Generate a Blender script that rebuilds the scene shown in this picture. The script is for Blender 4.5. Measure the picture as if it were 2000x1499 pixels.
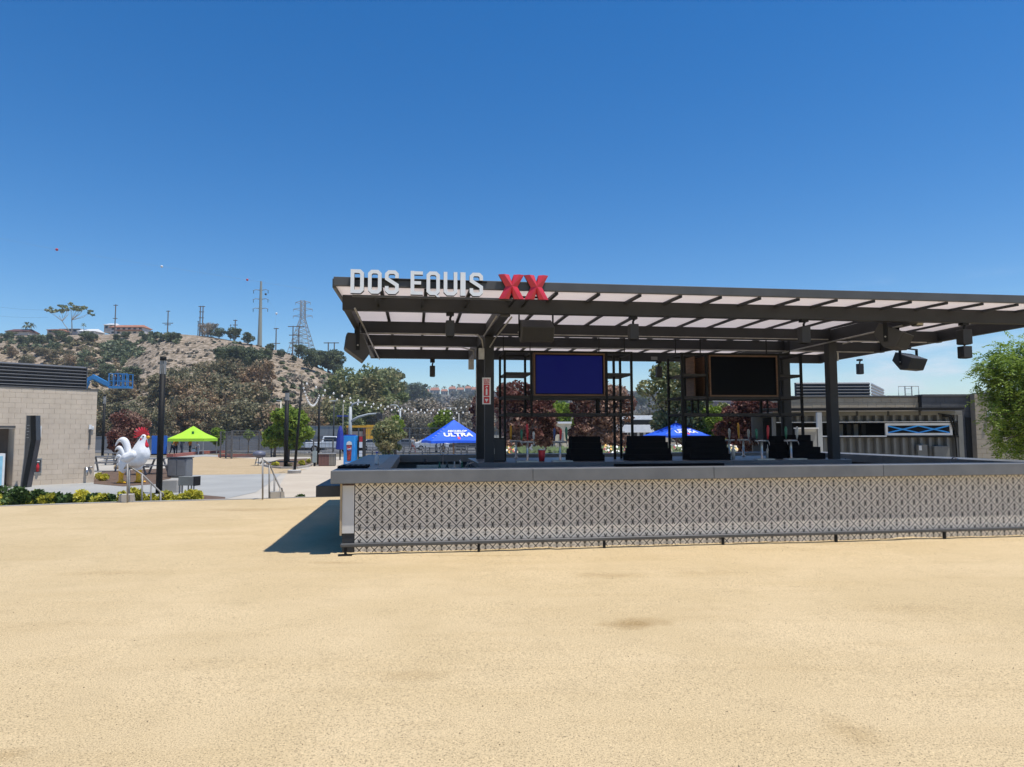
import bpy, bmesh, math, random
import numpy as np
from mathutils import Vector, Matrix, noise

for o in list(bpy.data.objects):
    bpy.data.objects.remove(o, do_unlink=True)
SC = bpy.context.scene
COL = SC.collection
RND = random.Random(7)
rad = math.radians

# ------------------------------------------------------------------ camera
F, CX, CY = 1350.0, 1000.0, 749.5
HZ = 848.0
EYE = Vector((0, 0, 1.6))
PITCH = math.atan((HZ - CY) / F)
ROLL = -0.0037
CAM_ROT = Matrix.Rotation(math.pi / 2 + PITCH, 3, 'X') @ Matrix.Rotation(ROLL, 3, 'Z')
cam_data = bpy.data.cameras.new('camera')
cam = bpy.data.objects.new('camera', cam_data)
COL.objects.link(cam)
cam.matrix_world = Matrix.Translation(EYE) @ CAM_ROT.to_4x4()
cam_data.sensor_fit = 'HORIZONTAL'
cam_data.sensor_width = 36.0
cam_data.lens = F * 36.0 / 2000.0
cam_data.clip_start = 0.05
cam_data.clip_end = 6000
SC.camera = cam

# ------------------------------------------------------------------ light
SUN_DIR = Vector((0.288, -0.1615, 1.0)).normalized()      # towards the sun
SUN_EL = math.asin(SUN_DIR.z)
SUN_AZ = math.atan2(SUN_DIR.x, SUN_DIR.y)
world = bpy.data.worlds.new('World')
SC.world = world
world.use_nodes = True
wn, wl = world.node_tree.nodes, world.node_tree.links
wn.clear()
w_out = wn.new('ShaderNodeOutputWorld')
w_bg = wn.new('ShaderNodeBackground')
w_sky = wn.new('ShaderNodeTexSky')
w_sky.sky_type = 'NISHITA'
w_sky.sun_disc = False
w_sky.sun_elevation = SUN_EL
w_sky.sun_rotation = SUN_AZ
w_sky.air_density = 1.0
w_sky.dust_density = 0.0
w_sky.ozone_density = 2.6
w_bg.inputs['Strength'].default_value = 0.137
# thin far cloud bank low in the sky to the right (direction based, part of the sky itself)
w_tc = wn.new('ShaderNodeTexCoord')
w_sep = wn.new('ShaderNodeSeparateXYZ')
wl.new(w_tc.outputs['Generated'], w_sep.inputs[0])
w_map = wn.new('ShaderNodeMapping')
w_map.inputs['Scale'].default_value = (3.0, 3.0, 11.0)
wl.new(w_tc.outputs['Generated'], w_map.inputs[0])
w_no = wn.new('ShaderNodeTexNoise')
w_no.inputs['Scale'].default_value = 2.3
w_no.inputs['Detail'].default_value = 7
w_no.inputs['Roughness'].default_value = 0.55
wl.new(w_map.outputs[0], w_no.inputs['Vector'])
def wmr(src, a, b, c=0.0, d=1.0):
    n = wn.new('ShaderNodeMapRange')
    n.interpolation_type = 'SMOOTHSTEP'
    n.inputs[1].default_value, n.inputs[2].default_value, n.inputs[3].default_value, n.inputs[4].default_value = a, b, c, d
    wl.new(src, n.inputs[0])
    return n.outputs[0]
def wmul(a, b):
    n = wn.new('ShaderNodeMath'); n.operation = 'MULTIPLY'
    wl.new(a, n.inputs[0])
    if isinstance(b, float): n.inputs[1].default_value = b
    else: wl.new(b, n.inputs[1])
    return n.outputs[0]
m_noise = wmr(w_no.outputs['Fac'], 0.46, 0.72)
m_low = wmr(w_sep.outputs['Z'], 0.22, 0.06)
m_az = wmr(w_sep.outputs['X'], 0.28, 0.5)
cloud_fac = wmul(wmul(wmul(m_noise, m_low), m_az), 0.95)
w_mix = wn.new('ShaderNodeMixRGB')
w_mix.inputs['Color2'].default_value = (6.2, 6.6, 7.2, 1)
wl.new(cloud_fac, w_mix.inputs['Fac'])
w_hsv = wn.new('ShaderNodeHueSaturation')
w_hsv.inputs['Saturation'].default_value = 1.40
w_hsv.inputs['Value'].default_value = 1.0
w_hsv.inputs['Hue'].default_value = 0.5045
wl.new(w_sky.outputs[0], w_hsv.inputs['Color'])
wl.new(w_hsv.outputs[0], w_mix.inputs['Color1'])
wl.new(w_mix.outputs[0], w_bg.inputs['Color'])
wl.new(w_bg.outputs[0], w_out.inputs['Surface'])

sun_data = bpy.data.lights.new('sun', 'SUN')
sun_data.energy = 5.0
sun_data.angle = rad(0.53)
sun_data.color = (1.0, 0.955, 0.88)
sun = bpy.data.objects.new('sun', sun_data)
COL.objects.link(sun)
sun.rotation_euler = (-SUN_DIR).to_track_quat('-Z', 'Y').to_euler()
sun.location = (0, 0, 30)

SC.view_settings.view_transform = 'Standard'
SC.view_settings.look = 'None'
SC.view_settings.exposure = 0.0
SC.view_settings.gamma = 1.0
SC.view_settings.use_curve_mapping = False
SC.render.engine = 'CYCLES'
SC.cycles.max_bounces = 6
SC.cycles.transparent_max_bounces = 8

# ------------------------------------------------------------------ geometry of the view (used only to measure places)
def ray(px, py):
    return (CAM_ROT @ Vector(((px - CX) / F, (CY - py) / F, -1.0))).normalized()
def at_z(px, py, z):
    r = ray(px, py); t = (z - EYE.z) / r.z
    return EYE + r * t
def at_y(px, py, y):
    r = ray(px, py); t = y / r.y
    return EYE + r * t
def proj(p):
    q = CAM_ROT.transposed() @ (Vector(p) - EYE)
    return CX + F * q.x / -q.z, CY - F * q.y / -q.z
ZP = -0.45                                   # level of the plaza beyond the steps
def G(px, py): return at_z(px, py, ZP)
def top_z(px, py, y): return at_y(px, py, y).z

# bar frame: origin at the canopy's front left corner, u along the bar, v away from the camera
TH = rad(8.0)
BO = Vector((-2.41, 9.22, 0))
UV = Vector((math.cos(TH), math.sin(TH), 0)); VV = Vector((-math.sin(TH), math.cos(TH), 0))
def B(u, v, z=0.0): return BO + UV * u + VV * v + Vector((0, 0, z))
def on_v(px, py, v):
    """(u, z) of the picture point on the bar-frame plane v"""
    r = ray(px, py)
    t = ((BO + VV * v - EYE).dot(VV)) / r.dot(VV)
    p = EYE + r * t
    return (p - BO).dot(UV), p.z
def uz(px, v, py=800): return on_v(px, py, v)[0]
def zz(py, v, px=1000): return on_v(px, py, v)[1]

# ------------------------------------------------------------------ materials
MATS = {}
def mat(name, col, rough=0.7, col2=None, scale=5.0, detail=4.0, bump=0.0, bscale=None, metal=0.0, spec=0.5,
        coord='Object', lo=0.35, hi=0.65, distort=0.0, emit=None, estr=0.0, trans=0.0, stretch=None):
    if name in MATS: return MATS[name]
    m = bpy.data.materials.new(name); m.use_nodes = True
    nt = m.node_tree; ns, ls = nt.nodes, nt.links
    b = ns['Principled BSDF']
    b.inputs['Base Color'].default_value = (*col, 1)
    b.inputs['Roughness'].default_value = rough
    b.inputs['Metallic'].default_value = metal
    b.inputs['Specular IOR Level'].default_value = spec
    tc = ns.new('ShaderNodeTexCoord')
    if coord == 'World':
        geo = ns.new('ShaderNodeNewGeometry'); src = geo.outputs['Position']
    else: src = tc.outputs[coord]
    if stretch:
        mp = ns.new('ShaderNodeMapping'); mp.inputs['Scale'].default_value = stretch
        ls.new(src, mp.inputs[0]); src = mp.outputs[0]
    if col2 is None:
        col2 = tuple(c * 0.86 for c in col)
    n = ns.new('ShaderNodeTexNoise'); n.inputs['Scale'].default_value = scale; n.inputs['Detail'].default_value = detail
    n.inputs['Distortion'].default_value = distort
    ls.new(src, n.inputs['Vector'])
    mr = ns.new('ShaderNodeMapRange'); mr.inputs[1].default_value = lo; mr.inputs[2].default_value = hi
    ls.new(n.outputs['Fac'], mr.inputs[0])
    mx = ns.new('ShaderNodeMixRGB'); mx.inputs['Color1'].default_value = (*col, 1); mx.inputs['Color2'].default_value = (*col2, 1)
    ls.new(mr.outputs[0], mx.inputs['Fac']); ls.new(mx.outputs[0], b.inputs['Base Color'])
    if bump:
        n2 = ns.new('ShaderNodeTexNoise'); n2.inputs['Scale'].default_value = bscale or scale * 4; n2.inputs['Detail'].default_value = 3
        ls.new(src, n2.inputs['Vector'])
        bp = ns.new('ShaderNodeBump'); bp.inputs['Strength'].default_value = bump; bp.inputs['Distance'].default_value = 0.02
        ls.new(n2.outputs['Fac'], bp.inputs['Height']); ls.new(bp.outputs[0], b.inputs['Normal'])
    if emit:
        b.inputs['Emission Color'].default_value = (*emit, 1); b.inputs['Emission Strength'].default_value = estr
    m['mix'] = mx.name
    MATS[name] = m
    return m

def math_node(ns, ls, op, a, b=None, clamp=False):
    n = ns.new('ShaderNodeMath'); n.operation = op; n.use_clamp = clamp
    for i, x in enumerate((a, b)):
        if x is None: continue
        if isinstance(x, (int, float)): n.inputs[i].default_value = x
        else: ls.new(x, n.inputs[i])
    return n.outputs[0]

def foliage_mat(name, dark, light, dry=None, scale=1.2, transl=0.25):
    if name in MATS: return MATS[name]
    m = bpy.data.materials.new(name); m.use_nodes = True
    ns, ls = m.node_tree.nodes, m.node_tree.links
    b = ns['Principled BSDF']; b.inputs['Roughness'].default_value = 0.55; b.inputs['Specular IOR Level'].default_value = 0.3
    geo = ns.new('ShaderNodeNewGeometry')
    n = ns.new('ShaderNodeTexNoise'); n.inputs['Scale'].default_value = scale; n.inputs['Detail'].default_value = 2
    ls.new(geo.outputs['Position'], n.inputs['Vector'])
    oi = ns.new('ShaderNodeObjectInfo')
    rnd = geo.outputs['Random Per Island']
    s = math_node(ns, ls, 'ADD', math_node(ns, ls, 'MULTIPLY', n.outputs['Fac'], 1.1), math_node(ns, ls, 'MULTIPLY', rnd, 0.55))
    s = math_node(ns, ls, 'SUBTRACT', s, 0.42, True)
    mx = ns.new('ShaderNodeMixRGB'); mx.inputs['Color1'].default_value = (*dark, 1); mx.inputs['Color2'].default_value = (*light, 1)
    ls.new(s, mx.inputs['Fac'])
    out = mx.outputs[0]
    if dry:
        n3 = ns.new('ShaderNodeTexNoise'); n3.inputs['Scale'].default_value = scale * 0.45; n3.inputs['Detail'].default_value = 2
        ls.new(geo.outputs['Position'], n3.inputs['Vector'])
        t = math_node(ns, ls, 'ADD', n3.outputs['Fac'], math_node(ns, ls, 'MULTIPLY', rnd, 0.25))
        t = math_node(ns, ls, 'MULTIPLY', math_node(ns, ls, 'SUBTRACT', t, 0.58), 5.0, True)
        m2 = ns.new('ShaderNodeMixRGB'); ls.new(t, m2.inputs['Fac']); ls.new(out, m2.inputs['Color1']); m2.inputs['Color2'].default_value = (*dry, 1)
        out = m2.outputs[0]
    ls.new(out, b.inputs['Base Color'])
    tr = ns.new('ShaderNodeBsdfTranslucent'); ls.new(out, tr.inputs['Color'])
    ms = ns.new('ShaderNodeMixShader'); ms.inputs['Fac'].default_value = transl
    ls.new(b.outputs[0], ms.inputs[1]); ls.new(tr.outputs[0], ms.inputs[2])
    ls.new(ms.outputs[0], ns['Material Output'].inputs['Surface'])
    MATS[name] = m
    return m

def add_translucency(m, k, col):
    """mixes in translucency that brightens the underside of a sheet"""
    ns, ls = m.node_tree.nodes, m.node_tree.links
    tr = ns.new('ShaderNodeBsdfTranslucent'); tr.inputs['Color'].default_value = (*col, 1)
    ms = ns.new('ShaderNodeMixShader'); ms.inputs['Fac'].default_value = k
    ls.new(ns['Principled BSDF'].outputs[0], ms.inputs[1]); ls.new(tr.outputs[0], ms.inputs[2])
    ls.new(ms.outputs[0], ns['Material Output'].inputs['Surface'])
M_BLACK = mat('black painted steel', (0.010, 0.010, 0.010), 0.6, (0.013, 0.013, 0.013), 9, spec=0.2)
M_FRAME = mat('dark bronze painted steel', (0.030, 0.031, 0.034), 0.55, (0.024, 0.025, 0.028), 3, bump=0.03, spec=0.3)
M_FASCIA = mat('grey fascia metal', (0.085, 0.084, 0.083), 0.5, (0.068, 0.067, 0.066), 3)
M_GALV = mat('galvanised conduit', (0.42, 0.41, 0.39), 0.4, (0.3, 0.29, 0.28), 8, metal=0.4)
M_CONC = mat('dark grey concrete counter', (0.118, 0.122, 0.128), 0.45, (0.155, 0.158, 0.162), 2.6, detail=7, bump=0.05, bscale=30)
M_WHITE = mat('white paint', (0.78, 0.78, 0.77), 0.45, (0.7, 0.7, 0.69), 4)
M_PANEL = mat('pale roof panel', (0.85, 0.83, 0.83), 0.6, (0.79, 0.77, 0.77), 2.2, detail=5)
add_translucency(M_PANEL, 0.56, (0.92, 0.86, 0.83))  # opaque white panels made translucent to lift the brightness of their undersides
M_STEEL = mat('brushed steel', (0.5, 0.5, 0.5), 0.32, (0.38, 0.38, 0.38), 12, metal=0.85)
M_RAIL = mat('grey galvanised tube', (0.30, 0.29, 0.27), 0.55, (0.23, 0.22, 0.21), 10, metal=0.2)
M_WOOD = mat('orange brown wood', (0.17, 0.085, 0.04), 0.6, (0.10, 0.05, 0.022), 6, stretch=(1, 1, 9), bump=0.05)
M_EDGE = mat('raw plywood edge', (0.42, 0.32, 0.2), 0.7)
M_RED = mat('red paint', (0.55, 0.02, 0.03), 0.4)
M_BLUE = mat('blue cloth', (0.015, 0.125, 0.80), 0.7, (0.012, 0.10, 0.70), 3)
M_RUBBER = mat('black rubber', (0.006, 0.006, 0.007), 0.9, spec=0.1)
M_GLASS = mat('dark glass', (0.02, 0.025, 0.03), 0.08)
M_DARKGREY = mat('dark grey plastic', (0.035, 0.035, 0.037), 0.6)
M_MIDGREY = mat('mid grey metal', (0.2, 0.2, 0.2), 0.5)
M_YELLOW = mat('yellow orange paint', (0.75, 0.38, 0.02), 0.5)
M_BARK = mat('bark', (0.16, 0.11, 0.075), 0.9, (0.09, 0.065, 0.045), 12, bump=0.4)
M_PALEBARK = mat('pale eucalyptus bark', (0.38, 0.33, 0.27), 0.9, (0.24, 0.2, 0.16), 3, bump=0.3)

# ------------------------------------------------------------------ mesh builder
class MB:
    def __init__(s): s.v = []; s.f = []; s.m = []
    def add(s, vs, fs, m=0):
        k = len(s.v); s.v += [tuple(p) for p in vs]
        s.f += [tuple(i + k for i in f) for f in fs]; s.m += [m] * len(fs)
        return s
    def box(s, x0, x1, y0, y1, z0, z1, m=0):
        if x0 > x1: x0, x1 = x1, x0
        if y0 > y1: y0, y1 = y1, y0
        if z0 > z1: z0, z1 = z1, z0
        return s.add([(x0, y0, z0), (x1, y0, z0), (x1, y1, z0), (x0, y1, z0), (x0, y0, z1), (x1, y0, z1), (x1, y1, z1), (x0, y1, z1)],
              [(0, 3, 2, 1), (4, 5, 6, 7), (0, 1, 5, 4), (1, 2, 6, 5), (2, 3, 7, 6), (3, 0, 4, 7)], m)
    def obox(s, c, size, rot, m=0):
        h = [x / 2 for x in size]; c = Vector(c)
        vs = [c + rot @ Vector((sx * h[0], sy * h[1], sz * h[2])) for sz in (-1, 1) for sx, sy in ((-1, -1), (1, -1), (1, 1), (-1, 1))]
        return s.add(vs, [(0, 3, 2, 1), (4, 5, 6, 7), (0, 1, 5, 4), (1, 2, 6, 5), (2, 3, 7, 6), (3, 0, 4, 7)], m)
    def bar(s, p, q, w, h, m=0):
        """rectangular bar from p to q"""
        p, q = Vector(p), Vector(q); d = q - p
        up = Vector((0, 0, 1)) if abs(d.normalized().z) < 0.95 else Vector((0, 1, 0))
        x = d.normalized(); y = up.cross(x).normalized(); z = x.cross(y)
        R = Matrix((x, y, z)).transposed()
        return s.obox((p + q) / 2, (d.length, w, h), R, m)
    def tube(s, p, q, r0, r1=None, n=8, m=0, caps=True):
        return s.path([p, q], [r0, r0 if r1 is None else r1], n, m, caps)
    def path(s, pts, rr, n=8, m=0, caps=True):
        pts = [Vector(p) for p in pts]
        if isinstance(rr, (int, float)): rr = [rr] * len(pts)
        vs, fs = [], []
        for i, p in enumerate(pts):
            d = (pts[min(i + 1, len(pts) - 1)] - pts[max(i - 1, 0)]).normalized()
            a = Vector((0, 0, 1)) if abs(d.z) < 0.9 else Vector((1, 0, 0))
            x = a.cross(d).normalized(); y = d.cross(x)
            for k in range(n):
                t = 2 * math.pi * k / n
                vs.append(p + x * (rr[i] * math.cos(t)) + y * (rr[i] * math.sin(t)))
        for i in range(len(pts) - 1):
            for k in range(n):
                a, b = i * n + k, i * n + (k + 1) % n
                fs.append((a, b, b + n, a + n))
        if caps:
            fs.append(tuple(reversed(range(n)))); fs.append(tuple(range((len(pts) - 1) * n, len(pts) * n)))
        return s.add(vs, fs, m)
    def prism(s, poly, y0, y1, m=0, axis='y', m_side=None):
        """polygon given as (a, b) pairs, extruded along axis"""
        n = len(poly)
        def P(a, b, c): return {'y': (a, c, b), 'x': (c, a, b), 'z': (a, b, c)}[axis]
        vs = [P(a, b, y0) for a, b in poly] + [P(a, b, y1) for a, b in poly]
        s.add(vs, [tuple(range(n)), tuple(reversed(range(n, 2 * n)))], m)
        k = len(s.v) - 2 * n
        fs = [(k + i, k + n + i, k + n + (i + 1) % n, k + (i + 1) % n) for i in range(n)]
        s.f += fs; s.m += [m if m_side is None else m_side] * n
        return s
    def lathe(s, prof, n=16, c=(0, 0, 0), m=0):
        vs, fs = [], []
        for r, z in prof:
            for k in range(n):
                t = 2 * math.pi * k / n
                vs.append((c[0] + r * math.cos(t), c[1] + r * math.sin(t), c[2] + z))
        for i in range(len(prof) - 1):
            for k in range(n):
                a, b = i * n + k, i * n + (k + 1) % n
                fs.append((a, b, b + n, a + n))
        fs.append(tuple(reversed(range(n)))); fs.append(tuple(range((len(prof) - 1) * n, len(prof) * n)))
        return s.add(vs, fs, m)
    def mesh(s, name, mats, smooth=False):
        me = bpy.data.meshes.new(name)
        me.from_pydata(s.v, [], s.f)
        for mm in (mats if isinstance(mats, (list, tuple)) else [mats]): me.materials.append(mm)
        me.polygons.foreach_set('material_index', s.m)
        bm = bmesh.new(); bm.from_mesh(me); bmesh.ops.recalc_face_normals(bm, faces=bm.faces); bm.to_mesh(me); bm.free()
        if smooth: me.polygons.foreach_set('use_smooth', [True] * len(me.polygons))
        me.update()
        return me
    def build(s, name, mats, parent=None, smooth=False, loc=None):
        return link(name, s.mesh(name, mats, smooth), parent, loc)

def link(name, data, parent=None, loc=None, rot=None, scale=None):
    o = bpy.data.objects.new(name, data); COL.objects.link(o)
    if parent is not None: o.parent = parent
    if loc is not None: o.location = loc
    if rot is not None: o.rotation_euler = rot
    if scale is not None: o.scale = scale if not isinstance(scale, (int, float)) else (scale,) * 3
    return o
ORD = ('leftmost', 'second', 'third', 'fourth', 'fifth', 'sixth', 'seventh', 'eighth', 'ninth', 'tenth', 'eleventh', 'twelfth', 'thirteenth')
def nth(i): return ORD[i] if i == 0 else ORD[i] + ' from the left'
def tag(o, label=None, cat=None, group=None, kind=None):
    if label: o['label'] = label
    if cat: o['category'] = cat
    if group: o['group'] = group
    if kind: o['kind'] = kind
    return o
def thing(name, label, cat, loc=(0, 0, 0), rz=0.0, group=None):
    o = link(name, None, None, loc, (0, 0, rz))
    o.empty_display_size = 0.2
    return tag(o, label, cat, group)
def bar_thing(name, label, cat, u=0, v=0, z=0, group=None, rz=0.0):
    return thing(name, label, cat, B(u, v, z), TH + rz, group)
def struct(o): return tag(o, kind='structure')
def stuff(o): return tag(o, kind='stuff')
KIDS = {}
def copy_tree(o, loc=None, rz=None, scale=None, label=None, cat_root=True, parent=None):
    c = o.copy(); COL.objects.link(c)
    if parent is not None: c.parent = parent
    if loc is not None: c.location = loc
    if rz is not None: c.rotation_euler = (0, 0, rz)
    if scale is not None: c.scale = (scale,) * 3 if isinstance(scale, (int, float)) else scale
    if label: c['label'] = label
    for ch in list(o.children):
        copy_tree(ch, parent=c)
    return c
def bevel(o, w=0.01, seg=2):
    m = o.modifiers.new('bevel', 'BEVEL'); m.width = w; m.segments = seg; m.limit_method = 'ANGLE'
    return o

def fused(name, caps, material, parent=None, voxel=0.03, smooth=4, loc=None, yscale=1.0):
    """one continuous surface from tapered capsules (p, r, q, s): a voxel remesh of their union"""
    bm = bmesh.new()
    for p, r, q, s_ in caps:
        p, q = Vector(p), Vector(q)
        for k in range(0, 7):
            t = k / 6
            c = p.lerp(q, t); rr = r + (s_ - r) * t
            bmesh.ops.create_icosphere(bm, subdivisions=2, radius=rr, matrix=Matrix.Translation(c) @ Matrix.Diagonal((1, yscale, 1, 1)))
            if (p - q).length < 1e-5: break
    me = bpy.data.meshes.new(name); bm.to_mesh(me); bm.free()
    tmp = bpy.data.objects.new('tmp', me); COL.objects.link(tmp)
    r = tmp.modifiers.new('r', 'REMESH'); r.mode = 'VOXEL'; r.voxel_size = voxel; r.use_smooth_shade = True
    if smooth:
        sm = tmp.modifiers.new('s', 'SMOOTH'); sm.iterations = smooth; sm.factor = 0.6
    dg = bpy.context.evaluated_depsgraph_get()
    me2 = bpy.data.meshes.new_from_object(tmp.evaluated_get(dg))
    bpy.data.objects.remove(tmp, do_unlink=True)
    me2.name = name
    me2.materials.clear(); me2.materials.append(material)
    return link(name, me2, parent, loc)

FONT_CACHE = {}
def text_mesh(name, body, size, depth, material, parent=None, loc=(0, 0, 0), rot=(math.pi / 2, 0, 0), bold=0.0, xs=1.0, align='CENTER', shear=0.0):
    cu = bpy.data.curves.new(name, 'FONT'); cu.body = body; cu.size = size; cu.extrude = depth; cu.offset = bold
    cu.align_x = align; cu.align_y = 'CENTER'; cu.shear = shear
    tmp = bpy.data.objects.new('tmp', cu); COL.objects.link(tmp)
    dg = bpy.context.evaluated_depsgraph_get()
    me = bpy.data.meshes.new_from_object(tmp.evaluated_get(dg))
    bpy.data.objects.remove(tmp, do_unlink=True)
    me.materials.clear(); me.materials.append(material)
    return link(name, me, parent, loc, rot, (xs, 1, 1))

# ------------------------------------------------------------------ foliage
def leaf_mesh(name, centers, radii, counts, leaf, material, seed=1, aspect=1.8, shell=0.45, squash=0.85, trunk=None, trunk_mat=None, droop=0.0):
    rs = np.random.RandomState(seed)
    C, R = [], []
    P = []
    for c, r, n in zip(centers, radii, counts):
        d = rs.normal(size=(n, 3)); d /= np.linalg.norm(d, axis=1)[:, None]
        q = rs.uniform(shell, 1.0, size=(n, 1)) ** 0.6
        p = d * q * r; p[:, 2] *= squash
        P.append(p + np.array(c))
    P = np.concatenate(P); n = len(P)
    a = rs.normal(size=(n, 3)); a /= np.linalg.norm(a, axis=1)[:, None]
    if droop: a[:, 2] -= droop; a /= np.linalg.norm(a, axis=1)[:, None]
    b = rs.normal(size=(n, 3)); b -= (a * b).sum(1)[:, None] * a; b /= np.linalg.norm(b, axis=1)[:, None]
    s = leaf * rs.uniform(0.6, 1.35, size=(n, 1))
    v = np.stack([P - a * s * aspect, P + b * s, P + a * s * aspect, P - b * s], axis=1).reshape(-1, 3)
    mb_v, mb_f = [], []
    if trunk is not None:
        mb_v, mb_f = trunk.v, trunk.f
    nv = len(v); 
    me = bpy.data.meshes.new(name)
    tot_v = nv + len(mb_v)
    me.vertices.add(tot_v)
    allv = np.concatenate([v, np.array(mb_v).reshape(-1, 3)]) if mb_v else v
    me.vertices.foreach_set('co', allv.astype(np.float32).ravel())
    loops = np.arange(nv, dtype=np.int32)
    starts = np.arange(0, nv, 4, dtype=np.int32); totals = np.full(n, 4, np.int32)
    midx = np.zeros(n, np.int32)
    if mb_f:
        el = np.array([i + nv for f in mb_f for i in f], np.int32)
        tt = np.array([len(f) for f in mb_f], np.int32)
        ss = nv + np.concatenate([[0], np.cumsum(tt)[:-1]]).astype(np.int32)
        loops = np.concatenate([loops, el]); starts = np.concatenate([starts, ss]); totals = np.concatenate([totals, tt])
        midx = np.concatenate([midx, np.ones(len(mb_f), np.int32)])
    me.loops.add(len(loops)); me.loops.foreach_set('vertex_index', loops)
    me.polygons.add(len(starts)); me.polygons.foreach_set('loop_start', starts); me.polygons.foreach_set('loop_total', totals)
    me.materials.append(material)
    if trunk_mat: me.materials.append(trunk_mat)
    me.polygons.foreach_set('material_index', midx)
    me.update(); me.validate()
    return me

def tree_meshes(name, h, crown_r, fol, bark, seed=1, nb=14, leaves=5000, leaf=0.09, base=0.35, trunk_r=0.12, squash=0.8, low=0.0, lean=0.0, aspect=1.8, joined=False, forks=5, droop=0.0):
    """crown and trunk meshes, origin at the foot of the trunk"""
    rr = random.Random(seed)
    cs, rs_ = [], []
    cz = h - crown_r * squash
    for i in range(nb):
        a = rr.uniform(0, 2 * math.pi); q = rr.uniform(0.2, 1.08) * crown_r
        zt = rr.uniform(-0.85, 0.8)
        cs.append((q * math.cos(a) * math.sqrt(1 - zt * zt * 0.7) + lean * h, q * math.sin(a) * math.sqrt(1 - zt * zt * 0.7), cz + zt * crown_r * squash))
        rs_.append(crown_r * rr.choice((rr.uniform(0.12, 0.22), rr.uniform(0.2, 0.38))))
    tot = sum(r ** 2 for r in rs_)
    cnt = [max(10, int(leaves * .62 * r * r / tot)) for r in rs_]
    nreal = len(cs)
    for k in (-0.62, -0.2, 0.2, 0.6):
        cs.append((rr.uniform(-.15, .15) * crown_r + lean * h, rr.uniform(-.15, .15) * crown_r, cz + k * crown_r * squash)); rs_.append(crown_r * (0.92 - .35 * abs(k)) * min(1, max(.75, squash))); cnt.append(int(leaves * .095))
    t = MB()
    pts = [Vector((0, 0, 0))]
    for k in range(1, 5):
        f = k / 4
        pts.append(Vector((lean * h * f + rr.uniform(-1, 1) * 0.03 * h * f, rr.uniform(-1, 1) * 0.03 * h * f, h * base * f)))
    t.path(pts, [trunk_r * (1.25 - 0.5 * k / 4) for k in range(5)], 8)
    top = pts[-1]
    for c in cs[:min(max(forks, 3), nreal)]:
        c = Vector(c); mid = top.lerp(c, 0.5) + Vector((rr.uniform(-1, 1), rr.uniform(-1, 1), rr.uniform(0, 1))) * crown_r * 0.12
        t.path([top, mid, c], [trunk_r * 0.62, trunk_r * 0.4, trunk_r * 0.14], 6)
    if joined:
        return leaf_mesh(name, cs, rs_, cnt, leaf, fol, seed, aspect, squash=0.85, trunk=t, trunk_mat=bark, droop=droop), None
    return leaf_mesh('crown', cs, rs_, cnt, leaf, fol, seed, aspect, droop=droop), t.mesh('trunk', bark, True)

def place_tree(name, label, h, r, fol, bark, loc, seed, group=None, rz=0, **kw):
    c, t = tree_meshes(name, h, r, fol, bark, seed, **kw)
    root = thing(name, label, 'tree', loc, rz, group)
    link('crown', c, root); link('trunk', t, root)
    return root
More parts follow.
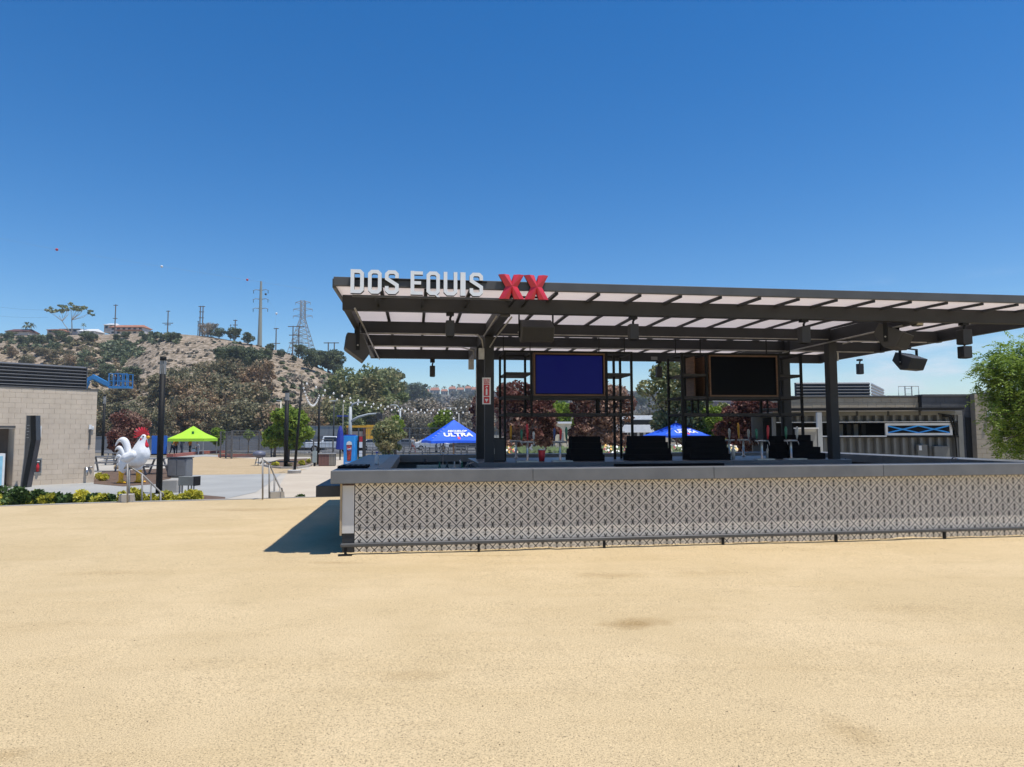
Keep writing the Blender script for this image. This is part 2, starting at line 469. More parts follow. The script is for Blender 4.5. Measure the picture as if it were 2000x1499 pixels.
# ================================================================== GROUND
def ground_material(name, base, alt, speck, blots=(), sc=1.0):
    m = bpy.data.materials.new(name); m.use_nodes = True
    ns, ls = m.node_tree.nodes, m.node_tree.links
    b = ns['Principled BSDF']; b.inputs['Roughness'].default_value = 0.92; b.inputs['Specular IOR Level'].default_value = 0.15
    geo = ns.new('ShaderNodeNewGeometry'); P = geo.outputs['Position']
    def nz(scale, detail=3, dist=0.0, rough=0.5):
        n = ns.new('ShaderNodeTexNoise'); n.inputs['Scale'].default_value = scale; n.inputs['Detail'].default_value = detail
        n.inputs['Distortion'].default_value = dist; n.inputs['Roughness'].default_value = rough
        ls.new(P, n.inputs['Vector']); return n.outputs['Fac']
    def mr(x, a, b_, c=0.0, d=1.0):
        n = ns.new('ShaderNodeMapRange'); n.inputs[1].default_value, n.inputs[2].default_value, n.inputs[3].default_value, n.inputs[4].default_value = a, b_, c, d
        ls.new(x, n.inputs[0]); return n.outputs[0]
    def mix(f, c1, c2, mode='MIX'):
        n = ns.new('ShaderNodeMixRGB'); n.blend_type = mode
        for i, x in (('Fac', f), ('Color1', c1), ('Color2', c2)):
            if isinstance(x, tuple): n.inputs[i].default_value = (*x, 1)
            elif isinstance(x, float): n.inputs[i].default_value = x
            else: ls.new(x, n.inputs[i])
        return n.outputs[0]
    c = mix(mr(nz(0.55, 5, 0.6), 0.35, 0.68), base, alt)
    c = mix(mr(nz(2.6, 4, 0.4), 0.5, 0.75, 0.0, 0.30), c, tuple(x * 0.78 for x in base))
    # worn streaks and damp blots with a shape of their own
    for (x, y, rx, ry, k) in blots:
        sub = ns.new('ShaderNodeVectorMath'); sub.operation = 'SUBTRACT'; ls.new(P, sub.inputs[0]); sub.inputs[1].default_value = (x, y, 0)
        mul = ns.new('ShaderNodeVectorMath'); mul.operation = 'MULTIPLY'; ls.new(sub.outputs[0], mul.inputs[0]); mul.inputs[1].default_value = (1 / rx, 1 / ry, 0)
        ln = ns.new('ShaderNodeVectorMath'); ln.operation = 'LENGTH'; ls.new(mul.outputs[0], ln.inputs[0])
        d = math_node(ns, ls, 'ADD', ln.outputs['Value'], math_node(ns, ls, 'MULTIPLY', math_node(ns, ls, 'SUBTRACT', nz(4.0, 5), 0.5), 1.6))
        f = mr(d, 1.0, 0.15, 0.0, k)
        f = math_node(ns, ls, 'MAXIMUM', f, 0.0)
        c = mix(f, c, (base[0] * 0.55, base[1] * 0.47, base[2] * 0.34))
    mp = ns.new('ShaderNodeMapping'); mp.inputs['Scale'].default_value = (0.35, 2.6, 1); mp.inputs['Rotation'].default_value = (0, 0, -0.14); ls.new(P, mp.inputs[0])
    st = ns.new('ShaderNodeTexNoise'); st.inputs['Scale'].default_value = 0.9; st.inputs['Detail'].default_value = 6; st.inputs['Roughness'].default_value = 0.6; ls.new(mp.outputs[0], st.inputs['Vector'])
    c = mix(mr(st.outputs['Fac'], 0.50, 0.72, 0.0, 0.32), c, tuple(x * k for x, k in zip(base, (0.82, 0.77, 0.68))))
    # grains
    g1 = nz(110 * sc, 2, 0, 0.8)
    c = mix(mr(g1, 0.52, 0.66, 0.0, 0.9), c, tuple(x * 0.42 for x in speck))
    g2 = nz(75 * sc, 2, 0, 0.8)
    c = mix(mr(g2, 0.55, 0.70, 0.0, 0.7), c, tuple(min(1, x * 1.45) for x in base))
    g3 = nz(34 * sc, 2, 0, 0.8)
    c = mix(mr(g3, 0.60, 0.72, 0.0, 0.4), c, tuple(x * 0.6 for x in speck))
    ls.new(c, b.inputs['Base Color'])
    bp = ns.new('ShaderNodeBump'); bp.inputs['Strength'].default_value = 0.6; bp.inputs['Distance'].default_value = 0.012
    hgt = math_node(ns, ls, 'ADD', nz(60 * sc, 3), math_node(ns, ls, 'MULTIPLY', nz(1.3, 4), 3.0))
    ls.new(hgt, bp.inputs['Height']); ls.new(bp.outputs[0], b.inputs['Normal'])
    return m

blots = []
for px, py, rx, ry, k in ((1240, 1218, 0.36, 0.22, 0.85), (1660, 1430, 0.16, 0.34, 0.38), (1370, 1120, 0.5, 0.2, 0.25), (1195, 1125, 0.55, 0.22, 0.35),
                          (470, 996, 1.2, 0.4, 0.45), (15, 1475, 0.16, 0.12, 0.45), (660, 1100, 0.5, 0.12, 0.4), (1760, 1190, 0.7, 0.2, 0.18), (790, 1320, 0.4, 0.14, 0.25),
                          (930, 1085, 1.2, 0.07, 0.35), (1560, 1062, 1.6, 0.08, 0.3), (240, 1120, 0.9, 0.2, 0.2)):
    p = at_z(px, py, 0); blots.append((p.x, p.y, rx, ry, k))
M_DG = ground_material('decomposed granite', (0.56, 0.425, 0.238), (0.63, 0.485, 0.285), (0.36, 0.27, 0.16), blots)
M_SAND = ground_material('plaza sand', (0.48, 0.36, 0.21), (0.54, 0.41, 0.25), (0.36, 0.27, 0.16))
M_PLAZA = mat('pale plaza concrete', (0.50, 0.45, 0.37), 0.85, (0.42, 0.375, 0.305), 0.35, detail=6, bump=0.05, bscale=8, coord='World')
M_WALK = mat('grey walkway concrete', (0.37, 0.365, 0.335), 0.85, (0.32, 0.315, 0.29), 0.5, detail=6, bump=0.05, bscale=8, coord='World')
M_ASPH = mat('old asphalt', (0.13, 0.128, 0.125), 0.85, (0.09, 0.09, 0.088), 0.6, detail=6, bump=0.1, coord='World')
M_MULCH = mat('brown mulch', (0.16, 0.10, 0.062), 0.95, (0.09, 0.055, 0.034), 6, detail=5, bump=0.5, bscale=30, coord='World')
M_BLOCKC = mat('cast concrete', (0.42, 0.39, 0.34), 0.85, (0.36, 0.33, 0.29), 3, detail=6, bump=0.1)

# near gravel court: from behind the camera to the step edge
EDGE = [(-700, 1006), (-200, 995), (0, 990), (160, 984), (310, 980), (470, 976), (610, 972), (700, 970)]
edge_pts = [at_z(px, py, 0) for px, py in EDGE]
last = edge_pts[-1]
edge_pts.append(last + UV * 60)
front = [(-40, -20), (70, -20)]
mb = MB()
def sheet_grid(name, xs, ys_fn, z_fn, material):
    """grid of x columns; ys_fn(x) gives the list of y"""
    vs, fs = [], []
    rows = None
    for x in xs:
        ys = ys_fn(x); rows = len(ys)
        for y in ys: vs.append((x, y, z_fn(x, y)))
    for i in range(len(xs) - 1):
        for j in range(rows - 1):
            a = i * rows + j
            fs.append((a, a + rows, a + rows + 1, a + 1))
    m = MB(); m.add(vs, fs); return m
def edge_y(x):
    for a, b in zip(edge_pts, edge_pts[1:]):
        if a.x <= x <= b.x: return a.y + (b.y - a.y) * (x - a.x) / (b.x - a.x)
    return edge_pts[0].y if x < edge_pts[0].x else edge_pts[-1].y
def court_z(x, y):
    n = noise.fractal(Vector((x * 0.35, y * 0.35, 0)), 1.0, 2.0, 3) * 0.012
    u = (Vector((x, y, 0)) - BO).dot(UV); v = (Vector((x, y, 0)) - BO).dot(VV)
    n += 0.006 * noise.noise(Vector((x * 2.1, y * 2.1, 3)))
    if y > edge_y(x) - 0.6: n *= 0.2
    return n
xs = list(np.arange(-34, -6, 1.0)) + list(np.arange(-6, 12, 0.3)) + list(np.arange(12, 70, 2.0))
def ys_fn(x):
    e = edge_y(x)
    t = np.concatenate([np.linspace(-15, 0, 6), np.linspace(0.5, 12, 50), np.linspace(12.3, 14.5, 6)])
    t = t * (e - 0.02) / 14.5 if e < 14.5 else np.concatenate([t, [e - 0.02]])
    if len(t) < 63: t = np.concatenate([t, np.full(63 - len(t), e - 0.02)])
    return sorted(t)
g = sheet_grid('ground', [float(x) for x in xs], ys_fn, court_z, M_DG)
struct(g.build('ground', M_DG, smooth=True))
# step riser and concrete kerb along the edge of the court
m = MB()
for a, b in zip(edge_pts, edge_pts[1:]):
    d = (b - a).normalized(); nrm = Vector((-d.y, d.x, 0))
    m.add([a + Vector((0, 0, 0.012)), b + Vector((0, 0, 0.012)), b + nrm * 0.14 + Vector((0, 0, 0.012)), a + nrm * 0.14 + Vector((0, 0, 0.012)),
           a + Vector((0, 0, ZP)), b + Vector((0, 0, ZP)), b + nrm * 0.14 + Vector((0, 0, ZP)), a + nrm * 0.14 + Vector((0, 0, ZP))],
          [(0, 1, 2, 3), (0, 4, 5, 1), (3, 2, 6, 7)])
struct(m.build('kerb', M_BLOCKC))

# lower plaza and everything beyond: one sheet to the horizon
def flat(name, pts, z, material):
    mm = MB(); mm.add([(p[0], p[1], z) for p in pts], [tuple(range(len(pts)))])
    return struct(mm.build(name, material))
def px_poly(lst, z=ZP): return [at_z(px, py, z) for px, py in lst]
far = [Vector((-3000, 8, 0)), Vector((3000, 8, 0)), Vector((3000, 4000, 0)), Vector((-3000, 4000, 0))]
M_FAR = mat('dry valley floor', (0.22, 0.18, 0.12), 0.95, (0.12, 0.11, 0.07), 0.02, detail=8, coord='World')
# outline keeps clear of the raised court (starts under its rear edge)
flat('terrain', [(-3000, 60), (3000, 60), (3000, 4000), (-3000, 4000)], ZP - 0.02, M_FAR)
flat('plaza', [(-60, 11), (70, 11), (140, 64), (-110, 64)], ZP, M_PLAZA)
flat('sand_court', px_poly([(396, 892), (440, 893), (505, 897), (500, 905), (520, 914), (600, 917), (560, 925), (470, 927), (372, 928), (350, 915), (350, 896)]), ZP + 0.004, M_SAND)
flat('sand_path', px_poly([(610, 908), (680, 893), (760, 893), (700, 925), (690, 972), (650, 975), (545, 975), (540, 960), (560, 925), (602, 917)]), ZP + 0.004, mat('pale sand path', (0.52, 0.44, 0.33), 0.9, (0.47, 0.39, 0.29), 0.7, detail=6, coord='World'))
flat('walkway', px_poly([(-200, 968), (-200, 960), (150, 945), (372, 929), (470, 928), (550, 926), (525, 945), (500, 962), (395, 985), (0, 1000)]), ZP + 0.008, M_WALK)
flat('walkway', px_poly([(380, 886), (428, 890), (440, 893), (396, 892), (350, 896), (340, 893)]), ZP + 0.008, M_WALK)
flat('parking_lot', px_poly([(330, 884.5), (560, 886), (700, 886.5), (1300, 886), (1500, 880), (1600, 868), (-600, 870), (-400, 886)]), ZP + 0.012, M_ASPH)

# little stones scattered on the court
ps = MB()
for i in range(900):
    y = 2.2 + 9.0 * RND.random() ** 1.5; x = RND.uniform(-0.85, 0.95) * y
    if RND.random() < 0.25: x = RND.uniform(-2, 9); y = 9.35 + (x + 2) * 0.14 - RND.random() ** 2 * 0.6
    s = RND.uniform(0.0012, 0.0034) * (1 + y * 0.08)
    a = RND.uniform(0, 6.28)
    c, sn = math.cos(a) * s * 1.3, math.sin(a) * s * 1.3
    z = court_z(x, y) + 0.001
    ps.add([(x + c, y + sn, z), (x - sn, y + c, z), (x - c, y - sn, z), (x + sn, y - c, z), (x, y, z + s)], [(0, 1, 4), (1, 2, 4), (2, 3, 4), (3, 0, 4)], 0 if RND.random() < 0.6 else 1)
stuff(ps.build('gravel', [mat('dark pebble', (0.12, 0.085, 0.05), 0.9), mat('tan pebble', (0.42, 0.32, 0.2), 0.9)]))['label'] = 'scattered small stones on the tan gravel court'

# ================================================================== HILLS
def interp(tab, x):
    if x <= tab[0][0]: return tab[0][1]
    for (a, ya), (b, yb) in zip(tab, tab[1:]):
        if a <= x <= b: return ya + (yb - ya) * (x - a) / (b - a)
    return tab[-1][1]
SKY1 = [(-900, 700), (-300, 670), (0, 655), (100, 656), (180, 654), (260, 652), (330, 652), (400, 657), (480, 671), (540, 685), (600, 706), (640, 728), (680, 750), (730, 785), (780, 812), (840, 838), (900, 850), (960, 853)]
SKY2 = [(300, 800), (620, 792), (720, 780), (800, 780), (860, 776), (930, 773), (1010, 776), (1100, 778), (1200, 768), (1250, 768), (1290, 782), (1340, 800), (1500, 812), (1700, 820), (2000, 825), (3000, 835)]
def hill1(px, t):
    Db = interp([(-900, 150), (100, 118), (300, 105), (520, 100), (700, 112), (960, 130)], px)
    Dr = interp([(-900, 300), (0, 270), (200, 262), (330, 235), (520, 215), (700, 185), (960, 160)], px)
    D = Db + (Dr - Db) * t
    zr = top_z(px, interp(SKY1, px), Dr)
    s = 0.55 * t + 0.45 * (t * t * (3 - 2 * t))
    x = (px - CX) / F * D
    g = noise.fractal(Vector((x * 0.018, D * 0.018, 1.3)), 1.0, 2.0, 5)
    g2 = noise.fractal(Vector((x * 0.09, D * 0.05, 4.3)), 1.0, 2.0, 4)
    z = ZP - 0.4 + (zr - ZP + 0.4) * s + (g * 5.0 + g2 * 1.2) * math.sin(math.pi * min(1, t)) 
    # gully left of the pale spur
    spur = interp([(0, 170), (1, 335)], t)
    z += -4.5 * math.exp(-((px - spur + 45) / 45) ** 2) * math.sin(math.pi * t)
    return x, D, z
def hill2(px, t):
    Db, Dr = 320.0, 820.0
    D = Db + (Dr - Db) * t
    zr = top_z(px, interp(SKY2, px), Dr)
    x = (px - CX) / F * D
    g = noise.fractal(Vector((x * 0.006, D * 0.006, 8.3)), 1.0, 2.0, 5)
    z = ZP - 0.5 + (zr - ZP) * (t * t * (3 - 2 * t)) + g * 9 * math.sin(math.pi * t)
    return x, D, z
def terrain(name, fn, p0, p1, npx, nt, material):
    vs, fs = [], []
    for i in range(npx + 1):
        px = p0 + (p1 - p0) * i / npx
        for j in range(nt + 1):
            t = j / nt
            vs.append(fn(px, t))
        x, y, z = fn(px, 1.0)
        vs.append((x * 1.3, y * 1.3, z - 2 - 0.02 * y)); vs.append((x * 1.8, y * 1.8, ZP - 2))
    r = nt + 3
    for i in range(npx):
        for j in range(r - 1):
            a = i * r + j
            fs.append((a, a + r, a + r + 1, a + 1))
    m = MB(); m.add(vs, fs)
    return struct(m.build(name, material, smooth=True))

def hill_material():
    m = bpy.data.materials.new('dry cobble hillside'); m.use_nodes = True
    ns, ls = m.node_tree.nodes, m.node_tree.links
    b = ns['Principled BSDF']; b.inputs['Roughness'].default_value = 0.95; b.inputs['Specular IOR Level'].default_value = 0.1
    geo = ns.new('ShaderNodeNewGeometry'); P = geo.outputs['Position']
    def nz(scale, detail=3, rough=0.5):
        n = ns.new('ShaderNodeTexNoise'); n.inputs['Scale'].default_value = scale; n.inputs['Detail'].default_value = detail; n.inputs['Roughness'].default_value = rough
        ls.new(P, n.inputs['Vector']); return n.outputs['Fac']
    def mr(x, a, b_, c=0.0, d=1.0):
        n = ns.new('ShaderNodeMapRange'); n.inputs[1].default_value, n.inputs[2].default_value, n.inputs[3].default_value, n.inputs[4].default_value = a, b_, c, d
        ls.new(x, n.inputs[0]); return n.outputs[0]
    def mix(f, c1, c2):
        n = ns.new('ShaderNodeMixRGB')
        for i, x in (('Fac', f), ('Color1', c1), ('Color2', c2)):
            if isinstance(x, tuple): n.inputs[i].default_value = (*x, 1)
            else: ls.new(x, n.inputs[i])
        return n.outputs[0]
    c = mix(mr(nz(0.05, 5), 0.4, 0.6), (0.44, 0.345, 0.25), (0.35, 0.27, 0.195))
    vo = ns.new('ShaderNodeTexVoronoi'); vo.inputs['Scale'].default_value = 0.75; ls.new(P, vo.inputs['Vector'])
    c = mix(mr(vo.outputs['Distance'], 0.28, 0.62, 0.0, 0.85), c, (0.13, 0.10, 0.06))
    c = mix(mr(nz(0.8, 5, 0.8), 0.48, 0.60, 0.0, 0.8), c, (0.56, 0.46, 0.36))
    c = mix(mr(nz(0.6, 6, 0.75), 0.52, 0.66, 0.0, 0.7), c, (0.12, 0.1, 0.055))
    ls.new(c, b.inputs['Base Color'])
    bp = ns.new('ShaderNodeBump'); bp.inputs['Strength'].default_value = 1.0; bp.inputs['Distance'].default_value = 0.7
    ls.new(nz(0.9, 6, 0.7), bp.inputs['Height']); ls.new(bp.outputs[0], b.inputs['Normal'])
    return m
terrain('hill', hill1, -900, 960, 210, 60, hill_material())
M_HILL2 = mat('far brush slope', (0.15, 0.13, 0.095), 0.95, (0.085, 0.085, 0.055), 0.02, detail=9, coord='World', bump=0.8, bscale=0.15)
terrain('far_hill', hill2, 200, 3200, 160, 30, M_HILL2)

def hill_hit(px, py, fn=hill1):
    lo, hi = None, 0.0
    k = 0.0
    while k <= 1.0:
        x, D, z = fn(px, k)
        if proj((x, D, z))[1] <= py: return Vector((x, D, z)), k
        k += 0.01
    return Vector(fn(px, 1.0)), 1.0

# foliage colours
FO_OLIVE = foliage_mat('olive scrub leaves', (0.14, 0.13, 0.065), (0.33, 0.285, 0.15), (0.40, 0.31, 0.20), 0.25)
FO_EUC = foliage_mat('eucalyptus leaves', (0.13, 0.13, 0.07), (0.36, 0.32, 0.18), (0.40, 0.27, 0.16), 0.25)
FO_DKGREEN = foliage_mat('dark green brush leaves', (0.085, 0.11, 0.06), (0.23, 0.26, 0.13), None, 0.3)
FO_MIDGREEN = foliage_mat('green tree leaves', (0.11, 0.14, 0.055), (0.31, 0.34, 0.13), (0.34, 0.29, 0.14), 0.3)
FO_GREYBR = foliage_mat('grey brown leaves', (0.17, 0.155, 0.115), (0.38, 0.34, 0.26), (0.42, 0.35, 0.27), 0.3)
FO_BRIGHT = foliage_mat('fresh green leaves', (0.11, 0.17, 0.02), (0.34, 0.44, 0.06), None, 0.9, 0.35)
FO_FERN = foliage_mat('feathery green leaves', (0.12, 0.20, 0.03), (0.36, 0.48, 0.09), None, 1.5, 0.4)
FO_PURPLE = foliage_mat('dark purple red leaves', (0.06, 0.022, 0.02), (0.28, 0.10, 0.07), (0.42, 0.27, 0.19), 0.9, 0.3)
FO_YELLOW = foliage_mat('yellow variegated leaves', (0.26, 0.27, 0.03), (0.86, 0.76, 0.10), None, 3.0, 0.3)
FO_HEDGE = foliage_mat('dark hedge leaves', (0.03, 0.06, 0.015), (0.11, 0.18, 0.04), None, 3.0, 0.2)

# low scrub over the slope: nobody could count it
def scrub(name, fn, regions, leaf_k, material, seed, label):
    rr = random.Random(seed); cs, rs_, cn = [], [], []
    for (x0, x1, y0, y1, n, smin, smax) in regions:
        for i in range(n):
            px, py = rr.uniform(x0, x1), rr.uniform(y0, y1)
            p, t = hill_hit(px, py, fn)
            if t >= 1.0 and py < proj(p)[1] - 3: continue
            if t <= 0.0: continue
            r = rr.uniform(smin, smax)
            cs.append((p.x, p.y, p.z + r * 0.35)); rs_.append(r); cn.append(int(16 + 18 * r))
    return tag(link(name, leaf_mesh(name, cs, rs_, cn, leaf_k, material, seed, 1.3, shell=0.2, squash=0.75)), label, kind='stuff')
scrub('scrub', hill1, [(0, 230, 665, 760, 210, 0.3, 1.3), (-500, 0, 680, 780, 160, 0.8, 2.2), (160, 300, 740, 860, 80, 0.4, 1.2)], 0.42, FO_OLIVE, 11, 'olive dry scrub covering the left slope of the hill')
scrub('scrub', hill1, [(150, 240, 690, 722, 42, .6, 1.5), (190, 275, 672, 702, 60, .7, 1.8), (270, 345, 652, 672, 36, 0.6, 1.4), (400, 700, 664, 800, 90, 0.3, .8), (0, 110, 660, 690, 28, 0.8, 1.6), (620, 860, 760, 850, 120, 1.0, 3.0)], 0.40, FO_DKGREEN, 12, 'dark green brush in the gully and along the crest of the hill')
scrub('scrub', hill1, [(270, 680, 665, 850, 900, 0.15, 0.55), (100, 330, 690, 800, 80, 0.2, 0.7), (560, 860, 740, 850, 120, 0.4, 1.4)], 0.26, FO_GREYBR, 13, 'grey brown dead brush dotted over the stony spur')
scrub('scrub', hill2, [(640, 1330, 775, 852, 560, 3.0, 8.0), (1330, 2000, 800, 852, 150, 3, 8)], 1.5, foliage_mat('far brush leaves', (0.12, 0.125, 0.095), (0.22, 0.21, 0.155), (0.26, 0.22, 0.175), 0.06), 14, 'hazy brush covering the far ridge')

# individual trees on and below the hill
protos = {}
def proto(kind, k):
    key = (kind, k)
    if key in protos: return protos[key]
    fol, bark, lv, lf, nb, sq = {
        'euc': (FO_EUC, M_PALEBARK, 3400, 0.085, 22, 1.05), 'dk': (FO_DKGREEN, M_BARK, 2600, 0.085, 16, 0.8),
        'mid': (FO_MIDGREEN, M_BARK, 2800, 0.085, 18, 0.9), 'gb': (FO_GREYBR, M_PALEBARK, 2200, 0.075, 20, 0.95)}[kind]
    base = {'euc': 0.25, 'dk': 0.12, 'mid': 0.2, 'gb': 0.25}[kind]
    # unit tree: height 2, crown radius ~0.9
    me, _ = tree_meshes({'euc': 'eucalyptus_tree', 'dk': 'brush_tree', 'mid': 'leafy_tree', 'gb': 'dry_tree'}[kind], 2.0, 0.95, fol, bark, 100 + k * 7 + len(kind), nb=nb, leaves=lv, leaf=lf * 0.55, base=base, trunk_r=0.045, squash=sq, joined=True, forks=7)
    protos[key] = me
    return me
TREE_INFO = {'euc': ('eucalyptus_tree', 'rusty olive eucalyptus tree in the grove at the foot of the hill', 'eucalyptus trees at the foot of the hill'),
             'dk': ('brush_tree', 'dark green bushy tree on the side of the hill', 'dark bushy trees on the hill'),
             'mid': ('leafy_tree', 'mid green tree growing at the right end of the hill', 'green trees right of the hill'),
             'gb': ('dry_tree', 'grey brown dry tree beyond the parking lot', 'dry trees beyond the parking lot')}
def hill_tree(kind, px, py_top, py_base, seed, fn=hill1, wide=1.0, D=None, lab=None):
    if D is None: p, t = hill_hit(px, py_base, fn)
    else: p = at_y(px, py_base, D)
    h = max(1.0, top_z(px, py_top, p.y) - p.z)
    me = proto(kind, seed % 4)
    rr = random.Random(seed * 13)
    nm, lb, gr = TREE_INFO[kind]
    o = link(nm, me, None, (p.x, p.y, p.z - 0.1), (0, 0, rr.uniform(0, 6.28)), (h / 2 * wide, h / 2 * wide, h / 2 * 1.04))
    return tag(o, lab or lb, 'tree', gr)
sd = 0
WHERE = {21: 'in top row of grove above lime tent', 22: 'in middle row behind the tall black light', 23: 'in lowest row behind the lime tent',
         24: 'on the stony slope above the rusty grove', 25: 'just right of the corrugated roof screen', 26: 'around the blue lift basket', 27: 'behind the purple tree by the rooster',
         28: 'low on the crest between the two pylons', 29: 'on the crest shoulder right of the lattice pylon', 30: 'beside the twin post pole on the crest', 31: 'on the crest near the three armed pylon',
         32: 'in the upper row right of the stony slope', 33: 'in the lower row behind the string lights', 34: 'behind the green island tree', 35: 'in upper row above the blue umbrella',
         36: 'in lower row behind the yellow truck', 37: 'seen behind the shelf racks', 38: 'on the far ridge left of the tiled houses', 39: 'on the far ridge behind the racks',
         40: 'on the skyline left of the canopy speaker', 41: 'below the houses at the left of the crest', 42: 'on the slope above the corrugated roof screen', 43: 'around the two storey house on the crest', 44: 'at the far left of the hill crest'}
KINDW = {'euc': 'rusty eucalyptus', 'dk': 'dark bushy tree', 'mid': 'green leafy tree', 'gb': 'dry grey tree'}
def grove(kind, x0, x1, n, top0, top1, hpx0, hpx1, seed, wide=(0.9, 1.3), fn=hill1, D=None):
    rr = random.Random(seed)
    for i in range(n):
        px = x0 + (x1 - x0) * (i + rr.uniform(-0.35, 0.35) + 0.5) / n
        top = rr.uniform(top0, top1); hp = rr.uniform(hpx0, hpx1)
        hill_tree(kind, px, top, min(top + hp, 868 if fn is hill1 else 852), seed * 31 + i, fn, rr.uniform(*wide), D if D is None else D * rr.uniform(0.95, 1.05), (nth(i) + ' ' if n > 1 else '') + KINDW[kind] + ' ' + WHERE[seed])
# front mass of eucalyptus, px 285-530
grove('euc', 330, 520, 7, 704, 728, 46, 66, 21)
grove('euc', 295, 505, 8, 732, 762, 62, 80, 22)
grove('euc', 300, 540, 9, 778, 800, 60, 78, 23)
grove('dk', 420, 520, 5, 664, 684, 36, 48, 24, (1.0, 1.5))
grove('euc', 190, 262, 3, 735, 765, 34, 50, 25)
grove('dk', 190, 262, 3, 708, 728, 34, 46, 26, (1.1, 1.5))
grove('euc', 190, 300, 5, 780, 805, 60, 76, 27)
grove('dk', 520, 650, 6, 668, 700, 14, 24, 28, (1.1, 1.6))
grove('dk', 600, 650, 4, 676, 706, 26, 42, 29, (1.0, 1.3))
grove('gb', 385, 420, 2, 630, 640, 24, 32, 30)
grove('dk', 420, 500, 3, 640, 655, 18, 26, 31, (1.2, 1.6))
grove('mid', 675, 765, 7, 722, 752, 80, 100, 32)
grove('mid', 635, 785, 8, 765, 795, 60, 76, 33)
grove('euc', 560, 640, 5, 790, 812, 50, 64, 34)
grove('gb', 770, 960, 7, 775, 795, 60, 78, 35, D=140)
grove('gb', 680, 960, 8, 800, 822, 44, 56, 36, D=125)
grove('gb', 960, 1330, 9, 788, 812, 50, 66, 37, D=160)
grove('dk', 765, 830, 4, 742, 756, 34, 46, 38, (1.0, 1.3), hill2, 420)
grove('dk', 930, 1260, 9, 756, 772, 26, 38, 39, (1.1, 1.5), hill2, 420)
grove('dk', 640, 680, 1, 712, 714, 26, 30, 40, (1.0, 1.2))
grove('dk', 0, 170, 7, 644, 664, 16, 24, 41, (1.1, 1.8))
grove('euc', 0, 180, 6, 678, 704, 18, 28, 42, (1.1, 1.6))
grove('dk', 175, 350, 6, 644, 656, 12, 20, 43, (1.1, 1.8))
grove('dk', -300, 0, 6, 650, 690, 30, 50, 44, (1.1, 1.6))

# tall spreading tree on the crest
p, t = hill_hit(130, 652)
h = top_z(120, 592, p.y) - p.z
cs, rs_ = [], []
rr = random.Random(5); k = h / 56.0
for i in range(34):
    fx = rr.uniform(-36, 32); top = 42 + 10 * math.cos(fx / 26)
    cs.append((fx * k, rr.uniform(-14, 14) * k, (top - rr.uniform(0, 9)) * k)); rs_.append(rr.uniform(2.6, 5) * k)
tr = MB()
tr.path([(2 * k, 0, 0), (3 * k, 0, 14 * k), (2 * k, 0, 26 * k)], [1.0 * k, 0.8 * k, 0.6 * k], 6)
tr.path([(2 * k, 0, 3 * k), (-12 * k, 1 * k, 20 * k), (-20 * k, 0, 34 * k)], [0.7 * k, 0.5 * k, 0.3 * k], 6)
for c in cs[::2]: tr.path([(2 * k, 0, 26 * k) if c[0] > -8 * k else (-14 * k, 0, 24 * k), (c[0] * 0.7, c[1] * 0.6, c[2] * 0.8), c], [0.4 * k, 0.25 * k, 0.1 * k], 5)
root = thing('spreading_tree', 'tall umbrella shaped tree with bare forked trunk alone on the hill crest', 'tree', (p.x, p.y, p.z))
link('crown', leaf_mesh('crown', cs, rs_, [46] * 34, 0.24, FO_MIDGREEN, 5, 1.4, shell=0.1, squash=0.6), root)
tr.build('trunk', M_PALEBARK, root)

# ---------------- houses on the crest
M_STUCCO = mat('pale stucco', (0.55, 0.5, 0.45), 0.85, coord='World', scale=0.5)
M_TILER = mat('terracotta roof', (0.42, 0.19, 0.11), 0.85, (0.3, 0.13, 0.08), 1.0)
M_GREYR = mat('grey roof', (0.28, 0.26, 0.25), 0.85)
def house(px0, px1, py0, py1, D, label, storeys=1, roof=M_TILER, wall=M_STUCCO, name='house', wins=4, fn=None, roof_frac=0.3, group=None):
    a, b = at_y(px0, py1, D), at_y(px1, py1, D)
    zt = top_z((px0 + px1) / 2, py0, D); z0 = a.z - 1.0
    w = b.x - a.x; dep = max(6, w * 0.45); hh = zt - z0
    rfh = (zt - a.z) * roof_frac
    r = thing(name, label, 'house', (a.x, D, z0), 0, group)
    wb = MB(); wb.box(0, w, 0, dep, 0, hh - rfh); wb.build('wall', wall, r)
    rf = MB(); e = w * 0.03
    rf.add([(-e, -e - 0.3, hh - rfh), (w + e, -e - 0.3, hh - rfh), (w + e, dep + e, hh - rfh), (-e, dep + e, hh - rfh), (w * .1, dep / 2, hh), (w * .9, dep / 2, hh),
            (-e, -e - 0.3, hh - rfh - 0.2), (w + e, -e - 0.3, hh - rfh - 0.2), (w + e, dep + e, hh - rfh - 0.2), (-e, dep + e, hh - rfh - 0.2)],
           [(0, 1, 5, 4), (1, 2, 5), (2, 3, 4, 5), (3, 0, 4), (6, 7, 1, 0), (7, 8, 2, 1), (8, 9, 3, 2), (9, 6, 0, 3), (6, 9, 8, 7)])
    rf.build('roof', roof, r)
    for s in range(storeys):
        zc0 = 1.0 + (hh - rfh - 1.0) * (s + 0.3) / storeys; zc1 = 1.0 + (hh - rfh - 1.0) * (s + 0.8) / storeys
        for i in range(wins):
            x = w * (i + 0.5) / wins
            MB().box(x - w * 0.25 / wins, x + w * 0.25 / wins, -0.06, 0.1, zc0, zc1).build('window', M_GLASS, r)
    if storeys > 1:
        MB().box(0.2 * w, w * 0.98, -1.6, 0, 1.0 + (hh - rfh - 1) * 0.5, 1.25 + (hh - rfh - 1) * 0.5).build('balcony', M_TILER, r)
    return r
house(215, 279, 633, 654, 262, 'large two storey house with orange tiled roof on the hill crest', 2, M_TILER, mat('white stucco', (0.62, 0.58, 0.55), 0.8), 'hillside_house', 6)
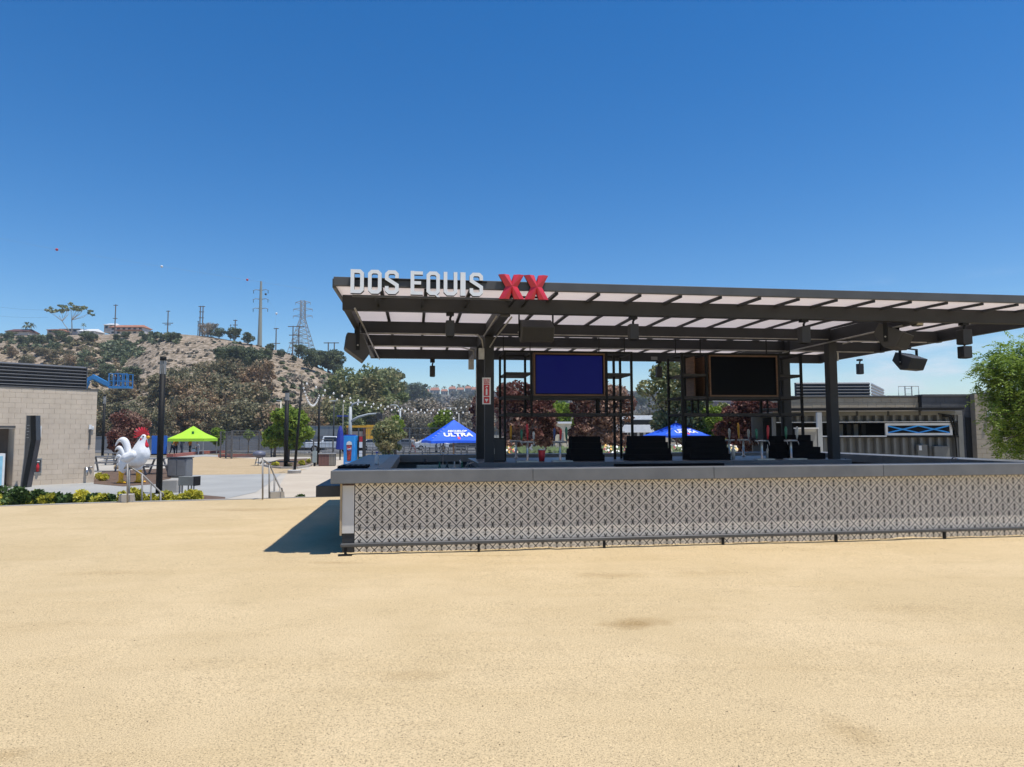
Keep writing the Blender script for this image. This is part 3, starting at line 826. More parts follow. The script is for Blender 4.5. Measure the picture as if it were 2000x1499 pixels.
house(203, 222, 630, 645, 266, 'small pale house end with flat roof left of the two storey house', 1, M_WHITE, M_STUCCO, 'hillside_house', 2)
house(152, 186, 641, 651, 264, 'low white house with gabled roof on the hill crest', 1, M_WHITE, mat('white siding', (0.7, 0.68, 0.66), 0.7), 'hillside_house', 3, roof_frac=0.6)
house(118, 152, 640, 650, 268, 'low grey roofed house below the umbrella shaped tree', 1, M_GREYR, M_STUCCO, 'hillside_house', 3)
house(92, 116, 641, 652, 262, 'low tan house with brown roof near the two palms', 1, M_TILER, mat('tan stucco', (0.45, 0.33, 0.24), 0.8), 'hillside_house', 2)
house(12, 55, 641, 650, 258, 'low dark red roofed house at the left end of the crest', 1, mat('dark red roof', (0.12, 0.05, 0.04), 0.8), M_STUCCO, 'hillside_house', 3, roof_frac=0.7)

def palm(px, py_top, py_base, D, label, group, r_m=None):
    b = at_y(px, py_base, D); zt = top_z(px, py_top, D); h = zt - b.z
    R = r_m or h * 0.28
    root = thing('palm_tree', label, 'palm tree', tuple(b), 0, group)
    MB().path([(0, 0, -2), (0.02 * h, 0, h * 0.5), (0, 0, h - R * 0.6)], [h * 0.02, h * 0.016, h * 0.014], 6).build('trunk', M_BARK, root)
    c = MB(); rr2 = random.Random(int(px))
    for i in range(26):
        a = i * 2.4; el = rr2.uniform(-0.6, 1.2)
        d = Vector((math.cos(a) * math.cos(el), math.sin(a) * math.cos(el), math.sin(el)))
        s_ = Vector((-math.sin(a), math.cos(a), 0)) * R * 0.12
        o = Vector((0, 0, h - R * 0.6)); mid = o + d * R * 0.6; tip = o + d * R - Vector((0, 0, R * 0.35))
        c.add([o, mid + s_, tip, mid - s_], [(0, 1, 2, 3)])
    c.build('crown', FO_DKGREEN, root)
palm(52, 629, 645, 260, 'left of two small palms on the hill crest', 'palms on the hill crest', 2.2)
palm(61, 631, 646, 260, 'right of two small palms on the hill crest', 'palms on the hill crest', 2.0)
palm(163, 631, 645, 262, 'tiny palm above the low white house on the crest', 'palms on the hill crest', 1.2)
for i, px in enumerate((828, 838, 852, 868, 884, 896, 905, 914, 921)):
    palm(px, 750 + (i * 3) % 5, 770, 800, nth(i) + ' of the tiny palms along the far ridge', 'palms on the far ridge', 5.0)
for i, (a, b, y0, y1) in enumerate(((826, 838, 757, 768), (840, 858, 754, 767), (861, 874, 757, 766), (876, 890, 752, 764), (892, 906, 754, 764), (908, 920, 751, 762), (921, 935, 753, 765))):
    house(a, b, y0 + 3, y1 + 8, 790, nth(i) + ' of the tan houses with orange roofs along the far ridge', 1, M_TILER, mat('tan far stucco', (0.5, 0.4, 0.31), 0.8), 'ridge_house', 3, group='houses along the far ridge')
house(1150, 1163, 746, 757, 780, 'small cream house on the far ridge seen through the shelves', 1, M_TILER, M_STUCCO, 'ridge_house', 2)

# ---------------- power poles and pylons
M_POLEW = mat('weathered timber pole', (0.16, 0.13, 0.11), 0.9)
def hill_base(px, py): 
    p, t = hill_hit(px, py); return p
def pole(px, py0, py1, label, arms=((0.97, 1.0),), D=None, r=0.22, mtl=M_POLEW, hframe=0.0):
    p = hill_base(px, py1) if D is None else at_y(px, py1, D)
    h = top_z(px, py0, p.y) - p.z
    root = thing('utility_pole', label, 'utility pole', tuple(p), 0.0, 'utility poles on the hill')
    xs_ = (0,) if not hframe else (-hframe / 2, hframe / 2)
    for x in xs_: MB().tube((x, 0, -3), (x, 0, h), r, r * 0.7, 6).build('post', mtl, root)
    for f, w in arms:
        MB().bar((-w * 1.3 - hframe / 2, 0, h * f), (w * 1.3 + hframe / 2, 0, h * f), 0.16, 0.22).build('crossarm', mtl, root)
    return root
pole(218, 595, 656, 'tall utility pole in front of the two storey house', ((0.97, 0.6), (0.55, 0.6)))
pole(322, 607, 650, 'utility pole with low crossarm on the crest right of the two storey house', ((0.97, 0.5), (0.45, 1.4), (0.38, 0.8)))
pole(388, 598, 652, 'twin post utility pole with rungs beside a dry tree', ((0.98, 0.5), (0.8, 0.3), (0.6, 0.3), (0.4, 0.3)), hframe=0.9)
pole(382, 628, 654, 'short thin utility pole just left of the twin posts', ((0.97, 0.2),), r=0.15)
pole(455, 625, 664, 'utility pole standing between two round bushes on the crest', ((0.97, 0.5), (0.75, 0.6)))
pole(446, 634, 664, 'thin bare pole left of the bushy crest pole', ((0.95, 0.2),), r=0.1)
pole(536, 641, 672, 'short utility pole right of the tall three armed pylon', ((0.97, 0.6), (0.3, 1.0)))
pole(575, 637, 676, 'H frame utility pole just left of the lattice pylon', ((0.98, 1.2), (0.7, 0.9), (0.45, 0.9)), hframe=1.8)
pole(645, 669, 712, 'H frame utility pole at the right shoulder of the hill', ((0.98, 1.0), (0.7, 0.7)), hframe=1.7)
pole(740, 721, 765, 'three post lattice frame pole behind the green trees', ((0.98, 0.8), (0.75, 0.5), (0.5, 0.5)), D=300, hframe=3.0)

p = hill_base(504, 668); h = top_z(504, 550, p.y) - p.z
root = thing('steel_pylon', 'tall pale tapered steel power pylon with three crossarms', 'pylon', tuple(p))
MB().tube((0, 0, -2), (0, 0, h), 0.75, 0.3, 10).build('mast', mat('pale green grey steel', (0.33, 0.33, 0.27), 0.6), root)
for f in (0.86, 0.72, 0.575):
    for s in (-1, 1):
        am = MB(); am.path([(0, 0, h * f), (s * 1.6, 0, h * f + 0.25), (s * 2.5 , 0, h * f - 0.1)], [0.14, 0.1, 0.07], 5)
        am.build('arm', M_RAIL, root)
        MB().tube((s * 2.3, 0, h * f - 0.1), (s * 2.3, 0, h * f - 1.0), 0.09, 0.09, 5).build('insulator', M_DARKGREY, root)
p = at_y(590, 690, 260); h = top_z(590, 588, 260) - p.z
root = thing('lattice_pylon', 'four legged steel lattice power pylon on the hill crest', 'pylon', tuple(p))
lt = MB()
def lw(z): return 3.4 * (1 - z / (h * 0.66)) + 0.8 if z < h * 0.66 else 0.8
N_ = 12
for i in range(N_):
    z0, z1 = h * i / N_, h * (i + 1) / N_
    a, b = lw(z0), lw(z1)
    cr0 = [(-a, -a, z0), (a, -a, z0), (a, a, z0), (-a, a, z0)]; cr1 = [(-b, -b, z1), (b, -b, z1), (b, b, z1), (-b, b, z1)]
    for k2 in range(4):
        lt.tube(cr0[k2], cr1[k2], 0.11, n=4, caps=False); lt.tube(cr0[k2], cr1[(k2 + 1) % 4], 0.06, n=4, caps=False); lt.tube(cr0[(k2 + 1) % 4], cr1[k2], 0.06, n=4, caps=False)
        lt.tube(cr1[k2], cr1[(k2 + 1) % 4], 0.06, n=4, caps=False)
lt.build('tower_frame', M_RAIL, root)
for f in (0.97, 0.84, 0.71):
    am = MB(); w = 3.6 if f < 0.95 else 2.8
    for s in (-1, 1):
        am.tube((s * 0.8, 0, h * f + 0.5), (s * w, 0, h * f), 0.09, n=4); am.tube((s * 0.8, 0, h * f - 0.5), (s * w, 0, h * f), 0.09, n=4)
        am.tube((s * w, 0, h * f), (s * w, 0, h * f - 0.9), 0.08, n=4)
    am.build('arm', M_RAIL, root)

# marker balls on the overhead line
def wire_pts(a, b, sag, n=24):
    a, b = Vector(a), Vector(b)
    return [a.lerp(b, i / n) - Vector((0, 0, sag * 4 * (i / n) * (1 - i / n))) for i in range(n + 1)]
ballpts = [at_y(-260, 415, 200), at_y(111, 488, 220), at_y(316, 521, 235), at_y(483, 547, 250), at_y(600, 566, 262)]
line = thing('power_line', 'faint overhead power line strung above the hill with marker balls', 'power line', tuple(ballpts[0]))
o0 = ballpts[0]
MB().path([q - o0 for q in ballpts], 0.018, 4).build('wire', M_RAIL, line)
for q, c_, lb in ((ballpts[1], M_RED, 'red marker ball high at the left of the overhead line'), (ballpts[2], M_WHITE, 'white marker ball on the overhead line above the hill'), (ballpts[3], M_RED, 'small red marker ball next to the three armed pylon')):
    tag(MB().lathe([(0.05, -0.45), (0.32, -0.32), (0.45, 0), (0.32, 0.32), (0.05, 0.45)], 10).build('marker_ball', c_, None, True, tuple(q)), lb, 'marker ball')
q1, q2 = at_y(519, 575, 250), at_y(540, 613, 255)
tag(MB().path([at_y(512, 560, 248), q1, q2, at_y(536, 645, 258)], 0.015, 4).build('power_line', M_RAIL), 'thin drooping line hanging beside the three armed pylon', 'power line')
for q, c_, lb in ((q1, M_DARKGREY, 'dark marker ball hanging right of the pylon arm'), (q2, M_WHITE, 'pale marker ball between the two pylons')):
    tag(MB().lathe([(0.05, -0.4), (0.3, -0.3), (0.42, 0), (0.3, 0.3), (0.05, 0.4)], 10).build('marker_ball', c_, None, True, tuple(q)), lb, 'marker ball')
for (a, b, lb) in (((-60, 590, 255), (95, 606, 262), 'upper thin power line crossing the sky at the left edge'), ((-60, 610, 255), (95, 620, 262), 'lower thin power line crossing the sky at the left edge')):
    tag(MB().path(wire_pts(at_y(*a), at_y(*b), 0.8), 0.02, 4).build('power_line', M_DARKGREY), lb, 'power line')

# ---------------- thin sea haze over the valley
hz = MB().box(-1500, 1500, -40, 1400, -6, 74).build('haze', mat('haze placeholder', (1, 1, 1)), None)
hm = bpy.data.materials.new('thin haze'); hm.use_nodes = True; hm.node_tree.nodes.clear()
ho = hm.node_tree.nodes.new('ShaderNodeOutputMaterial'); hv_ = hm.node_tree.nodes.new('ShaderNodeVolumePrincipled')
hv_.inputs['Color'].default_value = (0.80, 0.88, 1.0, 1); hv_.inputs['Density'].default_value = 0.00032; hv_.inputs['Anisotropy'].default_value = 0.2
hm.node_tree.links.new(hv_.outputs[0], ho.inputs['Volume'])
hz.data.materials.clear(); hz.data.materials.append(hm)
tag(hz, 'thin pale haze over the far valley', kind='stuff')
# ================================================================== THE BAR
L = 11.45; DV = 7.4
ZT = 1.12                                     # counter top
ZF = 0.948                                    # underside of the counter fascia
counter = bar_thing('bar_counter', 'long outdoor bar counter with dark grey concrete top and black and white diamond tile front', 'bar counter')
def slab(name, u0, u1, v0, v1, z0, z1, m, parent, bev=0.008):
    o = MB().box(u0, u1, v0, v1, z0, z1).build(name, m, parent)
    if bev: bevel(o, bev, 2)
    return o
# tops butt end to end
fr = 0.0
joints = [0.0, 2.72, 5.35, 8.0, 10.6, L]
for a, b in zip(joints, joints[1:]):
    slab('counter_top', a + 0.0015, b - 0.0015, 0.0, 0.47, ZF, ZT, M_CONC, counter)
slab('counter_top', 0.0, 0.57, 0.473, 3.6, ZF, ZT, M_CONC, counter)
slab('counter_top', 0.0, 0.57, 3.603, DV - 0.503, ZF, ZT, M_CONC, counter)
slab('counter_top', L - 0.62, L, 0.473, 3.9, ZF, ZT, M_CONC, counter)
slab('counter_top', L - 0.62, L, 3.903, DV - 0.503, ZF, ZT, M_CONC, counter)
for a, b in ((0.0, 3.7), (3.7, 7.5), (7.5, L)):
    slab('counter_top', a + 0.0015, b - 0.0015, DV - 0.5, DV, ZF, ZT, M_CONC, counter)
M_INLAY = mat('worn tan grey trim', (0.2, 0.19, 0.175), 0.55, (0.14, 0.135, 0.125), 6)
slab('inner_ledge', 0.573, 0.77, 0.473, DV - 0.503, ZF + 0.02, ZT + 0.004, M_INLAY, counter, 0.004)
# walls under the tops
M_BASEW = mat('dark base panel', (0.03, 0.03, 0.031), 0.6)
WV = 0.14
slab('front_wall', 0.31, L - 0.3, WV, WV + 0.12, -0.05, ZF - 0.002, M_BASEW, counter, 0)
slab('side_wall', 0.31, 0.43, WV + 0.122, DV - 0.1, -0.05, ZF - 0.002, M_BASEW, counter, 0)
slab('side_wall', L - 0.42, L - 0.3, WV + 0.122, DV - 0.1, -0.05, ZF - 0.002, M_BASEW, counter, 0)
slab('back_wall', 0.432, L - 0.422, DV - 0.22, DV - 0.1, -0.05, ZF - 0.002, mat('slate grey panel', (0.13, 0.145, 0.165), 0.5), counter, 0)
# return panel at the left end
slab('end_panel', 0.145, 0.303, 0.115, 0.45, 0.28, ZF - 0.012, mat('off white panel', (0.62, 0.6, 0.57), 0.6, (0.56, 0.54, 0.51), 3), counter, 0.003)
slab('panel_edge', 0.118, 0.143, 0.10, 0.45, 0.255, ZF - 0.005, M_EDGE, counter, 0.002)
slab('end_base', 0.15, 0.303, 0.13, 0.45, -0.03, 0.277, M_BASEW, counter, 0)
slab('light_strip', 0.15, 0.303, 0.10, 0.113, ZF - 0.03, ZF - 0.013, mat('dark red strip', (0.07, 0.03, 0.025), 0.6), counter, 0)

# printed encaustic tile: the print is flat, the tiles are pieces with open joints
def tile_material():
    m = bpy.data.materials.new('printed diamond tile'); m.use_nodes = True
    ns, ls = m.node_tree.nodes, m.node_tree.links
    b = ns['Principled BSDF']; b.inputs['Roughness'].default_value = 0.42
    tc = ns.new('ShaderNodeTexCoord'); sp = ns.new('ShaderNodeSeparateXYZ'); ls.new(tc.outputs['Object'], sp.inputs[0])
    M = lambda op, a, b_=None, c=False: math_node(ns, ls, op, a, b_, c)
    x = M('MULTIPLY', sp.outputs['X'], 10.0); z = M('MULTIPLY', sp.outputs['Z'], 10.0)      # -1..1 over a 0.2 m tile
    ax, az = M('ABSOLUTE', x), M('ABSOLUTE', z)
    d = M('SUBTRACT', M('ADD', ax, az), 1.0)
    ad = M('ABSOLUTE', d)
    def band(v, c, w, soft=0.02):       # 1 inside |v-c|<w
        t = M('ABSOLUTE', M('SUBTRACT', v, c)); t = M('SUBTRACT', w, t)
        return M('MULTIPLY', M('ADD', t, soft), 0.5 / soft, True)
    def lt_(a, b_): 
        t = M('SUBTRACT', b_, a); return M('MULTIPLY', M('ADD', t, 0.02), 25.0, True)
    AND = lambda p, q: M('MULTIPLY', p, q); OR = lambda p, q: M('MAXIMUM', p, q)
    line = band(ad, 0.0, 0.092)
    # centre motif (hourglass) in the inner diamond
    inner = lt_(M('ADD', ax, az), 0.74)
    hg = AND(lt_(ax, M('MULTIPLY', az, 0.64)), lt_(az, 0.42))
    hg = OR(hg, AND(lt_(ax, 0.05), lt_(az, 0.62)))
    pet = AND(AND(lt_(az, M('MULTIPLY', M('SUBTRACT', 0.62, ax), 0.34)), lt_(0.12, ax)), lt_(ax, 0.62))
    # corner motif
    cx_, cz_ = M('SUBTRACT', 1.0, ax), M('SUBTRACT', 1.0, az)
    innerc = lt_(M('ADD', cx_, cz_), 0.72)
    xr = M('ABSOLUTE', M('SUBTRACT', cx_, M('MULTIPLY', cz_, 0.42)))
    xc = AND(lt_(xr, 0.085), lt_(cz_, 0.46))
    xc = OR(xc, AND(lt_(M('ADD', cx_, cz_), 0.16), 1.0))
    petc = AND(AND(lt_(cz_, M('MULTIPLY', M('SUBTRACT', 0.6, cx_), 0.26)), lt_(0.1, cx_)), lt_(cx_, 0.6))
    black = OR(line, OR(hg, xc))
    mid = OR(pet, petc)
    light_in = OR(inner, innerc)
    nz = ns.new('ShaderNodeTexNoise'); nz.inputs['Scale'].default_value = 60; nz.inputs['Detail'].default_value = 4; ls.new(tc.outputs['Object'], nz.inputs['Vector'])
    def mix(f, c1, c2):
        n = ns.new('ShaderNodeMixRGB')
        for i, v in (('Fac', f), ('Color1', c1), ('Color2', c2)):
            if isinstance(v, tuple): n.inputs[i].default_value = (*v, 1)
            else: ls.new(v, n.inputs[i])
        return n.outputs[0]
    c = mix(light_in, (0.76, 0.68, 0.585), (0.64, 0.565, 0.48))
    c = mix(mid, c, (0.36, 0.33, 0.29))
    c = mix(black, c, (0.02, 0.016, 0.014))
    c = mix(M('MULTIPLY', nz.outputs['Fac'], 0.12), c, (0.4, 0.37, 0.33))
    oi = ns.new('ShaderNodeObjectInfo')
    hv = ns.new('ShaderNodeHueSaturation'); ls.new(M('ADD', M('MULTIPLY', oi.outputs['Random'], 0.12), 0.94), hv.inputs['Value']); ls.new(c, hv.inputs['Color'])
    ls.new(hv.outputs[0], b.inputs['Base Color'])
    return m
M_TILE = tile_material()
t_ = 0.0992
tm = MB(); tm.box(-t_, t_, -0.005, 0.005, -t_, t_); tile_me = tm.mesh('tile', M_TILE)
tile_me_low = tile_me
for r in range(5):
    zc = 0.852 - 0.2 * r
    cut = MB().box(0.1 - 0.062, t_, -0.005, 0.005, -t_, t_).mesh('tile', M_TILE)
    link('tile', cut, counter, (0.375 - 0.1, WV - 0.006, zc))
    for i in range(54):
        u = 0.475 + 0.2 * i
        o = link('tile', tile_me, counter, (u, WV - 0.006 - RND.uniform(0, 0.0012), zc))
# foot rail
RV = 0.03
rail_us = [uz(px, RV, 1060) for px in (675, 935, 1180, 1412, 1633, 1845)] + [L + 0.05]
z_rail = 0.138
u0r = uz(665, RV, 1055)
fr_ = thing('foot_rail', 'dark flat steel foot rail on short posts along the tiled bar front', 'foot rail', B(0, 0, 0), TH)
bevel(MB().box(u0r, 9.2, RV - 0.03, RV + 0.03, z_rail - 0.024, z_rail + 0.024).build('rail', M_FASCIA, fr_), 0.012, 3)
bevel(MB().box(9.203, L + 0.1, RV - 0.03, RV + 0.03, z_rail - 0.024, z_rail + 0.024).build('rail', M_FASCIA, fr_), 0.012, 3)
for u in rail_us:
    MB().box(u - 0.017, u + 0.017, RV - 0.017, RV + 0.017, 0.0, z_rail - 0.025).build('post', M_BLACK, fr_)
    if u < .4: MB().box(u - 0.09, u + 0.09, RV - 0.07, RV + 0.05, 0.004, 0.016).build('base_plate', M_BLACK, fr_)
# low counter at the left end
low = bar_thing('low_counter', 'low dark slab counter attached to the left end of the bar', 'counter')
pL = at_y(617, 950, 10.1); ul = (pL - BO).dot(UV); vl = (pL - BO).dot(VV)
slab('slab', ul, 0.3, vl, vl + 2.3, 0.70, 0.86, mat('black slab', (0.035, 0.035, 0.037), 0.5, (0.05, 0.05, 0.052), 3), low)
slab('support', 0.1, 0.3, vl + 0.25, vl + 0.33, 0.5, 0.698, M_BASEW, low, 0)
slab('support', 0.1, 0.3, vl + 1.95, vl + 2.03, 0.5, 0.698, M_BASEW, low, 0)
# loose soil banked against the tile foot
sm = MB(); n_ = 260; vs = []
for i in range(n_ + 1):
    u = 0.0 + (L) * i / n_
    h_ = 0.012 + 0.028 * max(0, noise.noise(Vector((u * 1.6, 0, 5)))) + 0.012 * noise.noise(Vector((u * 9, 0, 2))) + 0.008
    h_ = max(0.006, h_)
    for k_, (dv, f) in enumerate(((WV + 0.05, 1.0), (WV - 0.014, 1.0), (WV - 0.06, 0.6), (WV - 0.17, 0.22), (WV - 0.36, -0.4))):
        p = B(u, dv + 0.02 * noise.noise(Vector((u * 4, k_, 0))) * (k_ > 1)); vs.append((p.x, p.y, h_ * f + court_z(p.x, p.y) * 0.5))
fs = [(i * 5 + k_, i * 5 + k_ + 1, (i + 1) * 5 + k_ + 1, (i + 1) * 5 + k_) for i in range(n_) for k_ in range(4)]
sm.add(vs, fs); struct(sm.build('soil_bank', M_DG, smooth=True))
M_LEAFL = mat('brown leaf litter', (0.10, 0.055, 0.028), 0.9, (0.2, 0.13, 0.07), 40)
lit = MB()
for i in range(900):
    u = RND.uniform(0.3, L) if i % 3 else RND.choice((1.0, 2.3, 3.1, 4.4, 6.2, 7.0, 8.1)) + RND.gauss(0, 0.35)
    p = B(u, WV - 0.02 - abs(RND.gauss(0, 0.028)), 0.02 + 0.01 * RND.random()); s = RND.uniform(0.004, 0.013)
    a = RND.uniform(0, 6.28); dx, dy = math.cos(a) * s, math.sin(a) * s
    lit.add([p + Vector((dx, dy, 0)), p + Vector((-dy * .5, dx * .5, s * .5)), p - Vector((dx, dy, 0)), p + Vector((dy * .5, -dx * .5, s * .3))], [(0, 1, 2, 3)])
tag(lit.build('leaf_litter', M_LEAFL), 'brown leaf litter gathered along the foot of the tiled bar', kind='stuff')

# ------------------------------------------------------------------ canopy
canopy = bar_thing('bar_canopy', 'flat dark steel canopy with pale roof panels over the outdoor bar', 'canopy')
ZU = 3.62                                        # underside of the roof panels
def beam(name, u0, u1, v0, v1, z0, z1, m=M_FRAME, bev=0.006):
    return slab(name, u0, u1, v0, v1, z0, z1, m, canopy, bev)
VFR = -0.23                                     # the front row of panels tips down a little to the fascia
TIP = 0.063 / (2.0 - VFR)
beam('front_fascia', 0.03, L + 0.03, VFR - 0.012, VFR + 0.03, 3.557, 3.679, M_FASCIA)
beam('rear_fascia', -0.0, L, DV - 0.03, DV + 0.012, ZU - 0.02, ZU + 0.105, M_FASCIA)
for u0, u1 in ((-0.002, 0.045), (L - 0.045, L + 0.002)):
    beam('side_fascia', u0, u1, 2.002, DV - 0.032, ZU - 0.02, ZU + 0.105, M_FASCIA)
    o = bevel(MB().box(u0 + .012, u1 + .012, VFR + 0.034 - 2, 0, -0.02, 0.105).build('side_fascia', M_FASCIA, canopy, loc=(0, 2.0, ZU)), .006)
    o.rotation_euler = (TIP, 0, 0)
VB = (0.52, 2.80, 4.48, 6.80)
CU = (2.42, 9.07)
CVS = (2.87, 4.55)
BD = 0.215
for v in VB:
    beam('beam', 0.075, L - 0.075, v - 0.06, v + 0.06, ZU - 0.04 - BD, ZU - 0.04)
# side beams
for u in (0.13, L - 0.13):
    for a, b in ((0.046, VB[0] - 0.062), (VB[0] + 0.062, VB[1] - 0.062), (VB[1] + 0.062, VB[2] - 0.062), (VB[2] + 0.062, VB[3] - 0.062)):
        if a < 0.1:
            continue
        beam('side_beam', u - 0.05, u + 0.05, a, b, ZU - 0.04 - BD + 0.01, ZU - 0.045)
# transverse girders over the columns, below the beams
for u in CU:
    for a, b in ((VB[0] + 0.062, VB[1] - 0.062), (VB[1] + 0.062, VB[2] - 0.062), (VB[2] + 0.062, VB[3] - 0.062)):
        beam('girder', u - 0.075, u + 0.075, a, b, ZU - 0.05 - BD, ZU - 0.047)
cw = 0.083
for u in CU:
    for v in CVS:
        o = slab('column', u - cw, u + cw, v - cw, v + cw, 0.0, ZU - 0.045 - BD - 0.003, M_FRAME, canopy, 0.01)
        slab('column_base', u - 0.15, u + 0.15, v - 0.15, v + 0.15, ZT - 0.10, ZT - 0.085, M_BLACK, canopy, 0.003)
# roof panels and the ribs between them
PITCHU = 0.595
nb_ = int(round((L - 0.09) / PITCHU))
pw = (L - 0.09) / nb_
rows = [VFR + 0.032, 2.0, 3.92, 5.75, DV - 0.032]
pan_mes = []
for a, b in zip(rows, rows[1:]):
    pm = MB(); hw = pw / 2 - 0.003
    if a < 1: pm.box(-hw, hw, a - b + 0.003, -0.003, 0.002, 0.04)
    else: pm.box(-hw, hw, 0.003, b - a - 0.003, 0.002, 0.04)
    pan_mes.append((a, pm.mesh('roof_panel', M_PANEL)))
rib_a = MB().box(-0.024, 0.024, 0.002, DV - 2.034, -0.036, -0.001).mesh('rib', M_FRAME)
rib_b = MB().box(-0.024, 0.024, VFR + 0.034 - 2, -0.002, -0.036, -0.001).mesh('rib', M_FRAME)
for i in range(nb_):
    for a, me in pan_mes:
        link('roof_panel', me, canopy, (0.045 + pw * (i + 0.5), 2.0 if a < 1 else a, ZU), (TIP, 0, 0) if a < 1 else None)
for i in range(1, nb_):
    link('rib', rib_a, canopy, (0.045 + pw * i, 2.0, ZU))
    link('rib', rib_b, canopy, (0.045 + pw * i, 2.0, ZU), (TIP, 0, 0))
# rib holes seen as a dotted lip: small cleats along a few ribs
# conduits
cd = canopy
def conduit(pts, r=0.014, name='conduit'):
    return MB().path(pts, r, 6).build(name, M_GALV, cd, True)
zc_ = ZU - 0.06 - BD
conduit([(0.28, 0.1, ZU - 0.3), (0.28, 2.7, zc_ - 0.01), (0.28, 6.7, zc_ - 0.01)])
conduit([(0.28, 2.66, zc_ + 0.01), (2.2, 2.66, zc_ + 0.01), (2.28, 2.7, zc_ - 0.08), (2.3, 2.72, zc_ - 0.25)])
conduit([(0.28, 4.34, zc_ + 0.0), (2.0, 4.34, zc_ - 0.0), (2.26, 4.4, zc_ - 0.06), (2.3, 4.46, zc_ - 0.22)])
conduit([(2.6, 4.34, zc_ + 0.01), (L - 0.4, 4.34, zc_ + 0.01)])
conduit([(2.6, 2.66, zc_ + 0.03), (8.9, 2.66, zc_ + 0.03)], 0.01)
conduit([(CU[0] + 0.11, 0.7, zc_ + 0.0), (CU[0] + 0.11, 2.75, zc_ - 0.02), (CU[0] + 0.0, 2.76, zc_ - 0.2)])
conduit([(CU[0] - 0.11, 0.75, zc_ + 0.02), (CU[0] - 0.11, 2.7, zc_ + 0.0)])
conduit([(CU[1] - 0.12, 0.7, zc_ - 0.01), (CU[1] - 0.12, 4.4, zc_ - 0.02)])
conduit([(CU[1] + 0.12, 2.64, zc_ - 0.05), (CU[1] + 0.3, 2.64, zc_ - 0.0), (L - 0.5, 2.64, zc_ - 0.0)])
slab('junction_box', CU[0] - 0.2, CU[0] - 0.1, 2.70, 2.76, zc_ - 0.42, zc_ - 0.22, M_GALV, canopy, 0.004)
slab('junction_box', CU[0] - 0.25, CU[0] - 0.14, 4.42, 4.48, zc_ - 0.44, zc_ - 0.24, M_GALV, canopy, 0.004)
slab('junction_box', CU[1] + 0.1, CU[1] + 0.13, 2.80, 2.9, zc_ - 0.36, zc_ - 0.2, M_GALV, canopy, 0.004)
conduit([(CU[0] - 0.09, 4.44, zc_ - 0.4), (CU[0] - 0.09, 4.44, 1.4)], 0.012)
for u in (3.9, 6.9): slab('hanger_box', u - 0.08, u + 0.08, 6.72, 6.735, zc_ + 0.05, zc_ + 0.13, M_MIDGREY, canopy, 0.003)

# ------------------------------------------------------------------ channel letter sign
VS = -0.31
def stroke_prism(mb, pts, w, y0, y1, closed=False, m=0, ms=1):
    """mitred ribbon of width w round the centre line pts, extruded in y"""
    P = [Vector((a, b)) for a, b in pts]; n = len(P)
    def nrm(a, b): d = (b - a).normalized(); return Vector((-d.y, d.x))
    Lf, Rt = [], []
    for i in range(n):
        if closed or 0 < i < n - 1:
            n0 = nrm(P[i - 1], P[i]); n1 = nrm(P[i], P[(i + 1) % n])
            b_ = (n0 + n1); b_ = b_ / b_.dot(n0) if abs(b_.dot(n0)) > 1e-6 else n0
        else: b_ = nrm(P[0], P[1]) if i == 0 else nrm(P[-2], P[-1])
        Lf.append(P[i] + b_ * w / 2); Rt.append(P[i] - b_ * w / 2)
    k = len(mb.v)
    for ring, y in ((Lf, y0), (Rt, y0), (Lf, y1), (Rt, y1)):
        mb.v += [(p.x, y, p.y) for p in ring]
    N = n if closed else n - 1
    for i in range(N):
        j = (i + 1) % n
        for f, mm in (((i, j, n + j, n + i), m), ((2 * n + i, 3 * n + i, 3 * n + j, 2 * n + j), ms), ((i, 2 * n + i, 2 * n + j, j), ms), ((n + i, n + j, 3 * n + j, 3 * n + i), ms)):
            mb.f.append(tuple(k + x for x in f)); mb.m.append(mm)
    if not closed:
        for f in ((0, n, 3 * n, 2 * n), (n - 1, 3 * n - 1, 4 * n - 1, 2 * n - 1)):
            mb.f.append(tuple(k + x for x in f)); mb.m.append(ms)
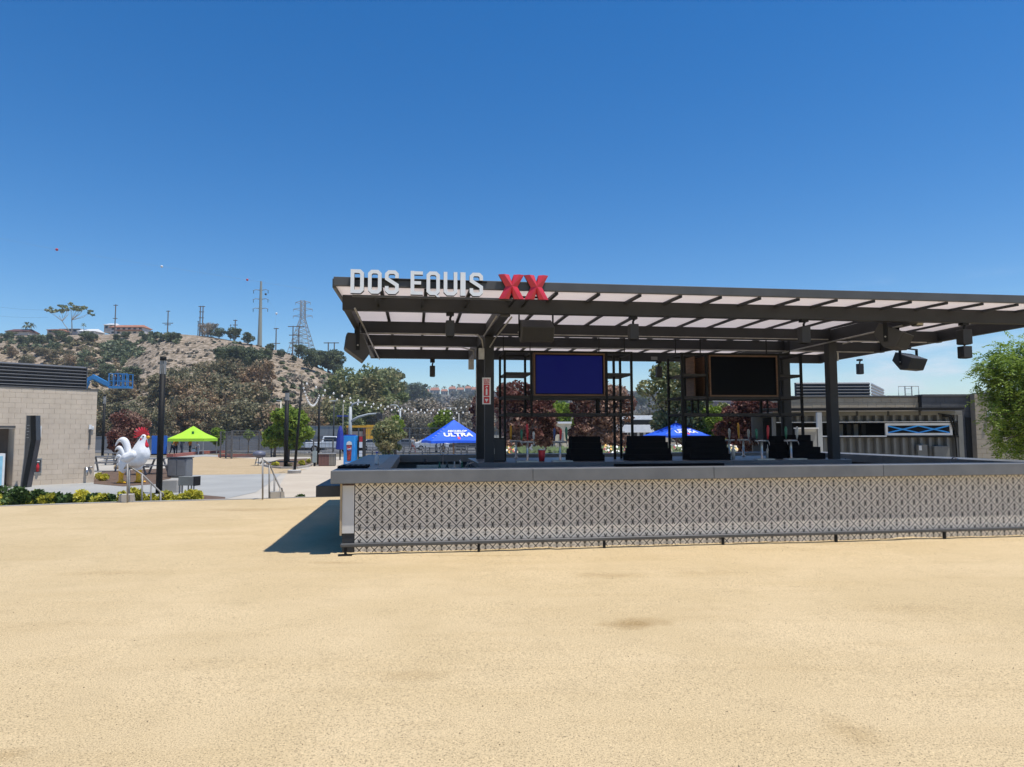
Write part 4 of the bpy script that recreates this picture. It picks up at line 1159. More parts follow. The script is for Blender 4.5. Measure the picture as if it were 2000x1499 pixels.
def letter(ch, x0, x1, z0, z1, sw):
    h = sw / 2; a, b, c, d = x0 + h, x1 - h, z0 + h, z1 - h
    cx_ = (b - a) * 0.22; W, H_ = b - a, d - c
    m = MB(); y0, y1 = -0.03, 0.05
    oct_ = [(a + cx_, c), (b - cx_, c), (b, c + cx_), (b, d - cx_), (b - cx_, d), (a + cx_, d), (a, d - cx_), (a, c + cx_)]
    if ch == 'D': stroke_prism(m, [(a, c), (b - cx_, c), (b, c + cx_), (b, d - cx_), (b - cx_, d), (a, d)], sw, y0, y1, True)
    if ch in 'OQ': stroke_prism(m, oct_, sw, y0, y1, True)
    if ch == 'Q': m.prism([(x1 - sw * 1.3, z0 - 0.001 - sw * 0.0), (x1 - sw * 0.45, z0 + sw * .0 - 0.001), (x1 + sw * 0.05, z0 - sw * 0.55), (x1 - sw * 0.75, z0 - sw * 0.55)], y0, y1, 0, m_side=1)
    if ch == 'U': stroke_prism(m, [(a, z1), (a, c + cx_), (a + cx_, c), (b - cx_, c), (b, c + cx_), (b, z1)], sw, y0, y1)
    if ch == 'I': m.prism([(x0, z0), (x1, z0), (x1, z1), (x0, z1)], y0, y1, 0, m_side=1)
    if ch == 'S': stroke_prism(m, [(b, d - H_ * .30), (b, d - cx_), (b - cx_, d), (a + cx_, d), (a, d - cx_), (a, d - H_ * .33), (b, c + H_ * .36), (b, c + cx_), (b - cx_, c), (a + cx_, c), (a, c + cx_), (a, c + H_ * .30)], sw, y0, y1)
    if ch == 'E':
        m.prism([(x0, z0), (x0 + sw, z0), (x0 + sw, z1), (x0, z1)], y0, y1, 0, m_side=1)
        for zz_, k in ((z0, 1), (c + H_ * .5 - h * .9, .85), (z1 - sw, 1)):
            m.prism([(x0 + sw + 0.0005, zz_), (x0 + (x1 - x0) * k, zz_), (x0 + (x1 - x0) * k, zz_ + sw * .92), (x0 + sw + 0.0005, zz_ + sw * .92)], y0, y1, 0, m_side=1)
    return m
M_LETTER = mat('white acrylic letter face', (0.80, 0.82, 0.83), 0.35, (0.75, 0.77, 0.78), 3)
M_RETURN = mat('dark letter return', (0.03, 0.028, 0.035), 0.5)
LET = [('D', 685, 711, 527, 574), ('O', 719, 745.5, 529, 575.5), ('S', 752, 779, 530, 577), ('E', 802, 826, 531, 578), ('Q', 833, 859, 532.5, 579), ('U', 866.5, 893, 533, 580), ('I', 899, 909, 533.5, 580.5), ('S', 917, 943, 535, 581)]
sign = bar_thing('letter_sign', 'white channel letters DOS EQUIS standing on the front beam of the canopy', 'sign')
sgn_z0 = on_v(700, 574, VS)[1]; sgn_z1 = on_v(700, 527.5, VS)[1]
sw_ = (on_v(696, 550, VS)[0] - on_v(685, 550, VS)[0]) * 0.66
for ch, a, b, t0, t1 in LET:
    ua, ub = on_v(a, 550, VS)[0], on_v(b, 550, VS)[0]
    lm = letter(ch, 0, ub - ua, 0, sgn_z1 - sgn_z0, sw_ if ch != 'I' else ub - ua)
    o = lm.build('letter', [M_LETTER, M_RETURN], sign, loc=(ua, VS, sgn_z0))
    o['label'] = 'white letter ' + ch
ua, ub = on_v(687, 580, VS)[0], on_v(1066, 580, VS)[0]
MB().box(ua, ub - 0.45, VS + 0.052, VS + 0.09, sgn_z0 - 0.028, sgn_z0 - 0.004).build('rail', M_FASCIA, sign)
MB().box(ua, ub - 0.8, VS + 0.055, VS + 0.08, sgn_z0 + 0.2, sgn_z0 + 0.222).build('rail', M_BLACK, sign)
for u in np.arange(ua + 0.3, ub - 0.5, 0.62):
    MB().box(u - 0.015, u + 0.015, VS + 0.092, 0.455, sgn_z0 - 0.026, sgn_z0 - 0.006).build('bracket', M_BLACK, sign)
# double X emblem with ridged faces
xx = bar_thing('emblem_sign', 'red faceted double X emblem standing on the canopy beam right of the letters', 'sign')
M_REDA = mat('bright red face', (0.62, 0.035, 0.06), 0.4)
M_REDB = mat('deep red side', (0.06, 0.01, 0.02), 0.5)
zx0, zx1 = on_v(1020, 585, VS)[1], on_v(1020, 537.5, VS)[1]
us = [on_v(px, 560, VS)[0] for px in (974, 1024, 1022, 1071)]
for k in range(2):
    ua, ub = (us[0], us[1] - 0.002) if k == 0 else (us[1] + 0.001, us[3])
    W, H_ = ub - ua, zx1 - zx0; aw = W * 0.41
    m = MB(); cy = -0.055; fy = 0.0; by = 0.05
    C_ = (W / 2, cy, H_ / 2); cor = []
    # 12 outline points
    nx = W * 0.235; nz_ = H_ * 0.27
    out = [(0, 0), (aw, 0), (W / 2, nz_), (W - aw, 0), (W, 0), (W / 2 + nx, H_ / 2), (W, H_), (W - aw, H_), (W / 2, H_ - nz_), (aw, H_), (0, H_), (W / 2 - nx, H_ / 2)]
    vs = [(x, fy, z) for x, z in out] + [(x, by, z) for x, z in out] + [C_]
    ridge = [((aw / 2), 0), (W - aw / 2, 0), (W - aw / 2, H_), (aw / 2, H_)]
    vs += [(x, fy - 0.03, z) for x, z in ridge]
    c = 24; r0 = 25
    fs = [(c, 11, 0, r0), (c, r0, 1, 2), (c, 2, 3, r0 + 1), (c, r0 + 1, 4, 5), (c, 5, 6, r0 + 2), (c, r0 + 2, 7, 8), (c, 8, 9, r0 + 3), (c, r0 + 3, 10, 11),
          (0, 1, r0), (3, 4, r0 + 1), (6, 7, r0 + 2), (9, 10, r0 + 3)]
    m.add(vs, fs, 0)
    base = len(m.v) - len(vs)
    for i in range(12):
        j = (i + 1) % 12
        m.f.append((base + i, base + 12 + i, base + 12 + j, base + j)); m.m.append(1)
    m.f.append(tuple(base + 12 + i for i in range(12))); m.m.append(1)
    m.build('emblem_letter', [M_REDA, M_REDB], xx, loc=(ua, VS, zx0))
MB().box(us[0] + 0.15, us[3] - 0.1, VS + 0.052, VS + 0.08, zx0 + 0.03, zx0 + 0.055).build('rail', M_BLACK, xx)
for u in (us[0] + 0.25, us[3] - 0.25):
    MB().box(u - 0.015, u + 0.015, VS + 0.082, 0.455, zx0 + 0.03, zx0 + 0.05).build('bracket', M_BLACK, xx)

# ------------------------------------------------------------------ column notice
vsn = CVS[0] - cw - 0.006
ua, z1 = on_v(942, 738, vsn); ub, z0 = on_v(958.5, 790, vsn)
fs_ = bar_thing('extinguisher_sign', 'red and white fire extinguisher sign on the front left canopy column', 'sign', (ua + ub) / 2, vsn, (z0 + z1) / 2)
hw, hh = (ub - ua) / 2, (z1 - z0) / 2
MB().box(-hw, hw, -0.004, 0.004, -hh, hh).build('plate', M_WHITE, fs_)
MB().box(-hw * .68, hw * .68, -0.007, -0.0045, hh * .52, hh * .93).build('red_band', M_RED, fs_)
MB().box(-hw * .68, hw * .68, -0.007, -0.0045, -hh * .38, hh * .48).build('red_band', M_RED, fs_)
MB().box(-hw * .68, hw * .68, -0.007, -0.0045, -hh * .93, -hh * .44).build('red_band', M_RED, fs_)
text_mesh('lettering', 'FIRE', hh * .34, 0.0008, M_WHITE, fs_, (0, -0.0085, hh * .80), xs=0.62)
text_mesh('lettering', 'EXTINGUISHER', hh * .2, 0.0008, M_WHITE, fs_, (0, -0.0085, hh * .62), xs=0.36)
ic = MB(); ic.prism([(-hw * .2, -hh * .3), (hw * .2, -hh * .3), (hw * .2, hh * .1), (hw * .08, hh * .2), (-hw * .08, hh * .2), (-hw * .2, hh * .1)], -0.0095, -0.0075)
ic.prism([(-hw * .35, hh * .24), (hw * .32, hh * .3), (hw * .3, hh * .38), (-hw * .1, hh * .36)], -0.0095, -0.0075)
ic.build('icon', M_WHITE, fs_)
MB().prism([(-hw * .42, -hh * .6), (hw * .42, -hh * .6), (0, -hh * .86)], -0.0095, -0.0075).build('arrow', M_WHITE, fs_)

# ------------------------------------------------------------------ hanging cans, speakers, floodlights
def can(px, v, py_top, py_bot, w, label, py_mount=None, group='black square cans hung from the canopy'):
    u, zb = on_v(px, py_bot, v); _, zt = on_v(px, py_top, v)
    r = bar_thing('hanging_speaker', label, 'speaker', u, v, zb, group)
    hgt = zt - zb
    bevel(MB().box(-w / 2, w / 2, -w * .45, w * .45, 0, hgt).build('body', mat('matte black can', (0.022, 0.022, 0.023), 0.6), r), 0.01, 2)
    MB().box(-w * .38, w * .38, -w * .33, w * .33, -0.006, -0.001).build('grille', M_RUBBER, r)
    st = MB(); zm = ZU - 0.04 - BD - zb
    st.tube((0, 0, hgt), (0.0, 0, hgt + 0.05), 0.018, n=8); st.tube((0.0, 0, hgt + 0.05), (0.02, 0, zm - 0.09 if zm - 0.09 > hgt + 0.06 else hgt + 0.07), 0.016, n=8)
    st.build('stem', M_BLACK, r)
    MB().box(-0.055, 0.055, -0.05, 0.05, max(zm - 0.085, hgt + 0.075), max(zm - 0.002, hgt + 0.12)).build('mount', M_BLACK, r)
    return r
can(879, VB[0], 627, 658, 0.125, 'black square can hanging from the front beam below the letters DOS')
can(1237, VB[0], 634, 664, 0.14, 'black square can hanging from the front beam above the first screen\'s right edge')
can(1571, VB[0], 639, 671, 0.15, 'black square can hanging from the front beam above the second screen\'s right edge')
can(1884, VB[0], 645, 673, 0.17, 'black square can hanging from the front beam far right against the sky')
can(1885, VB[1], 677, 700, 0.19, 'dark square can below the far right can, lowest on the right of the canopy')
can(844.5, VB[3], 715, 736, 0.125, 'small black can hanging from the rear beam left of the columns')
can(1287, VB[3], 716, 737, 0.135, 'small black can hanging from the rear beam between the two screens')
can(1680, VB[3], 711, 731, 0.14, 'small black can hanging from the rear beam right of the right column')
def speaker(px, py, v, w, h_, d, tilt, rz, label, name='loudspeaker'):
    u, z = on_v(px, py, v)
    r = bar_thing(name, label, 'speaker', u, v, z, None, rz)
    body = bpy.data.objects.new('cabinet', None)
    prof = [(-d * .5, h_ * .5), (-d * .5, -h_ * .28), (-d * .12, -h_ * .5), (d * .5, -h_ * .1), (d * .5, h_ * .5)] if tilt else [(-d * .42, h_ * .5), (-d * .5, -h_ * .1), (d * .25, -h_ * .62), (d * .5, -h_ * .3), (d * .2, h_ * .46)]
    R = Matrix.Rotation(tilt, 4, 'X')
    m = MB(); m.prism(prof, -w / 2, w / 2, axis='x')
    m.v = [tuple(R @ Vector(p)) for p in m.v]
    bevel(m.build('cabinet', mat('charcoal cabinet', (0.045, 0.042, 0.04), 0.65), r), 0.012, 2)
    g_ = MB(); g_.box(-w * .46, w * .46, -d * .5 - 0.006, -d * .5 - 0.001, -h_ * .25, h_ * .46); g_.v = [tuple(R @ Vector(p)) for p in g_.v]
    if not tilt: g_ = MB(); g_.bar((0, -d * .425 - .006, h_ * .45), (0, -d * .495 - .006, -h_ * .07), w * .9, .005)
    g_.build('grille', mat('speaker grille', (0.03, 0.028, 0.026), 0.8, bump=0.6, bscale=200), r)
    for s in (-1, 1):
        MB().box(s * (w / 2 + 0.012) - 0.008, s * (w / 2 + 0.012) + 0.008, -0.03, 0.03, -0.08, ZU - 0.04 - z if v in () else h_ * .5 + 0.14).build('bracket_arm', M_BLACK, r)
    MB().box(-w / 2 - 0.02, w / 2 + 0.02, -0.03, 0.03, h_ * .5 + 0.142, h_ * .5 + 0.165).build('bracket_bar', M_BLACK, r)
    MB().box(-0.05, 0.05, -0.05, 0.05, h_ * .5 + 0.167, max(h_ * .5 + 0.2, ZU - 0.04 - z - 0.01)).build('mount', M_BLACK, r)
    for s in (-1, 1): MB().tube((s * (w / 2 + 0.021), 0, 0), (s * (w / 2 + 0.03), 0, 0), 0.014, n=8).build('bolt', M_GALV, r)
    return r
speaker(1047, 650, 0.85, 0.50, 0.30, 0.34, rad(28), rad(0), 'large charcoal loudspeaker hung under the front beam below the red double X')
speaker(1742, 662, 0.95, 0.66, 0.34, 0.40, rad(28), rad(38), 'large charcoal loudspeaker angled outward under the front beam near the right column')
speaker(697, 678, 2.3, 0.44, 0.42, 0.40, 0, rad(-82), 'black loudspeaker hung sideways at the left end of the canopy')
speaker(1775, 709, 5.4, 0.70, 0.36, 0.42, rad(24), rad(24), 'dark loudspeaker hung below the right end of the canopy against the sky')
def flood(px, py, v, label):
    u, z = on_v(px, py, v)
    r = bar_thing('floodlight', label, 'floodlight', u, v, z)
    bevel(MB().box(-0.07, 0.07, -0.05, 0.06, -0.045, 0.045).build('housing', M_FASCIA, r), 0.01)
    MB().box(-0.055, 0.055, -0.056, -0.0515, -0.033, 0.033).build('lens', mat('frosted lens', (0.6, 0.58, 0.5), 0.3), r)
    MB().tube((0, 0.01, 0.046), (0, 0.01, 0.14), 0.012).build('stem', M_BLACK, r)
flood(987, 613, 0.66, 'small floodlight with frosted lens under the front beam left of the big speaker')
flood(1792, 632, 0.7, 'small floodlight under the front beam right of the angled speaker')

# ------------------------------------------------------------------ island between the columns
ISV0 = 2.62; ISV1 = 5.0; ZI = 1.10
isl = bar_thing('bar_island', 'dark central island platform of the bar holding columns racks and taps', 'bar island')
ui0, ui1 = CU[0] - 0.22, CU[1] + 0.2
M_ISL = mat('island top', (0.10, 0.10, 0.11), 0.35, (0.13, 0.13, 0.14), 3)
for a, b in ((ui0, ui0 + 2.3), (ui0 + 2.3, ui0 + 4.7), (ui0 + 4.7, ui1)):
    slab('top_slab', a + .0015, b - .0015, ISV0, ISV1, ZI - 0.10, ZI, M_ISL, isl)
slab('cabinet', ui0 + 0.06, ui1 - 0.06, ISV0 + 0.07, ISV1 - 0.07, 0.0, ZI - 0.102, M_BASEW, isl, 0)
for k in range(9):
    u = ui0 + 0.1 + k * (ui1 - ui0 - 0.2) / 9
    slab('cabinet_door', u + 0.01, u + (ui1 - ui0 - 0.2) / 9 - 0.01, ISV0 + 0.05, ISV0 + 0.068, 0.12, ZI - 0.16, M_DARKGREY, isl, 0)
for px0, px1 in ((1010, 1052), (1080, 1119), (1480, 1514), (1541, 1577)):
    v = ISV0 + 0.06
    a, b = on_v(px0, 900, v)[0], on_v(px1, 900, v)[0]
    tr_ = bar_thing('drip_tray', 'steel drip tray below the %s tap tower' % {1010: 'leftmost', 1080: 'red capped second', 1480: 'third', 1541: 'rightmost'}[px0], 'drip tray', a, v, ZI + 0.001)
    MB().box(0, b - a, 0, 0.2, 0, 0.02).build('tray', M_STEEL, tr_)
    MB().box(0.02, b - a - 0.02, 0.02, 0.18, 0.0205, 0.024).build('grate', M_MIDGREY, tr_)

# racks
M_RACK = mat('blackened rack steel', (0.008, 0.008, 0.008), 0.6, spec=0.2)
VF, VBk = 3.25, 3.98
def rack(name, label, pxs, side):
    r = bar_thing(name, label, 'shelf rack')
    w = 0.021
    zt = zz(686, VF, 1100); z1 = zz(731, VF, 1100); z2 = zz(776, VF, 1100); z3 = zz(810, VF, 1100)
    ul, tl, trr, ur = [uz(p_, VF, 780) for p_ in pxs]
    um_list = sorted(set([ul, tl - 0.04, trr + 0.04, ur]))
    def post(u, v, z0, z1_): MB().box(u - w, u + w, v - w, v + w, z0, z1_).build('post', M_RACK, r)
    def railh(u0, u1, v, z): MB().box(u0 + w + .001, u1 - w - .001, v - w * .9, v + w * .9, z - w * .9, z + w * .9).build('rail', M_RACK, r)
    def raild(u, z, h=w): MB().box(u - w * .9, u + w * .9, VF + w + .001, VBk - w - .001, z - h, z + h).build('rail', M_RACK, r)
    for u, full in ((ul, True), (tl - 0.04, False), (trr + 0.04, False), (ur, True)):
        for v in (VF, VBk):
            post(u, v, ZI + 0.002 if full else z3 - 0.03, zt)
    extra = ur - 0.0 if side == 'r' else ul
    for u in ((ur - 0.24,) if side == 'r' else (ul + 0.2,)):
        post(u, (VF + VBk) / 2, ZI + 0.002, zt - 0.03)
    for v in (VF, VBk):
        for a, b in ((ul, tl - 0.04), (tl - 0.04, trr + 0.04), (trr + 0.04, ur)):
            railh(a, b, v, zt - 0.02)
    for u in (ul, tl - 0.04, trr + 0.04, ur):
        for z in (zt - 0.02, z2, z3): raild(u, z)
    # shelves of dark timber with a steel edge
    M_SH = mat('dark timber shelf', (0.018, 0.012, 0.009), 0.6, (0.010, 0.008, 0.006), 5, stretch=(1, 8, 8))
    def shelf(u0, u1, z):
        MB().box(u0 + w + .002, u1 - w - .002, VF - w, VBk + w, z - 0.026, z + 0.026).build('shelf', M_SH, r)
    for z in (z2, z3):
        for a, b in ((ul, tl - 0.04), (tl - 0.04, trr + 0.04), (trr + 0.04, ur)): shelf(a, b, z)
    shelf(ul, tl - 0.04, z1); shelf(trr + 0.04, ur, z1)
    if side == 'r':
        for px in (1157, 1170): u = uz(px, VBk, 790); MB().box(u - .014, u + .014, VBk - .5, VBk - .47, z3 + .02, z2 - .02).build('divider', M_RACK, r)
    else:
        for px in (1345, 1362, 1476, 1497): u = uz(px, VBk, 790); MB().box(u - .014, u + .014, VBk - .5, VBk - .47, z3 + .02, z2 - .02).build('divider', M_RACK, r)
    # hangers up to the beam
    for u in (ul + 0.02, tl, trr, ur - 0.02):
        MB().box(u - .008, u + .008, (VF + VBk) / 2 - .008, (VF + VBk) / 2 + .008, zt, ZU - 0.042).build('hanger', M_RACK, r)
    return tl, trr, z2, zt, r
r1 = rack('shelf_rack', 'left open black steel shelf rack around the blue screen', (986, 1042, 1181, 1234), 'r')
r2 = rack('shelf_rack', 'right open black steel shelf rack around the black screen', (1333, 1385, 1518, 1566), 'l')
M_SCRB = mat('blue lit screen', (0.004, 0.004, 0.03), 0.12, emit=(0.004, 0.005, 0.070), estr=0.8, spec=0.05)
M_SCRK = mat('dark screen', (0.002, 0.002, 0.003), 0.3, spec=0.04)
for (tl, trr, z2, zt, _), scr, lb in ((r1, M_SCRB, 'large wall television showing a plain dark blue screen in a wood frame'), (r2, M_SCRK, 'large television with black screen in a wood frame')):
    tv = bar_thing('television', lb, 'television', (tl + trr) / 2, VF - 0.02, 0)
    hw = (trr - tl) / 2; zb, ztp = z2 + 0.022, zt - 0.045
    f = 0.027
    for x0, x1, a, b in ((-hw, hw, ztp - f, ztp), (-hw, hw, zb, zb + f), (-hw, -hw + f, zb + f, ztp - f), (hw - f, hw, zb + f, ztp - f)):
        MB().box(x0 + .0005, x1 - .0005, -0.03, 0.14, a, b).build('frame', M_WOOD, tv)
    MB().box(-hw + f, hw - f, 0.0, 0.012, zb + f, ztp - f).build('screen', scr, tv)
    b_ = MB(); 
    for x0, x1, a, b in ((-hw + f, hw - f, ztp - f - .018, ztp - f), (-hw + f, hw - f, zb + f, zb + f + .018), (-hw + f, -hw + f + .018, zb + f + .018, ztp - f - .018), (hw - f - .018, hw - f, zb + f + .018, ztp - f - .018)):
        b_.box(x0, x1, -0.012, -0.0005, a, b)
    b_.build('bezel', M_RUBBER, tv)
    MB().box(-hw + f, hw - f, 0.013, 0.09, zb + f, ztp - f).build('casing', M_BLACK, tv)
# wooden cubby to the left of the black screen
cb = bar_thing('wood_cubby', 'orange brown wooden cubby standing left of the black television', 'cubby')
ua, ub = uz(1343, VBk - .1, 730), uz(1379, VBk - .1, 730); za, zb = r2[2] + 0.022, r2[3] - 0.04
for k in range(3):
    u = ua + (ub - ua) * k / 2
    MB().box(u - .012, u + .012, VBk - .45, VBk - .04, za, zb).build('side_panel', M_WOOD, cb)
MB().box(ua - .01, ub + .01, VBk - .038, VBk - .02, za, zb).build('back_panel', M_WOOD, cb)
# equipment cupboard at the foot of the left column
eq = bar_thing('equipment_cupboard', 'matte black equipment cupboard beside the left column', 'cupboard')
v = 3.0; ua, ub = uz(961, v, 870), uz(987, v, 870); zt = zz(856, v, 970)
slab('body', ua, ub, v, v + 0.5, ZI + .002, zt, M_BLACK, eq)
slab('door', ua + .015, ub - .015, v - .012, v - .001, ZI + .02, zt - .02, M_DARKGREY, eq, 0.002)
slab('handle', ua + .03, ua + .045, v - .03, v - .013, ZI + .14, ZI + .24, M_GALV, eq, 0.002)

# stepped bottle risers
def riser(px0, px1, pyt, label, steps, v=2.86):
    ua, ub = uz(px0, v, 880), uz(px1, v, 880); zt = zz(pyt, v, (px0 + px1) / 2)
    r = bar_thing('bottle_riser', label, 'riser', (ua + ub) / 2, v, ZI + .002, 'stepped black bottle risers on the bar island')
    W = ub - ua; H_ = zt - ZI
    n = len(steps)
    for i, (l_, r_) in enumerate(steps):
        z0, z1 = H_ * i / n, H_ * (i + 1) / n
        slab('step', -W / 2 + W * l_, W / 2 - W * r_, 0.05 * i, 0.42, z0 + (.001 if i else 0), z1, M_RUBBER, r, 0.003)
riser(1114, 1181, 853, 'stepped black bottle riser right of the two left taps', ((0, 0), (.03, .03), (.09, .05), (.1, .06)))
riser(1230, 1313, 852, 'widest stepped black bottle riser between the two racks', ((0, 0), (.05, .03), (.08, .05), (.09, .08)))
riser(1349, 1427, 852, 'stepped black bottle riser below the left of the black screen', ((0, 0), (.02, .02), (.08, .03), (.1, .04)))
riser(1517, 1546, 852, 'narrow black riser beside the rear right column', ((0, 0), (.02, .0), (.05, .0)), 3.05)
riser(1549, 1612, 850, 'stepped black bottle riser next to the front right column', ((0, 0), (0, .1), (.04, .28), (.08, .3)))
# beer taps
def taps(px, v, handles, label, h=0.34):
    u = uz(px, v, 880)
    r = bar_thing('beer_tap', label, 'beer tap', u, v, ZI + .002)
    tw = MB()
    tw.lathe([(.045, 0), (.045, .02), (.022, .035), (.02, h), (.024, h + .01), (.024, h + .03)], 12)
    tw.build('tower', M_STEEL, r, True)
    hd = MB(); hd.tube((-.13, 0, h + .01), (.13, 0, h + .01), .02, n=10); hd.build('manifold', M_STEEL, r, True)
    n = len(handles)
    for i, (mt, hl, tilt) in enumerate(handles):
        x = -.11 + .22 * i / max(1, n - 1) if n > 1 else 0
        MB().path([(x, -.02, h), (x, -.07, h - .01), (x + .004, -.085, h - .07)], [.009, .009, .007], 6).build('spout', M_STEEL, r, True)
        k = MB(); 
        p0 = Vector((x, -.03, h + .04)); p1 = p0 + Vector((tilt, 0, hl))
        k.path([p0, p0.lerp(p1, .25), p0.lerp(p1, .8), p1], [.009, .02, .026, .012], 6)
        k.build('handle', mt, r, True)
M_GRN = mat('dark green paint', (0.02, 0.16, 0.09), 0.4); M_LGT = mat('light tap handle', (0.55, 0.55, 0.52), 0.4); M_TBLUE = mat('navy tap handle', (0.03, 0.06, 0.2), 0.4)
vt = ISV0 + 0.2
taps(1030, vt, ((M_GRN, .2, 0), (M_RED, .30, -.01), (M_LGT, .16, 0)), 'leftmost steel beer tap with a tall red handle and a green one')
taps(1094, vt, ((M_TBLUE, .22, 0), (M_RED, .2, .01), (M_GRN, .24, 0)), 'second beer tap with navy red and green handles in front of the beige hut')
taps(1488, vt, ((M_GRN, .2, -.01), (M_RED, .26, .01)), 'beer tap with green and red handles below the black screen')
taps(1545, vt, ((M_GRN, .24, 0), (M_LGT, .24, .01)), 'rightmost beer tap with green and white handles beside the corner riser')
taps(1008, 4.6, ((M_YELLOW, .3, 0), (M_GRN, .16, 0)), 'rear beer tap with an orange handle at the left of the island')
taps(1452, 4.6, ((M_YELLOW, .34, -.01), (M_LGT, .2, 0)), 'rear beer tap with a tall orange handle in front of the purple shrub')
taps(1424, 4.3, ((M_LGT, .22, 0),), 'rear beer tap with one pale handle right of the middle riser')
cup = bar_thing('drink_cup', 'red plastic cup standing on the island between the two left taps', 'cup', uz(1058, 3.1, 880), 3.1, ZI + .002)
MB().lathe([(.05, 0), (.07, .2)], 14).build('cup_body', M_RED, cup, True)
MB().lathe([(.073, .2), (.073, .215)], 14).build('rim', M_WHITE, cup, True)
for px, lb in ((1432, 'clear pale bottle standing right of the middle riser'), (1500, 'pale bottle on the island left of the rear right column')):
    b_ = bar_thing('bottle', lb, 'bottle', uz(px, 3.4, 880), 3.4, ZI + .002)
    MB().lathe([(.035, 0), (.035, .16), (.014, .21), (.014, .27)], 12).build('glass', M_LGT, b_, True)
    MB().lathe([(.016, .27), (.016, .29)], 10).build('cap', M_BLACK, b_, True)

# small goods on the counter
b_ = bar_thing('water_bottle', 'clear plastic water bottle with blue cap on the left counter', 'bottle', uz(736, 1.9, 890), 1.9, ZT + .002)
M_CLEAR = mat('clear plastic', (0.45, 0.5, 0.55), 0.15); 
MB().lathe([(.032, 0), (.034, .02), (.03, .06), (.034, .1), (.032, .13), (.013, .165), (.013, .175)], 14).build('bottle_body', M_CLEAR, b_, True)
MB().lathe([(.019, .175), (.019, .2)], 12).build('cap', mat('royal blue cap', (0.02, 0.04, 0.4), 0.4), b_, True)
p0 = (at_z(690, 913, ZT) - BO)
mt_ = bar_thing('bar_mat', 'black rubber bar mat lying on the left end of the counter', 'bar mat', 0.02, .62, ZT + .002)
bevel(MB().box(0, .42, 0, .6, 0, .03).build('mat_sheet', M_RUBBER, mt_), .008)
for i in range(5): MB().box(.03 + i * .078, .055 + i * .078, .04, .56, .031, .036).build('ridge', M_DARKGREY, mt_)
mt2 = bar_thing('bar_mat', 'thin black mat on the front counter below the middle risers', 'bar mat', uz(1200, .42, 908), .30, ZT + .002)
MB().box(0, uz(1408, .42, 908) - uz(1200, .42, 908), 0, .15, 0, .035).build('mat_sheet', M_RUBBER, mt2)
# equipment in the wells of the bar
def station(u, v, w, d, h, label, name='ice_bin', rails=True):
    r = bar_thing(name, label, 'bar station', u, v, 0.0)
    slab('cabinet', 0, w, 0, d, 0.1, h - .12, M_STEEL, r, .004)
    rim = MB(); rim.box(0, w, 0, .04, h - .118, h); rim.box(0, w, d - .04, d, h - .118, h); rim.box(0, .04, .0402, d - .0402, h - .118, h); rim.box(w - .04, w, .0402, d - .0402, h - .118, h)
    rim.build('rim', M_STEEL, r)
    for x in (0.05, w - .05):
        for y in (.05, d - .05): MB().tube((x, y, 0), (x, y, .1), .02).build('leg', M_STEEL, r)
    f_ = MB(); f_.path([(w * .6, d - .02, h), (w * .6, d - .02, h + .2), (w * .6, d - .08, h + .27), (w * .6, d - .2, h + .24)], .012, 8); f_.build('faucet', M_STEEL, r, True)
    MB().tube((w * .2, d - .02, h), (w * .2, d - .02, h + .14), .03, n=10).build('soap_pump', M_DARKGREY, r, True)
station(1.15, 6.1, 1.0, .55, .9, 'steel hand sink at the rear left of the bar well')
station(2.3, 6.1, 1.2, .55, .95, 'steel ice bin in the left bar well before the rear counter')
station(1.15, .95, 1.1, .55, .92, 'steel sink close behind the front counter at the left')
station(9.5, 6.0, 1.1, .5, .95, 'steel sink in the right bar well near the rear counter')
station(9.9, .95, .7, .5, .9, 'steel ice bin behind the right end of the front counter')
def crate_rack(u, v, label):
    r = bar_thing('bottle_rack', label, 'bottle rack', u, v, 0)
    slab('tray', 0, .8, 0, .35, .75, .79, M_BLACK, r)
    for i in range(5):
        b = MB(); b.lathe([(.035, .792), (.035, .93), (.014, .99), (.014, 1.05)], 8, (.1 + .15 * i, .17, 0)); b.build('bottle', (M_GRN, M_GLASS, M_LGT)[i % 3], r, True)
    for x in (0.04, .76): MB().box(x - .02, x + .02, .1, .14, 0, .749).build('leg', M_BLACK, r)
crate_rack(1.5, 4.4, 'dark rack of bottles in the left bar well')
crate_rack(9.6, 4.2, 'dark rack of bottles in the right bar well')
hose = bar_thing('drink_hose', 'pale curled hose hanging over the inner edge at the left column', 'hose', 2.1, 2.4, .7)
MB().path([(0, 0, .42), (-.12, -.05, .38), (-.22, -.08, .2), (-.1, -.1, .06), (.1, -.08, .02)], .012, 8).build('tube', M_GALV, hose, True)
struct(MB().box(.44, L - .43, WV + .13, DV - .23, -.02, .012).build('bar_floor', mat('bar floor concrete', (0.2, 0.19, 0.18), 0.8), None))
bpy.data.objects['bar_floor'].location = BO; bpy.data.objects['bar_floor'].rotation_euler = (0, 0, TH)
# ================================================================== LEFT BUILDING
M_BLK = mat('tan split face block', (0.62, 0.515, 0.40), 0.9, (0.55, 0.455, 0.35), 2.2, detail=6, bump=0.35, bscale=70, coord='World')
M_BLK2 = mat('tan split face block darker', (0.60, 0.50, 0.385), 0.9, (0.54, 0.445, 0.34), 2.2, detail=6, bump=0.35, bscale=70, coord='World')
M_MORT = mat('block mortar', (0.58, 0.49, 0.385), 0.95)
M_CORR = mat('charcoal corrugated metal', (0.085, 0.09, 0.1), 0.5, (0.07, 0.075, 0.085), 3)
cR = G(183, 943); dL = G(-100, 957)
bdir = (cR - Vector((dL.x, dL.y, cR.z))).normalized(); brz = math.atan2(bdir.y, bdir.x)
bh = top_z(190, 763, cR.y) - ZP
lb = thing('block_building', 'tan concrete block building with corrugated roof screen at the left edge', 'building', tuple(cR), brz)
BL, BDp, BH = 0.4, 0.2, bh / 19.0
wallL = 12.0
door0, door1 = None, None
